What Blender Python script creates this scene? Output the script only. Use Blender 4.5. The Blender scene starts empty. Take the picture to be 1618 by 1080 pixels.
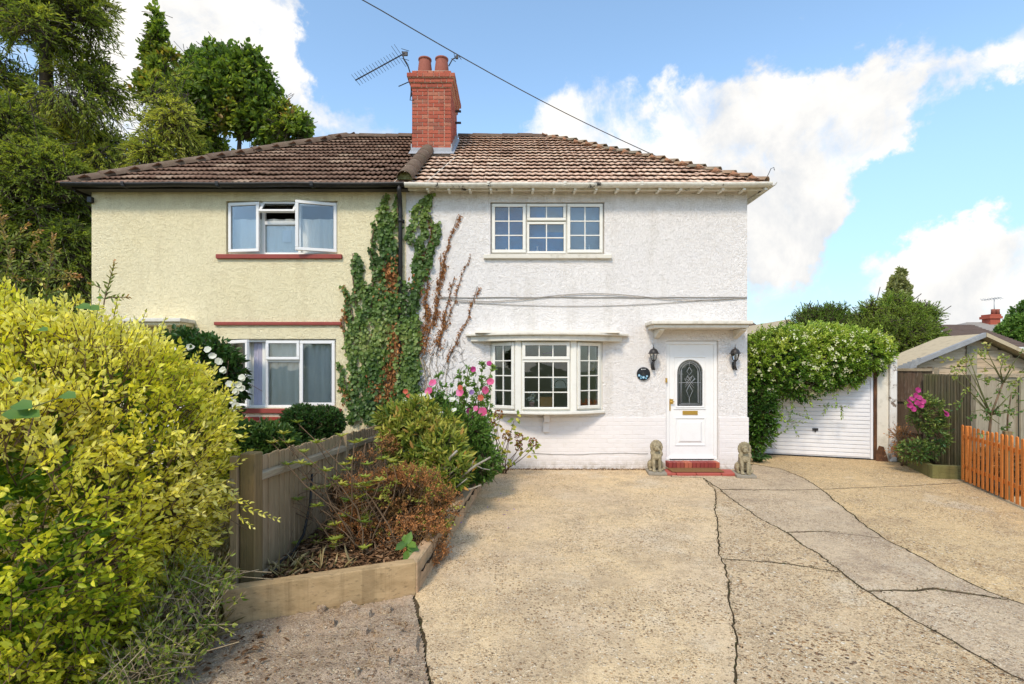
import bpy, bmesh, math, random
import numpy as np
from mathutils import Vector, Matrix

# ------------------------------------------------------------------ camera, world, sun, exposure
scene = bpy.context.scene
FPX, CX, HY, CAMH = 810.0, 809.0, 580.0, 1.78      # focal length in photo pixels, principal column, horizon row, eye height
cam_d = bpy.data.cameras.new("camera")
cam = bpy.data.objects.new("camera", cam_d)
scene.collection.objects.link(cam)
cam.location = (0, 0, CAMH)
cam.rotation_euler = (math.radians(90), 0, 0)
cam_d.sensor_width = 36.0
cam_d.lens = 36.0 * FPX / 1618.0
cam_d.shift_y = 40.0 / 1618.0
cam_d.clip_end = 2000
cam_d.clip_start = 0.05
scene.camera = cam

SUN_EL, SUN_AZ = math.radians(48), math.radians(202)   # azimuth measured clockwise from +Y: behind and a little left of the camera
w = bpy.data.worlds.new("World"); scene.world = w; w.use_nodes = True
nt = w.node_tree; nt.nodes.clear()
def wn(t, **k):
    n = nt.nodes.new(t)
    for a, b in k.items(): setattr(n, a, b)
    return n
def wl(a, b): nt.links.new(a, b)
def wmath(op, a, b=None, c=None, clamp=False):
    n = wn("ShaderNodeMath", operation=op); n.use_clamp = clamp
    for i, v in enumerate((a, b, c)):
        if v is None: continue
        if isinstance(v, (int, float)): n.inputs[i].default_value = v
        else: wl(v, n.inputs[i])
    return n.outputs[0]
sky = wn("ShaderNodeTexSky", sky_type='NISHITA'); sky.sun_disc = False
sky.sun_elevation = SUN_EL; sky.sun_rotation = SUN_AZ
sky.air_density = 1.0; sky.dust_density = 0.6; sky.ozone_density = 1.6
tc = wn("ShaderNodeTexCoord")
def wmix(bt, fac, a, b):
    n = wn("ShaderNodeMix", data_type='RGBA', blend_type=bt)
    for s, v in ((n.inputs[0], fac), (n.inputs[6], a), (n.inputs[7], b)):
        if isinstance(v, (int, float)): s.default_value = v
        elif isinstance(v, tuple): s.default_value = (*v, 1)
        else: wl(v, s)
    return n.outputs[2]
def wnoise(scale, detail, rough, vec, dist=0.0):
    n = wn("ShaderNodeTexNoise"); n.inputs['Scale'].default_value = scale; n.inputs['Detail'].default_value = detail
    n.inputs['Roughness'].default_value = rough; n.inputs['Distortion'].default_value = dist; wl(vec, n.inputs['Vector']); return n.outputs['Fac']
def pdir(px, py):
    return Vector((px - CX, FPX, HY - py)).normalized()
vec = tc.outputs['Generated']
n1 = wnoise(3.4, 10, 0.6, vec, 0.5)
n2 = wnoise(11.0, 8, 0.66, vec, 0.7)
dens = wmath('ADD', wmath('MULTIPLY', n1, 1.25), wmath('MULTIPLY', n2, 0.75))        # mean about .71
# cumulus banks (positive) and clear patches (negative), by direction in the sky
BANKS = [(330,50,150,.42),(210,40,130,.42),(430,70,60,.25),(470,150,75,.36),(560,190,70,.3),(620,205,60,.25),(880,165,75,.40),(1010,210,110,.42),(1130,150,95,.45),
         (1150,230,120,.4),(1270,240,110,.38),(1330,160,90,.34),(1450,125,75,.36),(1530,100,60,.33),(1320,310,80,.30),(1240,430,75,.42), (1260,360,80,.34), (1400,225,55,.3),
         (1440,262,45,.30),(1580,470,120,.46),(1480,480,90,.42),(1618,120,40,.35),(1380,470,40,.3),(1210,330,50,.26),
         (660,80,150,-.55),(560,90,70,-.3),(790,60,110,-.55),(960,30,170,-.62),(1200,20,150,-.55),(1440,30,120,-.5),(1480,200,70,-.32),(1560,260,110,-.62),(1440,350,90,-.55),
         (1340,440,70,-.45),(1290,420,60,-.25),(760,150,60,-.4),(1600,330,60,-.4),(1240,490,60,-.3),(570,140,40,-.2)]
wn_c = wn("ShaderNodeTexNoise"); wn_c.inputs['Scale'].default_value = 4.5; wn_c.inputs['Detail'].default_value = 7; wn_c.inputs['Roughness'].default_value = .62; wl(vec, wn_c.inputs['Vector'])
wv1 = wn("ShaderNodeVectorMath", operation='SUBTRACT'); wl(wn_c.outputs['Color'], wv1.inputs[0]); wv1.inputs[1].default_value = (.5,.5,.5)
wv2 = wn("ShaderNodeVectorMath", operation='SCALE'); wl(wv1.outputs[0], wv2.inputs[0]); wv2.inputs['Scale'].default_value = .34
wv3 = wn("ShaderNodeVectorMath", operation='ADD'); wl(wv2.outputs[0], wv3.inputs[0]); wl(vec, wv3.inputs[1]); wvec = wv3.outputs[0]
acc = None
for (px, py, r, amp) in BANKS:
    d = pdir(px, py)
    vm = wn("ShaderNodeVectorMath", operation='DISTANCE'); wl(wvec, vm.inputs[0]); vm.inputs[1].default_value = d
    rr = r / math.sqrt((px-CX)**2 + FPX**2 + (HY-py)**2)
    mr = wn("ShaderNodeMapRange", interpolation_type='SMOOTHSTEP'); wl(vm.outputs['Value'], mr.inputs['Value'])
    mr.inputs['From Min'].default_value = rr * 1.55; mr.inputs['From Max'].default_value = rr * 0.25
    mr.inputs['To Min'].default_value = 0; mr.inputs['To Max'].default_value = amp
    acc = mr.outputs['Result'] if acc is None else wmath('ADD', acc, mr.outputs['Result'])
acc = wmath('MAXIMUM', wmath('MINIMUM', acc, 0.38), -0.6)
dens2 = wmath('ADD', dens, acc)
mr = wn("ShaderNodeMapRange", interpolation_type='SMOOTHSTEP'); wl(dens2, mr.inputs['Value'])
mr.inputs['From Min'].default_value = .92; mr.inputs['From Max'].default_value = 1.38
cover = mr.outputs['Result']
shade = wmath('ADD', wmath('MULTIPLY', wnoise(5.0, 6, 0.6, vec, 0.3), 1.0), wmath('MULTIPLY', dens2, 0.18))
ms = wn("ShaderNodeMapRange"); wl(shade, ms.inputs['Value']); ms.inputs['From Min'].default_value = 0.56; ms.inputs['From Max'].default_value = 0.84
SKY_S = 0.115
cloud = wmix('MIX', ms.outputs['Result'], (4.9, 5.15, 5.5), (7.9, 7.65, 7.25))
hs = wn('ShaderNodeHueSaturation'); hs.inputs['Hue'].default_value = .49; hs.inputs['Saturation'].default_value = .90; hs.inputs['Value'].default_value = 1.9; wl(sky.outputs[0], hs.inputs['Color'])
sx = wn("ShaderNodeSeparateXYZ"); wl(vec, sx.inputs[0]); mz = wn("ShaderNodeMapRange", interpolation_type='SMOOTHSTEP'); wl(sx.outputs['Z'], mz.inputs['Value'])
mz.inputs['From Min'].default_value = -.02; mz.inputs['From Max'].default_value = .42; mz.inputs['To Min'].default_value = .95; mz.inputs['To Max'].default_value = 2.0; wl(mz.outputs['Result'], hs.inputs['Value'])
skyc = wmix('MULTIPLY', 1.0, hs.outputs[0], (.92, 1.0, 1.06))
SKYMUL = skyc
final = wmix('MIX', cover, skyc, cloud)
bg = wn("ShaderNodeBackground"); wl(final, bg.inputs['Color']); bg.inputs['Strength'].default_value = SKY_S
wo = wn("ShaderNodeOutputWorld"); wl(bg.outputs[0], wo.inputs['Surface'])

sun_d = bpy.data.lights.new("sun", 'SUN'); sun_d.energy = 2.3; sun_d.angle = math.radians(10); sun_d.color = (1.0, 0.875, 0.70)
sun = bpy.data.objects.new("sun", sun_d); scene.collection.objects.link(sun)
sd = Vector((math.sin(SUN_AZ) * math.cos(SUN_EL), math.cos(SUN_AZ) * math.cos(SUN_EL), math.sin(SUN_EL)))
sun.rotation_euler = sd.to_track_quat('Z', 'Y').to_euler(); sun.location = sd * 50
vs = scene.view_settings
vs.view_transform = 'Standard'; vs.look = 'None'; vs.exposure = 0.32; vs.gamma = 1.0; vs.use_curve_mapping = False
scene.render.engine = 'CYCLES'
scene.cycles.max_bounces = 8; scene.cycles.transparent_max_bounces = 12

# ------------------------------------------------------------------ helpers
rng = np.random.default_rng(7); random.seed(7)
COL = scene.collection
WORLD = {}                                            # world position of each parent
def P(px, py, Y): s = FPX / Y; return Vector(((px - CX) / s, Y, CAMH + (HY - py) / s))
def G(px, py, z=0.0):                                 # point of the ground plane
    Y = FPX * (CAMH - z) / (py - HY); return Vector(((px - CX) * Y / FPX, Y, z))

def tag(o, label=None, cat=None, group=None, kind=None):
    if label: o['label'] = label
    if cat: o['category'] = cat
    if group: o['group'] = group
    if kind: o['kind'] = kind
    return o
def thing(name, loc, label, cat, group=None, kind=None):
    o = bpy.data.objects.new(name, None); COL.objects.link(o); o.location = loc; o.empty_display_size = 0.2
    WORLD[o.name] = Vector(loc); return tag(o, label, cat, group, kind)
def mk(name, me, mat, parent=None, center=True):
    """link a mesh given in world coordinates, its origin moved to the middle of its foot"""
    if center and len(me.vertices):
        co = np.empty(len(me.vertices) * 3, dtype=np.float32); me.vertices.foreach_get('co', co); co = co.reshape(-1, 3)
        lo, hi = co.min(0), co.max(0); c = np.array([(lo[0]+hi[0])/2, (lo[1]+hi[1])/2, lo[2]])
        co -= c; me.vertices.foreach_set('co', co.ravel()); me.update(); c = Vector([float(v) for v in c])
    else: c = Vector((0, 0, 0))
    o = bpy.data.objects.new(name, me); COL.objects.link(o)
    if mat is not None:
        me.materials.clear()
        for m in (mat if isinstance(mat, (list, tuple)) else [mat]): me.materials.append(m)
    pl = WORLD[parent.name] if parent is not None else Vector((0, 0, 0))
    o.parent = parent; o.location = c - pl; WORLD[o.name] = c
    return o
def inst(name, me, M, parent=None):
    o = bpy.data.objects.new(name, me); COL.objects.link(o)
    l, r, s = M.decompose(); o.parent = parent
    pl = WORLD[parent.name] if parent is not None else Vector((0, 0, 0))
    o.location = l - pl; o.rotation_euler = r.to_euler(); o.scale = s; WORLD[o.name] = l
    return o
def copy_thing(src, loc):
    loc = Vector(loc)
    def rec(o, par):
        c = o.copy(); COL.objects.link(c); c.parent = par
        for ch in o.children: rec(ch, c)
        return c
    r = rec(src, None); r.location = loc; WORLD[r.name] = loc; return r

class MB:
    """a mesh under construction, in world coordinates"""
    def __init__(s): s.v = []; s.f = []; s.sm = []
    def add(s, vs, fs, smooth=False):
        n = len(s.v); s.v += [tuple(v) for v in vs]; s.f += [tuple(i + n for i in f) for f in fs]; s.sm += [smooth] * len(fs); return s
    def box(s, x0, x1, y0, y1, z0, z1):
        return s.add([(x0,y0,z0),(x1,y0,z0),(x1,y1,z0),(x0,y1,z0),(x0,y0,z1),(x1,y0,z1),(x1,y1,z1),(x0,y1,z1)],
                     [(0,3,2,1),(4,5,6,7),(0,1,5,4),(1,2,6,5),(2,3,7,6),(3,0,4,7)])
    def obox(s, M, x0, x1, y0, y1, z0, z1):
        t = MB().box(x0, x1, y0, y1, z0, z1); return s.add([M @ Vector(v) for v in t.v], t.f)
    def tube(s, pts, r, n=8, caps=True, smooth=True):
        pts = [Vector(p) for p in pts]; k = len(pts); rs = r if isinstance(r, (list, tuple)) else [r] * k
        vs = []; up = Vector((0.13, 0.31, 0.94)); a = None
        for i, p in enumerate(pts):
            d = (pts[min(i+1, k-1)] - pts[max(i-1, 0)])
            if d.length < 1e-9: d = Vector((0,0,1))
            d.normalize()
            if a is None: a = d.cross(up if abs(d.dot(up)) < .95 else Vector((1,0,0))).normalized()
            else:
                a = a - d * a.dot(d); a.normalize()
            b = d.cross(a)
            for j in range(n):
                t = 2 * math.pi * j / n; vs.append(p + (a * math.cos(t) + b * math.sin(t)) * rs[i])
        fs = [(i*n+j, i*n+(j+1)%n, (i+1)*n+(j+1)%n, (i+1)*n+j) for i in range(k-1) for j in range(n)]
        if caps: fs += [tuple(range(n))[::-1], tuple(range((k-1)*n, k*n))]
        return s.add(vs, fs, smooth)
    def lathe(s, c, prof, n=16, smooth=True):
        c = Vector(c); vs = []
        for (r, z) in prof:
            for j in range(n):
                t = 2*math.pi*(j+.5)/n; vs.append(c + Vector((r*math.cos(t), r*math.sin(t), z)))
        k = len(prof); fs = [(i*n+j, i*n+(j+1)%n, (i+1)*n+(j+1)%n, (i+1)*n+j) for i in range(k-1) for j in range(n)]
        fs += [tuple(range(n))[::-1], tuple(range((k-1)*n, k*n))]
        return s.add(vs, fs, smooth)
    def prism(s, poly, axis, a, b):
        """poly of 2D points extruded along axis from a to b; 'x' -> (y,z), 'y' -> (x,z), 'z' -> (x,y)"""
        def m(p, t): return {'x': (t, p[0], p[1]), 'y': (p[0], t, p[1]), 'z': (p[0], p[1], t)}[axis]
        n = len(poly); vs = [m(p, a) for p in poly] + [m(p, b) for p in poly]
        fs = [tuple(range(n)), tuple(range(n, 2*n))[::-1]] + [(i, i+n, (i+1)%n+n, (i+1)%n) for i in range(n)]
        return s.add(vs, fs)
    def mesh(s, name='m', bevel=0.0, seg=1, fixn=True):
        me = bpy.data.meshes.new(name); me.from_pydata(s.v, [], s.f)
        me.polygons.foreach_set('use_smooth', s.sm)
        if bevel or fixn:
            bm = bmesh.new(); bm.from_mesh(me)
            if fixn: bmesh.ops.recalc_face_normals(bm, faces=bm.faces)
            if bevel:
                es = [e for e in bm.edges if e.is_manifold and e.calc_face_angle(0) > 0.6]
                bmesh.ops.bevel(bm, geom=es, offset=bevel, segments=seg, affect='EDGES', profile=0.6, clamp_overlap=True)
            bm.to_mesh(me); bm.free()
        me.update(); return me
    def build(s, name, mat, parent=None, bevel=0.0, seg=1, center=True): return mk(name, s.mesh(name, bevel, seg), mat, parent, center)

def np_mesh(name, V, F, attrs=None, smooth=False):
    """V (n,3), F (m,k) of one polygon size k"""
    me = bpy.data.meshes.new(name); V = np.ascontiguousarray(V, dtype=np.float32); F = np.ascontiguousarray(F, dtype=np.int32)
    m, k = F.shape
    me.vertices.add(len(V)); me.vertices.foreach_set('co', V.ravel())
    me.loops.add(m*k); me.loops.foreach_set('vertex_index', F.ravel())
    me.polygons.add(m); me.polygons.foreach_set('loop_start', np.arange(0, m*k, k, dtype=np.int32))
    if smooth: me.polygons.foreach_set('use_smooth', np.ones(m, dtype=bool))
    me.update(calc_edges=True)
    for nm, a in (attrs or {}).items():
        at = me.attributes.new(nm, 'FLOAT', 'FACE'); at.data.foreach_set('value', np.ascontiguousarray(a, dtype=np.float32))
    return me
def unit(a): return a / np.maximum(np.linalg.norm(a, axis=-1, keepdims=True), 1e-9)
def leaf_arrays(Pb, D, N, L, W, fold=0.35, curl=0.18, wide=0.55):
    n = len(Pb); D = unit(D); S = unit(np.cross(D, N)); N = np.cross(S, D)
    L = np.broadcast_to(np.asarray(L, float), (n,))[:, None]; W = np.broadcast_to(np.asarray(W, float), (n,))[:, None]
    b = Pb; t = Pb + D*L - N*L*curl
    l1 = Pb + D*L*.3 + S*W*.42 + N*W*fold*.45; l2 = Pb + D*L*.68 + S*W*(wide*.62) + N*(W*fold*.3 - L*curl*.4)
    r1 = Pb + D*L*.3 - S*W*.42 + N*W*fold*.45; r2 = Pb + D*L*.68 - S*W*(wide*.62) + N*(W*fold*.3 - L*curl*.4)
    V = np.stack([b, l1, l2, t, r2, r1], 1).reshape(-1, 3)
    base = (np.arange(n) * 6)[:, None]
    F = np.concatenate([base + np.array([0, 3, 2, 1]), base + np.array([0, 5, 4, 3])], 1).reshape(-1, 4)
    return V, F
def leaves(name, Pb, D, N, L, W, mat, parent, tone=None, kind='stuff', **k):
    n = len(Pb)
    if n == 0: return None
    V, F = leaf_arrays(Pb, D, N, L, W, **k)
    r = rng.random(n); tone = np.full(n, .5) if tone is None else np.broadcast_to(tone, (n,))
    me = np_mesh(name, V, F, {'rnd': np.repeat(r, 2), 'tone': np.repeat(tone, 2)})
    o = mk(name, me, mat, parent)
    if kind: o['kind'] = kind
    return o
def leaf_objects(name, Pb, D, N, L, W, mat, parent, tone, **k):
    """the leaves one can pick out singly: each an object, mesh data shared between alike ones"""
    D = unit(D); S = unit(np.cross(D, N)); N = np.cross(S, D); cache = {}
    for i in range(len(Pb)):
        key = (int(tone[i] * 5), i % 3)
        if key not in cache:
            V, F = leaf_arrays(np.zeros((1,3)), np.array([[0,1.,0]]), np.array([[0,0,1.]]), 1.0, float(np.mean(W))/float(np.mean(L)), **k)
            me = np_mesh(name, V, F, {'rnd': np.full(2, .2 + .3*key[1]), 'tone': np.full(2, (key[0]+.5)/5)}); me.materials.append(mat); cache[key] = me
        M = Matrix((( -S[i][0], D[i][0], N[i][0], Pb[i][0]), (-S[i][1], D[i][1], N[i][1], Pb[i][1]), (-S[i][2], D[i][2], N[i][2], Pb[i][2]), (0,0,0,1)))
        if M.to_3x3().determinant() < 0:
            for r_ in range(3): M[r_][0] = -M[r_][0]
        inst(name, cache[key], M @ Matrix.Scale(float(L[i]), 4), parent)
def sticks(name, A, B, r0, r1, mat, parent, kind='stuff'):
    """many thin three-sided twigs from A to B"""
    n = len(A)
    if n == 0: return None
    D = unit(B - A); h = np.where(np.abs(D[:, 2:3]) < .9, np.array([[0,0,1.]]), np.array([[1.,0,0]])); a = unit(np.cross(D, h)); b = np.cross(D, a)
    r0 = np.broadcast_to(np.asarray(r0, float), (n,))[:, None]; r1 = np.broadcast_to(np.asarray(r1, float), (n,))[:, None]
    R = []
    for (q, r) in ((A, r0), (B, r1)):
        for j in range(3):
            t = 2*math.pi*j/3; R.append(q + (a*math.cos(t) + b*math.sin(t))*r)
    V = np.stack(R, 1).reshape(-1, 3); base = (np.arange(n)*6)[:, None]
    F = np.concatenate([base + np.array([j, (j+1)%3, 3+(j+1)%3, 3+j]) for j in range(3)], 1).reshape(-1, 4)
    o = mk(name, np_mesh(name, V, F, smooth=True), mat, parent)
    if kind: o['kind'] = kind
    return o
_ph = rng.random((12, 4)) * 6.28; _dr = unit(rng.normal(size=(12, 3)))
def lump(p, scale=1.0, seed=0):
    """cheap smooth noise in about -1..1"""
    s = np.zeros(len(p))
    for i in range(6):
        j = (i + seed*3) % 12; s += np.sin((p @ _dr[j]) * scale * (1 + .55*i) + _ph[j, seed % 4] * (1 + seed)) / (1 + .35*i)
    return s / 2.6
def sprigs(O, Dr, Ln, k, lL, lW, spread=0.9, droop=0.0, flat=None, jit=.25):
    """k leaves in pairs along each twig; returns base, direction, normal, position along the twig, twig ends"""
    n = len(O); Dr = unit(Dr); Ln = np.broadcast_to(np.asarray(Ln, float), (n,))
    h = unit(np.cross(Dr, rng.normal(size=(n,3)))) if flat is None else unit(np.cross(Dr, np.broadcast_to(flat, (n,3))) + 1e-6)
    g = np.cross(Dr, h)
    Pl, Dl, Nl, Tl = [], [], [], []
    for i in range(k):
        t = (i // 2 + .6) / (k / 2 + .4) if k > 1 else .9
        sg = 1 if i % 2 else -1
        if flat is None:
            an = (i // 2) * 1.57; side = h*math.cos(an) + g*math.sin(an)
        else: side = h
        d = unit(Dr*(1.1 - spread*.4 + t*.5) + side*sg*spread + rng.normal(size=(n,3))*jit)
        nn = unit(np.cross(d, np.cross(Dr, d)) * -1 + rng.normal(size=(n,3))*jit + np.array([0,0,.5]))
        p = O + Dr*Ln[:, None]*t; p = p + np.array([0,0,-1.]) * (droop*Ln*t*t)[:, None]
        Pl.append(p); Dl.append(d + np.array([0,0,-droop*.8])); Nl.append(nn); Tl.append(np.full(n, t))
    E = O + Dr*Ln[:, None] + np.array([0,0,-1.]) * (droop*Ln)[:, None]
    return np.concatenate(Pl), np.concatenate(Dl), np.concatenate(Nl), np.concatenate(Tl), E
def blob_points(blobs, n, lo=.72, hi=1.03, core=.66, seed=0, gap=-9.0, gscale=2.0):
    """points near the surface of a union of ellipsoids, with outward directions"""
    C = np.array([b[:3] for b in blobs], float); R = np.array([b[3:6] for b in blobs], float)
    wgt = (R[:,0]*R[:,1] + R[:,1]*R[:,2] + R[:,0]*R[:,2]); wgt /= wgt.sum()
    out_p, out_d = [], []; tot = 0
    for _ in range(30):
        m = int(n*1.6) + 50; i = rng.choice(len(blobs), m, p=wgt); d = unit(rng.normal(size=(m,3)))
        p = C[i] + d*R[i]*(lo + (hi-lo)*rng.random(m)**.6)[:, None]
        q = (p[:, None, :] - C[None]) / R[None]; q = np.linalg.norm(q, axis=2); q[np.arange(m), i] = 9
        ok = q.min(1) > core
        ok &= lump(p, gscale, seed) > gap + (rng.random(m) - .5) * .4
        p, d2 = p[ok], unit(d[ok] / R[i][ok]); out_p.append(p); out_d.append(d2); tot += len(p)
        if tot >= n: break
    return np.concatenate(out_p)[:n], np.concatenate(out_d)[:n]

# ------------------------------------------------------------------ materials
class NT:
    def __init__(s, name):
        s.m = bpy.data.materials.new(name); s.m.use_nodes = True; s.t = s.m.node_tree; s.t.nodes.clear()
        s.out = s.t.nodes.new("ShaderNodeOutputMaterial"); s.geo = s.t.nodes.new("ShaderNodeNewGeometry"); s.pos = s.geo.outputs['Position']
    def put(s, sock, v):
        if isinstance(v, (int, float)): sock.default_value = v
        elif isinstance(v, tuple): sock.default_value = (*v, 1) if len(v) == 3 and sock.type == 'RGBA' else v
        else: s.t.links.new(v, sock)
    def node(s, typ, **k):
        n = s.t.nodes.new(typ)
        for a, b in k.items(): setattr(n, a, b)
        return n
    def math(s, op, a, b=0.0, clamp=False):
        n = s.node("ShaderNodeMath", operation=op, use_clamp=clamp); s.put(n.inputs[0], a); s.put(n.inputs[1], b); return n.outputs[0]
    def mapv(s, scale=(1,1,1), vec=None, loc=(0,0,0), rot=(0,0,0)):
        n = s.node("ShaderNodeMapping"); s.put(n.inputs['Vector'], vec or s.pos); n.inputs['Scale'].default_value = scale
        n.inputs['Location'].default_value = loc; n.inputs['Rotation'].default_value = rot; return n.outputs[0]
    def noise(s, scale, detail=4, rough=.55, vec=None, dist=0.0):
        n = s.node("ShaderNodeTexNoise"); s.put(n.inputs['Vector'], vec or s.pos); n.inputs['Scale'].default_value = scale
        n.inputs['Detail'].default_value = detail; n.inputs['Roughness'].default_value = rough; n.inputs['Distortion'].default_value = dist; return n.outputs['Fac']
    def voro(s, scale, vec=None, feature='F1', rnd=1.0):
        n = s.node("ShaderNodeTexVoronoi", feature=feature); s.put(n.inputs['Vector'], vec or s.pos); n.inputs['Scale'].default_value = scale
        n.inputs['Randomness'].default_value = rnd; return n
    def mr(s, v, a, b, c=0.0, d=1.0, smooth=False):
        n = s.node("ShaderNodeMapRange"); n.interpolation_type = 'SMOOTHSTEP' if smooth else 'LINEAR'; s.put(n.inputs['Value'], v)
        for k, x in zip(('From Min','From Max','To Min','To Max'), (a, b, c, d)): n.inputs[k].default_value = x
        return n.outputs['Result']
    def mix(s, f, a, b, bt='MIX'):
        n = s.node("ShaderNodeMix", data_type='RGBA', blend_type=bt); s.put(n.inputs[0], f); s.put(n.inputs[6], a); s.put(n.inputs[7], b); return n.outputs[2]
    def ramp(s, f, stops):
        n = s.node("ShaderNodeValToRGB"); s.put(n.inputs[0], f); e = n.color_ramp.elements
        while len(e) < len(stops): e.new(0.5)
        for q, (p, c) in zip(e, stops): q.position = p; q.color = (*c, 1)
        return n.outputs[0]
    def attr(s, name): return s.node("ShaderNodeAttribute", attribute_name=name).outputs['Fac']
    def rnd(s): return s.node("ShaderNodeObjectInfo").outputs['Random']
    def bump(s, h, dist=.01, strength=1.0, normal=None):
        n = s.node("ShaderNodeBump"); s.put(n.inputs['Height'], h); n.inputs['Distance'].default_value = dist; n.inputs['Strength'].default_value = strength
        if normal is not None: s.put(n.inputs['Normal'], normal)
        return n.outputs[0]
    def principled(s, col, rough=.7, normal=None, metal=0.0, spec=.4, **kw):
        n = s.node("ShaderNodeBsdfPrincipled"); s.put(n.inputs['Base Color'], col); s.put(n.inputs['Roughness'], rough); s.put(n.inputs['Metallic'], metal)
        n.inputs['Specular IOR Level'].default_value = spec
        for k, v in kw.items(): s.put(n.inputs[k], v)
        if normal is not None: s.put(n.inputs['Normal'], normal)
        return n.outputs[0]
    def done(s, sh): s.t.links.new(sh, s.out.inputs['Surface']); return s.m

M = {}
def roughcast(name, c, dirt, cool):
    t = NT(name)
    big = t.noise(1.1, 5, .6); sm = t.noise(6, 6, .6)
    col = t.mix(t.mr(big, .35, .7, 0, .75), c, cool)
    streak = t.noise(1.0, 5, .65, t.mapv((3.2, 3.2, .45)))
    col = t.mix(t.mr(streak, .54, .74, 0, .42), col, dirt)
    col = t.mix(t.mr(sm, .6, .78, 0, .3), col, dirt)
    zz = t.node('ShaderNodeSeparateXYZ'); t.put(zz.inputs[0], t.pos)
    col = t.mix(t.math('MULTIPLY', t.mr(zz.outputs[2], 4.40, 4.88, 0, .8), t.mr(t.noise(2.6, 6, .7, t.mapv((2.2,2.2,.8))), .34, .62)), col, dirt)  # eaves band: dirt, plus the shade under the eaves put into the colour
    col = t.mix(t.mr(t.noise(.8, 7, .75, t.mapv(loc=(4,4,9))), .60, .66, 0, .22), col, dirt)
    v = t.mapv((1, 1, 1.5))
    h1 = t.noise(13, 3, .5, v, 2.2); h2 = t.noise(30, 3, .6, v, 1.2); h3 = t.noise(120, 2)
    ridge = t.math('ABSOLUTE', t.math('SUBTRACT', h1, .5)); ridge = t.math('MULTIPLY', t.math('SUBTRACT', .25, ridge), 1.6)
    H = t.math('ADD', t.math('ADD', t.math('MULTIPLY', ridge, .9), t.math('MULTIPLY', h2, .5)), t.math('MULTIPLY', h3, .12))
    M[name] = t.done(t.principled(col, .9, t.bump(H, .030, .95), spec=.2))
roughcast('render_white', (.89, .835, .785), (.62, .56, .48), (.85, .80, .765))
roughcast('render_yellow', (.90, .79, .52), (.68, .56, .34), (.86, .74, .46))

def paint(name, c, rough=.4, dirt=(.4,.36,.28), amt=.25, bump=.0008, spec=.4, dscale=9):
    t = NT(name); d = t.noise(dscale, 6, .65); col = t.mix(t.mr(d, .5, .8, 0, amt), c, dirt)
    M[name] = t.done(t.principled(col, t.mr(d, .3, .8, rough, min(1, rough+.2)), t.bump(t.noise(60, 4), bump, 1), spec=spec))
paint('upvc', (.82, .80, .77), .3, (.55,.5,.42), .18, .0003)
paint('upvc_cream', (.80, .77, .69), .35, (.5,.45,.35), .25, .0004)
paint('stone_paint', (.72, .67, .57), .65, (.32,.28,.2), .6, .002, .3, 7)
paint('red_paint', (.30, .055, .04), .55, (.14,.05,.04), .4, .001)
paint('black_plastic', (.018, .017, .017), .38, (.08,.07,.06), .35, .0005)
paint('dark_metal', (.022, .02, .02), .42, (.06,.045,.03), .3, .001, .5)
paint('brass', (.62, .38, .08), .3, (.3,.18,.05), .3, .0003, .5)
M['brass'].node_tree.nodes['Principled BSDF'].inputs['Metallic'].default_value = .8
paint('lead', (.34, .35, .37), .5, (.55,.55,.55), .6, .004)
paint('cable', (.09, .085, .08), .6)
paint('cable_grey', (.33, .30, .27), .7, (.15,.13,.1), .5)
paint('rubber', (.012,.012,.013), .5)
paint('garage_white', (.80, .79, .80), .4, (.5,.45,.38), .25, .0004)
paint('terracotta', (.32,.10,.065), .75, (.16,.07,.05), .6, .002)
paint('quarry_tile', (.40, .085, .06), .6, (.2,.09,.07), .5, .002)
paint('aluminium', (.42,.42,.42), .4)
M['aluminium'].node_tree.nodes['Principled BSDF'].inputs['Metallic'].default_value = .7
paint('tarp', (.30,.30,.30), .75, (.55,.54,.5), .7, .006, .4, 4)
paint('felt', (.52,.42,.27), .9, (.28,.22,.15), .7, .003)
paint('wall_inside', (.42,.39,.35), .9)
paint('room_dark', (.10,.095,.09), .9)
paint('sky_blue_backing', (.05,.20,.46), .8, (.04,.15,.38), .3)  # colour of the backing sheet that carries the reflected sky's blue
paint('grey_blind', (.42,.43,.44), .8, (.3,.31,.33), .3)
paint('card', (.50,.24,.07), .8)
paint('pink_pot', (.55,.28,.26), .6)
paint('plaque_black', (.012,.013,.017), .25)
paint('flower_blue', (.25,.55,.75), .5, (.1,.3,.5), .4)
paint('white_mark', (.75,.75,.75), .5)
paint('picture', (.62,.62,.52), .7)
paint('lead_came', (.30,.31,.32), .4)
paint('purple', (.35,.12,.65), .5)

t = NT('gutter_white')
d = t.noise(2.2, 8, .75, t.mapv((1.4, 1, 1))); pk = t.mr(d, .60, .64)
M['gutter_white'] = t.done(t.principled(t.mix(pk, t.mix(t.mr(t.noise(14,5), .4,.75,0,.5), (.76,.72,.62), (.45,.38,.26)), (.02,.018,.016)), .5, t.bump(t.math('MULTIPLY', pk, -1.0), .003, 1)))

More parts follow.
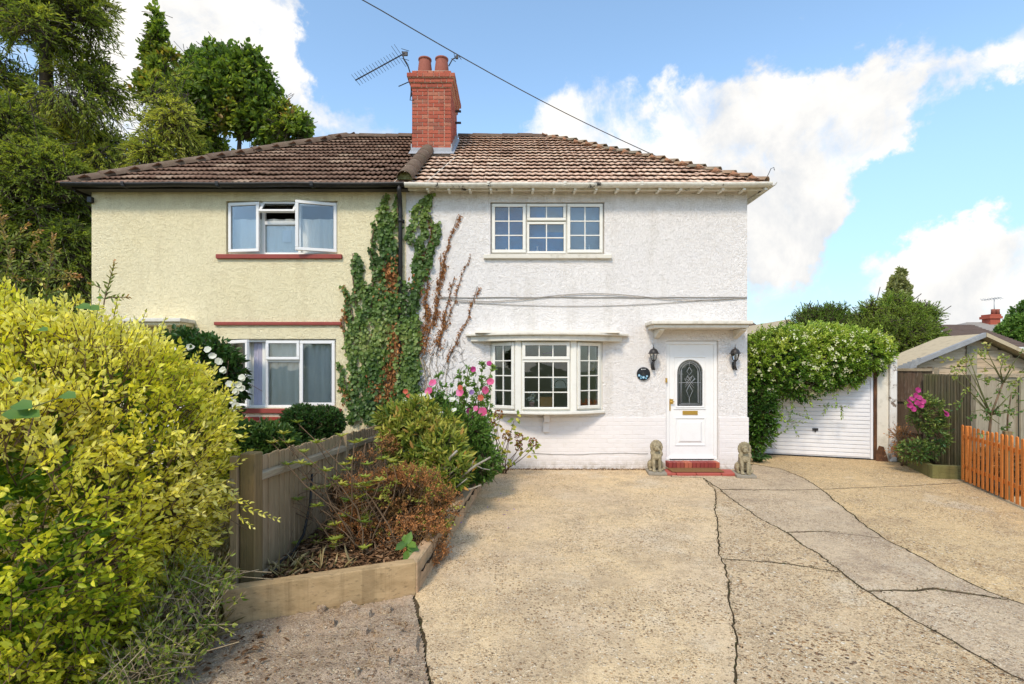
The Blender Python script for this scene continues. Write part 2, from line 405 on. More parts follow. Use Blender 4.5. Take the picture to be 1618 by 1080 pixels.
def brickmat(name, stops, dirt, amt):
    t = NT(name); c = t.ramp(t.rnd(), stops)
    n = t.noise(28, 6, .65); c = t.mix(t.mr(n, .45, .8, 0, amt), c, dirt)
    big = t.noise(3.2, 4); c = t.mix(t.mr(big, .55, .75, 0, amt*.8), c, dirt)
    M[name] = t.done(t.principled(c, .85, t.bump(t.noise(110, 5, .7), .003, 1), spec=.25))
brickmat('brick_orange', [(0,(.38,.085,.05)),(.35,(.47,.12,.07)),(.7,(.42,.095,.055)),(.9,(.52,.20,.12)),(1,(.24,.07,.05))], (.13,.06,.045), .65)
brickmat('brick_red', [(0,(.24,.035,.025)),(.5,(.32,.05,.032)),(1,(.20,.03,.025))], (.12,.04,.03), .5)
t = NT('brick_step'); c = t.ramp(t.rnd(), [(0,(.30,.045,.03)),(.4,(.22,.035,.03)),(.6,(.45,.12,.06)),(1,(.27,.04,.03))])
M['brick_step'] = t.done(t.principled(c, .65, t.bump(t.noise(90,4), .002)))
t = NT('brick_painted'); c = t.mix(t.rnd(), (.79,.735,.70), (.77,.715,.68)); c = t.mix(t.mr(t.noise(5,6,.65), .58,.8,0,.45), c, (.52,.47,.40))
z_ = t.node('ShaderNodeSeparateXYZ'); t.put(z_.inputs[0], t.pos); c = t.mix(t.math('MULTIPLY', t.mr(z_.outputs[2], .22, .0), t.mr(t.noise(9,6,.7), .35, .65)), c, (.40,.33,.24))
M['brick_painted'] = t.done(t.principled(c, .75, t.bump(t.noise(55,5,.65), .005), spec=.25))
t = NT('mortar'); M['mortar'] = t.done(t.principled(t.mix(t.noise(20,5), (.48,.36,.26), (.68,.56,.43)), .95, t.bump(t.noise(140,4), .003)))
t = NT('joint_painted'); M['joint_painted'] = t.done(t.principled(t.mix(t.noise(9,5), (.72,.665,.63), (.78,.725,.69)), .9, t.bump(t.noise(60,4), .004)))

def tilemat(name, stops, lich, moss, la, ma):
    t = NT(name); c = t.ramp(t.rnd(), stops)
    n = t.noise(9, 7, .7); c = t.mix(t.mr(n, .52, .72, 0, la), c, lich)
    n3 = t.noise(75, 4, .7); c = t.mix(t.mr(n3, .6, .75, 0, la*.8), c, lich)
    n2 = t.noise(2.3, 5, .6, t.mapv(loc=(3,7,1))); c = t.mix(t.mr(n2, .52, .7, 0, ma), c, moss)
    M[name] = t.done(t.principled(c, .92, t.bump(t.noise(85, 5, .7), .006), spec=.15))
tilemat('tile_brown', [(0,(.17,.10,.07)),(.5,(.24,.145,.10)),(.85,(.30,.19,.135)),(1,(.42,.30,.21))], (.48,.37,.27), (.08,.055,.04), .5, .4)
tilemat('tile_buff', [(0,(.56,.37,.27)),(.3,(.76,.54,.40)),(.6,(.66,.44,.32)),(.85,(.82,.62,.47)),(1,(.42,.27,.20))], (.86,.73,.58), (.42,.29,.21), .6, .3)
tilemat('ridge_brown', [(0,(.13,.088,.065)),(1,(.18,.125,.09))], (.30,.25,.18), (.09,.075,.04), .6, .5)
tilemat('hip_buff', [(0,(.20,.16,.11)),(.5,(.30,.24,.17)),(1,(.36,.22,.13))], (.20,.19,.14), (.10,.09,.06), .6, .6)
tilemat('far_tile', [(0,(.10,.07,.055)),(1,(.17,.12,.095))], (.25,.2,.16), (.06,.045,.035), .3, .4)
tilemat('far_tile_grey', [(0,(.30,.27,.24)),(1,(.38,.34,.30))], (.45,.4,.36), (.2,.18,.15), .3, .4)

def wood(name, a, b, axis='z', grain=26, rough=.75, knots=.5, green=None, ga=.4, crack=(.05,.035,.02)):
    t = NT(name); sc = {'z': (1,1,.07), 'x': (.07,1,1), 'y': (1,.07,1)}[axis]
    off = t.node("ShaderNodeVectorMath", operation='ADD'); t.put(off.inputs[0], t.pos)
    cmb = t.node("ShaderNodeCombineXYZ"); r = t.rnd(); t.put(cmb.inputs[0], t.math('MULTIPLY', r, 7.0)); t.put(cmb.inputs[2], t.math('MULTIPLY', r, 31.0)); t.put(off.inputs[1], cmb.outputs[0])
    v = t.mapv(sc, off.outputs[0])
    g = t.noise(grain, 6, .65, v, .6); g2 = t.noise(grain*3.5, 4, .6, v)
    c = t.mix(t.mr(g, .35, .68), a, b); c = t.mix(t.mr(r, 0, 1, 0, .35), c, tuple(x*.72 for x in a))
    c = t.mix(t.mr(g2, .57, .72, 0, .6), c, crack)
    if green: c = t.mix(t.mr(t.noise(1.7, 5, .6), .42, .66, 0, ga), c, green)
    if name.startswith('sleeper'):
        sv = {'x': (1,1,.04), 'y': (1,1,.04)}[axis]; c = t.mix(t.mr(t.noise(7, 5, .7, t.mapv(sv)), .52, .62, 0, .45), c, tuple(x*.55 for x in b)); c = t.mix(t.mr(t.noise(5, 6, .7), .55, .7, 0, .5), c, tuple(x*.6 for x in b))
    kn = t.voro(2.2, t.mapv((1,1,1), off.outputs[0])).outputs['Distance']
    c = t.mix(t.mr(kn, .03, .10, knots, 0), c, crack)
    M[name] = t.done(t.principled(c, rough, t.bump(t.math('ADD', g, t.math('MULTIPLY', g2, .6)), .004), spec=.25))
wood('fence_wood', (.46,.33,.20), (.32,.22,.125), 'z', green=(.22,.19,.09), ga=.35)
wood('fence_rail', (.42,.34,.23), (.28,.21,.13), 'y')
wood('post_wood', (.27,.18,.085), (.17,.11,.05), 'z', green=(.12,.115,.04), ga=.5)
wood('sleeper_x', (.56,.38,.20), (.38,.25,.12), 'x', 15, knots=.9, green=(.32,.26,.13), ga=.25)
wood('sleeper_y', (.66,.42,.25), (.38,.26,.15), 'y', 15, knots=.5, green=(.28,.26,.13), ga=.35)
wood('sleeper_green', (.26,.22,.085), (.16,.14,.05), 'x', 15, green=(.15,.16,.05), ga=.5)
wood('old_fence', (.16,.10,.065), (.07,.045,.03), 'z', crack=(.42,.35,.28), green=(.10,.10,.05), ga=.4)
wood('slat_fence', (.20,.165,.10), (.11,.09,.055), 'z', green=(.14,.15,.045), ga=.6)
wood('pale_fence', (.42,.36,.26), (.28,.23,.16), 'z', green=(.26,.25,.16), ga=.5)
wood('picket_orange', (.82,.27,.055), (.62,.17,.03), 'z', 20, .55, .9, crack=(.26,.08,.02))
wood('waney', (.66,.50,.33), (.46,.33,.2), 'x', 12, green=(.52,.44,.33), ga=.4)
wood('driftwood', (.42,.38,.31), (.22,.19,.15), 'z')
wood('bark', (.10,.075,.05), (.05,.038,.026), 'z')
wood('stem_brown', (.20,.13,.075), (.11,.07,.04), 'z')
wood('stem_green', (.16,.17,.06), (.10,.10,.04), 'z')
wood('twig_pale', (.42,.34,.22), (.27,.2,.12), 'z')

def leafmat(name, stops, rough=.45, trans=.3, vary=.5, spec=.35):
    t = NT(name); r = t.attr('rnd'); tone = t.attr('tone')
    c = t.ramp(t.math('ADD', tone, t.math('MULTIPLY', t.math('SUBTRACT', r, .5), .28), clamp=True), stops)
    r2 = t.math('FRACT', t.math('MULTIPLY', r, 7.13))
    k = t.mr(r2, 0, 1, 1 - vary*.5, 1 + vary*.35)
    kc = t.node("ShaderNodeCombineXYZ"); [t.put(kc.inputs[i], k) for i in range(3)]
    c = t.mix(1.0, c, kc.outputs[0], 'MULTIPLY')
    p = t.principled(c, rough, spec=spec)
    tr = t.node("ShaderNodeBsdfTranslucent"); t.put(tr.inputs['Color'], t.mix(1.0, c, (1.25,1.2,.55), 'MULTIPLY'))
    mx = t.node("ShaderNodeMixShader"); mx.inputs[0].default_value = trans; t.put(mx.inputs[1], p); t.put(mx.inputs[2], tr.outputs[0])
    M[name] = t.done(mx.outputs[0])
leafmat('leaf_privet', [(0,(.07,.17,.015)),(.22,(.20,.33,.025)),(.42,(.53,.58,.04)),(.66,(.85,.80,.09)),(1,(.96,.90,.33))], .42, .45)
leafmat('leaf_dark', [(0,(.02,.05,.014)),(.6,(.05,.12,.025)),(1,(.12,.21,.05))], .35)
leafmat('leaf_ivy', [(0,(.035,.075,.018)),(.5,(.10,.18,.035)),(.8,(.20,.28,.06)),(1,(.32,.36,.11))], .4)
leafmat('leaf_dead', [(0,(.13,.05,.02)),(.4,(.34,.14,.05)),(.75,(.52,.25,.09)),(1,(.60,.36,.17))], .8, .15, .6, .15)
leafmat('leaf_conifer', [(0,(.14,.20,.035)),(.4,(.31,.38,.06)),(.75,(.52,.54,.10)),(1,(.66,.64,.17))], .6, .5)
leafmat('leaf_conifer_bright', [(0,(.09,.18,.03)),(.5,(.28,.42,.065)),(1,(.50,.60,.13))], .6, .5)
leafmat('leaf_sycamore', [(0,(.08,.15,.03)),(.5,(.20,.31,.055)),(.85,(.36,.45,.08)),(1,(.48,.28,.09))], .45, .5)
leafmat('leaf_poplar', [(0,(.17,.19,.07)),(.5,(.28,.31,.11)),(1,(.42,.42,.18))], .5, .4)
leafmat('leaf_jasmine', [(0,(.03,.09,.015)),(.35,(.10,.22,.025)),(.7,(.32,.46,.05)),(1,(.60,.66,.12))], .38)
leafmat('leaf_shrub', [(0,(.06,.12,.02)),(.4,(.20,.28,.04)),(.75,(.46,.46,.08)),(1,(.56,.30,.09))], .45)
leafmat('leaf_green', [(0,(.045,.11,.02)),(.5,(.13,.25,.04)),(1,(.28,.40,.08))], .42)
leafmat('leaf_heather', [(0,(.14,.09,.035)),(.35,(.32,.16,.055)),(.7,(.50,.21,.075)),(1,(.62,.32,.13))], .8, .15, .6, .1)
leafmat('leaf_rose', [(0,(.03,.09,.03)),(.45,(.10,.19,.04)),(.8,(.34,.38,.09)),(1,(.48,.40,.12))], .4)
leafmat('leaf_redtip', [(0,(.12,.19,.04)),(.5,(.30,.34,.08)),(.8,(.48,.3,.1)),(1,(.60,.24,.10))], .45)
leafmat('petal_white', [(0,(.72,.72,.62)),(1,(.85,.85,.8))], .6, .3, .2)
leafmat('petal_cream', [(0,(.66,.66,.34)),(1,(.80,.80,.58))], .6, .3, .2)
leafmat('petal_pink', [(0,(.62,.07,.20)),(.6,(.76,.16,.34)),(1,(.75,.28,.5))], .6, .3, .3)
leafmat('petal_magenta', [(0,(.34,.02,.14)),(1,(.62,.07,.30))], .6, .3, .4)
leafmat('petal_lilac', [(0,(.30,.16,.5)),(1,(.45,.28,.6))], .6, .3, .3)
leafmat('petal_coral', [(0,(.60,.08,.05)),(1,(.75,.2,.12))], .6, .3, .3)
leafmat('grass_dry', [(0,(.22,.20,.06)),(.4,(.42,.33,.14)),(1,(.60,.48,.26))], .8, .2)
leafmat('crack_moss', [(0,(.03,.022,.013)),(.5,(.09,.065,.038)),(.8,(.10,.12,.035)),(1,(.24,.17,.10))], .9, .0, .5, .1)
leafmat('litter', [(0,(.07,.035,.018)),(.5,(.20,.105,.05)),(1,(.36,.22,.12))], .85, .1, .6, .1)

def groundmat(name, base, alt, stain, pebble=1.0, pscale=62, gran=1.0):
    t = NT(name)
    big = t.noise(.8, 7, .65); mid = t.noise(3.3, 8, .72); fine = t.noise(85, 6, .75)
    c = t.mix(t.mr(big, .40, .60), base, alt)
    c = t.mix(t.mr(t.noise(1.6, 8, .7, t.mapv(loc=(5,3,1))), .50, .66, 0, .75), c, stain)
    c = t.mix(t.mr(mid, .52, .70, 0, .65), c, stain)
    c = t.mix(t.mr(t.noise(1.1, 5, .6, t.mapv(loc=(9,1,4))), .58, .68, 0, .6), c, (.74,.62,.45))        # cement-rich worn patches
    c = t.mix(t.mr(t.noise(14, 8, .85), .50, .66, 0, .75), c, tuple(x*.62 for x in stain)); c = t.mix(t.mr(t.noise(22, 6, .8, t.mapv(loc=(2,8,5))), .52, .68, 0, .6), c, (.84,.68,.42))
    c = t.mix(t.mr(fine, .50, .64, 0, .5), c, tuple(x*.45 for x in stain)); c = t.mix(t.mr(fine, .46, .34, 0, .45), c, (.78,.66,.46))
    wv = t.node("ShaderNodeVectorMath", operation='ADD'); t.put(wv.inputs[0], t.pos)
    nn = t.node("ShaderNodeTexNoise"); t.put(nn.inputs['Vector'], t.pos); nn.inputs['Scale'].default_value = 45
    sc = t.node("ShaderNodeVectorMath", operation='SCALE'); t.put(sc.inputs[0], nn.outputs['Color']); sc.inputs['Scale'].default_value = .012; t.put(wv.inputs[1], sc.outputs[0])
    H = t.math('MULTIPLY', fine, .5)
    for i, (k, amt) in enumerate(((1.0, .9), (1.9, .85), (3.4, .7))):
        vo = t.voro(pscale*k, wv.outputs[0]); hs = t.node("ShaderNodeSeparateColor"); t.put(hs.inputs[0], vo.outputs['Color'])
        pick = t.mr(hs.outputs[0], .38, .42)
        wear = t.mr(t.noise(1.3 + i*1.6, 6, .65, t.mapv(loc=(i*4+1,2,3))), .40, .56, .15, 1.0)
        body = t.mr(vo.outputs['Distance'], .46, .30)
        mask = t.math('MULTIPLY', t.math('MULTIPLY', pick, body), t.math('MULTIPLY', wear, pebble*amt), clamp=True)
        pc = t.ramp(hs.outputs[1], [(0,(.07,.045,.028)),(.22,(.24,.125,.055)),(.42,(.50,.27,.11)),(.56,(.15,.11,.085)),(.72,(.70,.50,.27)),(1,(.90,.82,.66))])
        c = t.mix(mask, c, pc); H = t.math('ADD', H, t.math('MULTIPLY', mask, .7/k))
    dk = t.mr(t.noise(30, 6, .8), .58, .70, 0, .7); c = t.mix(t.math('MULTIPLY', dk, t.mr(mid, .35, .55)), c, tuple(x*.3 for x in stain))
    H = t.math('ADD', H, t.math('MULTIPLY', mid, .9))
    M[name] = t.done(t.principled(c, .92, t.bump(H, .009*gran, 1), spec=.2))
groundmat('slab_sand', (.80,.585,.325), (.69,.52,.33), (.46,.335,.205), 1.0, 46)
groundmat('slab_pebble', (.73,.53,.30), (.66,.49,.30), (.42,.30,.18), 1.5, 34, 1.4)
groundmat('slab_grey', (.64,.49,.32), (.56,.43,.285), (.34,.25,.175), .9, 44)
groundmat('slab_gold', (.77,.54,.27), (.67,.48,.25), (.44,.30,.165), 1.3, 42)
groundmat('old_path', (.62,.46,.32), (.44,.32,.22), (.26,.18,.12), .8, 38, 3.0)
t = NT('soil'); c = t.ramp(t.noise(24,7,.7), [(.3,(.035,.022,.013)),(.6,(.10,.065,.038)),(.8,(.18,.12,.07))])
M['soil'] = t.done(t.principled(c, .95, t.bump(t.noise(30,7,.75), .03), spec=.1))
t = NT('dry_lawn'); c = t.ramp(t.noise(9,8,.75), [(.3,(.12,.11,.035)),(.5,(.30,.23,.09)),(.7,(.46,.36,.17))])
M['dry_lawn'] = t.done(t.principled(c, .95, t.bump(t.noise(60,6,.75), .03), spec=.1))
t = NT('terrain'); c = t.ramp(t.noise(.6,8,.7), [(.3,(.07,.09,.03)),(.55,(.13,.13,.05)),(.75,(.24,.19,.1))])
M['terrain'] = t.done(t.principled(c, .95, t.bump(t.noise(14,6,.75), .05), spec=.1))
t = NT('crack_fill'); c = t.ramp(t.noise(16,6,.7), [(.3,(.07,.05,.03)),(.5,(.16,.115,.07)),(.7,(.10,.11,.035))])
M['crack_fill'] = t.done(t.principled(c, .95, t.bump(t.noise(80,5,.75), .02), spec=.1))
t = NT('stone_lion'); n = t.noise(22,7,.7); c = t.mix(t.mr(n, .4, .65), (.42,.35,.22), (.20,.16,.10)); c = t.mix(t.mr(t.noise(5,4), .5,.7,0,.5), c, (.14,.12,.06))
M['stone_lion'] = t.done(t.principled(c, .9, t.bump(t.noise(70,6,.7), .008), spec=.15))
t = NT('plinth_stone'); M['plinth_stone'] = t.done(t.principled(t.mix(t.noise(14,6,.7), (.16,.14,.11), (.40,.35,.27)), .9, t.bump(t.noise(80,5), .004)))
t = NT('doormat'); M['doormat'] = t.done(t.principled(t.mix(t.noise(130,4), (.13,.07,.03), (.33,.18,.08)), .98, t.bump(t.noise(300,3), .006), spec=.05))
t = NT('peeling_paint'); n = t.noise(7, 8, .75); pk = t.mr(n, .54, .58); c = t.mix(pk, (.74,.71,.67), (.20,.14,.10)); c = t.mix(t.mr(t.noise(3,4),.5,.7,0,.4), c, (.48,.42,.35))
M['peeling_paint'] = t.done(t.principled(c, .7, t.bump(t.math('MULTIPLY', pk, -1.0), .004)))
t = NT('rotten_wood'); M['rotten_wood'] = t.done(t.principled(t.ramp(t.noise(16,6,.7,t.mapv((1,1,.3))), [(.3,(.03,.015,.01)),(.6,(.14,.06,.025)),(.8,(.3,.16,.08))]), .9, t.bump(t.noise(50,5), .01)))
t = NT('mortar_moss'); M['mortar_moss'] = t.done(t.principled(t.ramp(t.noise(30,6,.7), [(.35,(.06,.06,.02)),(.55,(.20,.19,.07)),(.75,(.35,.32,.22))]), .95, t.bump(t.noise(50,5), .015)))
t = NT('curtain'); c = t.mix(t.noise(3,4), (.80,.77,.71), (.88,.86,.80)); M['curtain'] = t.done(t.principled(c, .9, t.bump(t.noise(40,4,.5,t.mapv((1,1,.1))), .004), spec=.1))
t = NT('curtain_lilac'); M['curtain_lilac'] = t.done(t.principled(t.mix(t.noise(3,4), (.42,.40,.50), (.5,.48,.58)), .9))
t = NT('glass'); gl = t.node("ShaderNodeBsdfGlossy"); gl.inputs['Roughness'].default_value = .015; gl.inputs['Color'].default_value = (.9,.93,.96,1)
nb = t.bump(t.noise(2.2, 2, .5), .004, 1); t.put(gl.inputs['Normal'], nb)
tp = t.node("ShaderNodeBsdfTransparent"); tp.inputs['Color'].default_value = (.93,.95,.95,1)
fr = t.node("ShaderNodeFresnel"); fr.inputs['IOR'].default_value = 1.5
mx = t.node("ShaderNodeMixShader"); t.put(mx.inputs[0], t.math('ADD', t.math('MULTIPLY', fr.outputs[0], 1.3), .03, clamp=True)); t.put(mx.inputs[1], tp.outputs[0]); t.put(mx.inputs[2], gl.outputs[0])
M['glass'] = t.done(mx.outputs[0])

# ------------------------------------------------------------------ the ground
WY = 9.0                                              # the front walls stand 9 m from the camera
g = MB(); g.add([(-400,-400,-.06),(400,-400,-.06),(400,400,-.06),(-400,400,-.06)], [(0,1,2,3)])
tag(g.build('ground', M['terrain']), kind='structure')
g = MB(); g.add([(-.9,-6,-.016),(9.5,-6,-.016),(9.5,10.6,-.016),(-.9,10.6,-.016)], [(0,1,2,3)])
drive = g.build('driveway', M['crack_fill'], center=False); tag(drive, kind='structure')

from mathutils import noise as mnoise
def jit(p, a=.03, f=3.1):
    v = Vector((p[0], p[1], .7)); q = mnoise.noise_vector(v*2.6)*a*.9 + mnoise.noise_vector(v*9)*a*.5 + mnoise.noise_vector(v*27)*a*.42
    return (p[0]+q.x, p[1]+q.y)
def dense(poly, step=.045, a=.03):
    out = []
    n = len(poly)
    for i in range(n):
        A, B = Vector(poly[i]), Vector(poly[(i+1) % n]); k = max(1, int((B-A).length/step))
        for j in range(k): out.append(jit(tuple(A.lerp(B, j/k)), a))
    return out
def slab(name, poly, mat, gap=.006, top=0.0, a=.03, parent=None, tilt=0.0, step=.045):
    pts = dense(poly, step, a); n = len(pts)
    ar = sum(pts[i][0]*pts[(i+1)%n][1] - pts[(i+1)%n][0]*pts[i][1] for i in range(n)); sg = 1 if ar > 0 else -1
    ins = []; low = []
    for i in range(n):
        p0, p1, p2 = Vector(pts[i-1]), Vector(pts[i]), Vector(pts[(i+1)%n]); d = (p2-p0).normalized(); nr = Vector((-d.y, d.x))*sg
        gg = .72*gap*max(.12, .55+1.1*mnoise.noise(Vector((p1.x*3, p1.y*3, 2))) + .7*random.random()**3)*(1+1.0*abs(nr.y)); ins.append(p1 + nr*(gg+.005)); low.append(p1 + nr*gg*.8)
    vs = [(p.x, p.y, top) for p in ins] + [(p.x, p.y, top-.010) for p in low] + [(p.x, p.y, -.05) for p in low]
    fs = [tuple(range(n)) if sg > 0 else tuple(range(n))[::-1]] + [(i, (i+1)%n, n+(i+1)%n, n+i) for i in range(n)] + [(n+i, n+(i+1)%n, 2*n+(i+1)%n, 2*n+i) for i in range(n)]
    mb = MB().add(vs, fs); o = mb.build(name, [mat, M['crack_fill']], parent)
    for p_ in o.data.polygons: p_.material_index = 0 if p_.index == 0 else 1
    return o
def g2(px, py): q = G(px, py); return (q.x, q.y)
A_ = [g2(*q) for q in ((1112,755),(1130,775),(1133,815),(1135,850),(1140,882),(1147,920),(1155,960),(1165,1030),(1167,1080))]; A_.append((A_[-1][0]-.15, -5.0))
B_ = [g2(*q) for q in ((1112,755),(1137,773),(1165,795),(1203,820),(1240,840),(1290,873),(1326,903),(1372,934),(1390,945),(1440,975),(1520,1020),(1618,1078))]; B_.append((4.2,-5.0))
C_ = [g2(*q) for q in ((1190,733),(1235,741),(1270,755),(1298,773),(1330,800),(1365,828),(1398,850),(1480,895),(1560,935),(1592,946),(1618,954))]; C_ += [(6.5,1.0),(8.5,-3.0)]
wl_ = 8.98
t12 = g2(1230,888); m2 = g2(1230,774); m3 = g2(1310,840); m4 = g2(1480,930); k4 = g2(1372,934)
slab('concrete_slab', [(-.36,wl_),(2.62,wl_),(2.62,8.45),g2(1060,753)] + A_ + [(-.68,-5.0),g2(680,1080),g2(672,1020),g2(655,945),(-.76,4.06),(-.59,6.1)], M['slab_sand'], parent=drive, gap=.003)
slab('concrete_slab', A_[:5] + [t12] + B_[1:7][::-1], M['slab_pebble'], parent=drive, top=-.002, gap=.004)
slab('concrete_slab', A_[4:] + B_[6:][::-1] + [t12], M['slab_pebble'], parent=drive, top=-.004, gap=.004)
slab('concrete_slab', [(2.62,8.45),g2(1060,753),B_[0],B_[1],m2] + C_[:4][::-1] + [(4.05,wl_),(2.62,wl_)], M['slab_grey'], parent=drive, top=.002, gap=.007)
slab('concrete_slab', B_[1:5] + [m3] + C_[3:7][::-1] + [m2], M['slab_grey'], parent=drive, top=-.001, gap=.007)
slab('concrete_slab', B_[4:8] + [m4] + C_[6:10][::-1] + [m3], M['slab_grey'], parent=drive, top=0, gap=.007)
slab('concrete_slab', B_[7:] + C_[9:][::-1] + [m4], M['slab_grey'], parent=drive, top=-.003, gap=.007)
slab('concrete_slab', C_[:4] + [g2(1420,768),(7.6,8.0),(7.6,8.6),(7.6,10.4),(4.15,10.4),(4.15,9.3)], M['slab_gold'], parent=drive, top=.003, gap=.003)
slab('concrete_slab', C_[3:] + [(8.9,-3),(8.9,1.5),(7.6,6.0),(7.6,8.0),g2(1420,768)], M['slab_gold'], parent=drive, top=0, gap=.003)
CRACKS = [A_[:9], B_[:12], C_[:11], [A_[4],t12,B_[6]], [B_[1],m2,C_[3]], [B_[4],m3,C_[6]], [B_[7],m4,C_[9]], [g2(655,945),g2(672,1020),g2(680,1080)]]

# broken old path at the lower left
def patch(name, x0, x1, y0, y1, z, amp, mat, inside, nx=110, ny=80, seed=0, f=4.0):
    xs = np.linspace(x0, x1, nx); ys = np.linspace(y0, y1, ny); X, Y = np.meshgrid(xs, ys)
    pp = np.stack([X.ravel(), Y.ravel(), np.zeros(X.size)], 1)
    Z = z + amp*lump(pp, f, seed) + amp*.5*lump(pp, f*4.3, seed+1)
    V = np.stack([X.ravel(), Y.ravel(), Z], 1); i = np.arange(nx*ny).reshape(ny, nx)
    F = np.stack([i[:-1,:-1], i[:-1,1:], i[1:,1:], i[1:,:-1]], -1).reshape(-1, 4); c = V[F].mean(1); F = F[inside(c[:,0], c[:,1])]
    return mk(name, np_mesh(name, V, F, smooth=True), mat, None, center=False)
path = patch('path', -3.2, -.44, -5.0, 4.05, .0, .021, M['old_path'], lambda x, y: (x < np.interp(y, [-5, 2.88, 3.277, 3.95, 4.1], [-.68, -.459, -.554, -.75, -.78]) - .012) & (y < 4.04 + (x+.74)*.42), 220, 500)
tag(path, kind='structure')
for (px, py, r) in ((575,972,.055),(548,962,.07),(520,985,.05),(600,1050,.075),(570,1000,.05),(610,965,.05),(560,1066,.04),(508,965,.04),(640,985,.09),(628,1020,.16),(612,1000,.11)):
    q = G(px, py); n = 9; pts = []
    for i in range(n): a = 2*math.pi*i/n; rr = r*(.7+.5*random.random()); pts.append((q.x+rr*math.cos(a)*1.2, q.y+rr*math.sin(a)*.8))
    mb = MB(); mb.add([(x,y,-.04) for x,y in pts]+[(q.x+(x-q.x)*.8, q.y+(y-q.y)*.8, .028+.014*random.random()) for x,y in pts], [tuple(range(n,2*n))]+[(i,(i+1)%n,n+(i+1)%n,n+i) for i in range(n)])
    mb.build('concrete_fragment', M['old_path'], path)
lawn = patch('lawn', -9, -1.98, 3.0, 8.9, .03, .03, M['dry_lawn'], lambda x, y: y > 3.4 + 0*x, 80, 70, 2)
tag(lawn, kind='structure')
lawn2 = patch('verge', -9, -2.0, -4, 3.45, .0, .02, M['soil'], lambda x, y: x < -1.9, 60, 60, 2); tag(lawn2, kind='structure')
bed = patch('flower_bed', -1.94, -.3, 3.6, 8.98, .15, .03, M['soil'], lambda x, y: (x < -.72 + (y-4.1)*.086) & (y > 3.63 + (x+1.99)*.42), 60, 150, 3, 5)
tag(bed, kind='structure')
bed2 = patch('flower_bed', 6.75, 8.6, 7.0, 9.9, .10, .02, M['soil'], lambda x, y: ((x > 7.3 - (9.7-y)*.36) & (y > 8.2)) | ((y < 8.2) & (x > 7.1-(8.0-y)*.384)), 40, 40, 1); tag(bed2, kind='structure')

# ------------------------------------------------------------------ the two houses
XP = -1.86; XL = -7.38; XR = 4.13; YB = 15.9; EAVE_Y = 8.79; EAVE_Z = 4.93; RIDGE_Y = 12.28; RIDGE_Z = 7.28; WTOP = 4.86
SL = (RIDGE_Z-EAVE_Z)/(RIDGE_Y-EAVE_Y)
yh = thing('semi_detached_house', (XL, WY, 0), 'left house with yellow roughcast walls, dark brown tiled roof and black gutter', 'house')
wh = thing('semi_detached_house', (XP, WY, 0), 'right house with white roughcast walls, buff tiled roof, bow window and white front door', 'house')
def wall_cells(xs, zs, y0, y1, holes, me=None):
    mb = me or MB(); xs = sorted(set(round(x,4) for x in xs)); zs = sorted(set(round(z,4) for z in zs)); nx, nz = len(xs)-1, len(zs)-1
    def solid(i, k):
        if i < 0 or k < 0 or i >= nx or k >= nz: return False
        cx, cz = (xs[i]+xs[i+1])/2, (zs[k]+zs[k+1])/2
        return not any(a < cx < b and c < cz < d for a, b, c, d in holes)
    for i in range(nx):
        for k in range(nz):
            if not solid(i, k): continue
            a, b, c, d = xs[i], xs[i+1], zs[k], zs[k+1]
            mb.add([(a,y0,c),(b,y0,c),(b,y0,d),(a,y0,d)], [(0,1,2,3)]); mb.add([(a,y1,c),(b,y1,c),(b,y1,d),(a,y1,d)], [(3,2,1,0)])
            if not solid(i-1,k): mb.add([(a,y0,c),(a,y0,d),(a,y1,d),(a,y1,c)], [(0,1,2,3)])
            if not solid(i+1,k): mb.add([(b,y0,c),(b,y1,c),(b,y1,d),(b,y0,d)], [(0,1,2,3)])
            if not solid(i,k-1): mb.add([(a,y0,c),(a,y1,c),(b,y1,c),(b,y0,c)], [(0,1,2,3)])
            if not solid(i,k+1): mb.add([(a,y0,d),(b,y0,d),(b,y1,d),(a,y1,d)], [(0,1,2,3)])
    return mb
def rect(px0, px1, py0, py1, Y=WY): a = P(px0, py1, Y); b = P(px1, py0, Y); return (a.x, b.x, a.z, b.z)
H_YU = rect(357, 533, 317, 402); H_YL = rect(358, 531, 535, 645); H_WU = rect(775, 955, 319, 402); H_WB = rect(775, 952, 536, 648); H_D = rect(1053, 1135, 538, 727)
H_YD = (-6.75, -5.75, .15, 2.2)
def grid_of(x0, x1, z0, z1, holes): return [x0, x1] + [h for q in holes for h in q[:2]], [z0, z1] + [h for q in holes for h in q[2:]]
PL = .905                                             # top of the painted brick base
hs = [H_YU, H_YL, H_YD]; xs, zs = grid_of(XL, XP-.002, -.1, WTOP, hs)
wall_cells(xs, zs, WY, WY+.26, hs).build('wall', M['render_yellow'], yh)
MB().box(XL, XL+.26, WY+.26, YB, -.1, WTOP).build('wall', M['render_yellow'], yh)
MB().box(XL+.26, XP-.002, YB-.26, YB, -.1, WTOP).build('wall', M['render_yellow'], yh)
hs = [H_WU, H_WB, H_D]; xs, zs = grid_of(XP+.002, XR, -.1, WTOP, hs)
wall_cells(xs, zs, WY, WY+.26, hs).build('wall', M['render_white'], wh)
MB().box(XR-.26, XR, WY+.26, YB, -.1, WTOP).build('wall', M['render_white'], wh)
MB().box(XP+.002, XR-.26, YB-.26, YB, -.1, WTOP).build('wall', M['render_white'], wh)
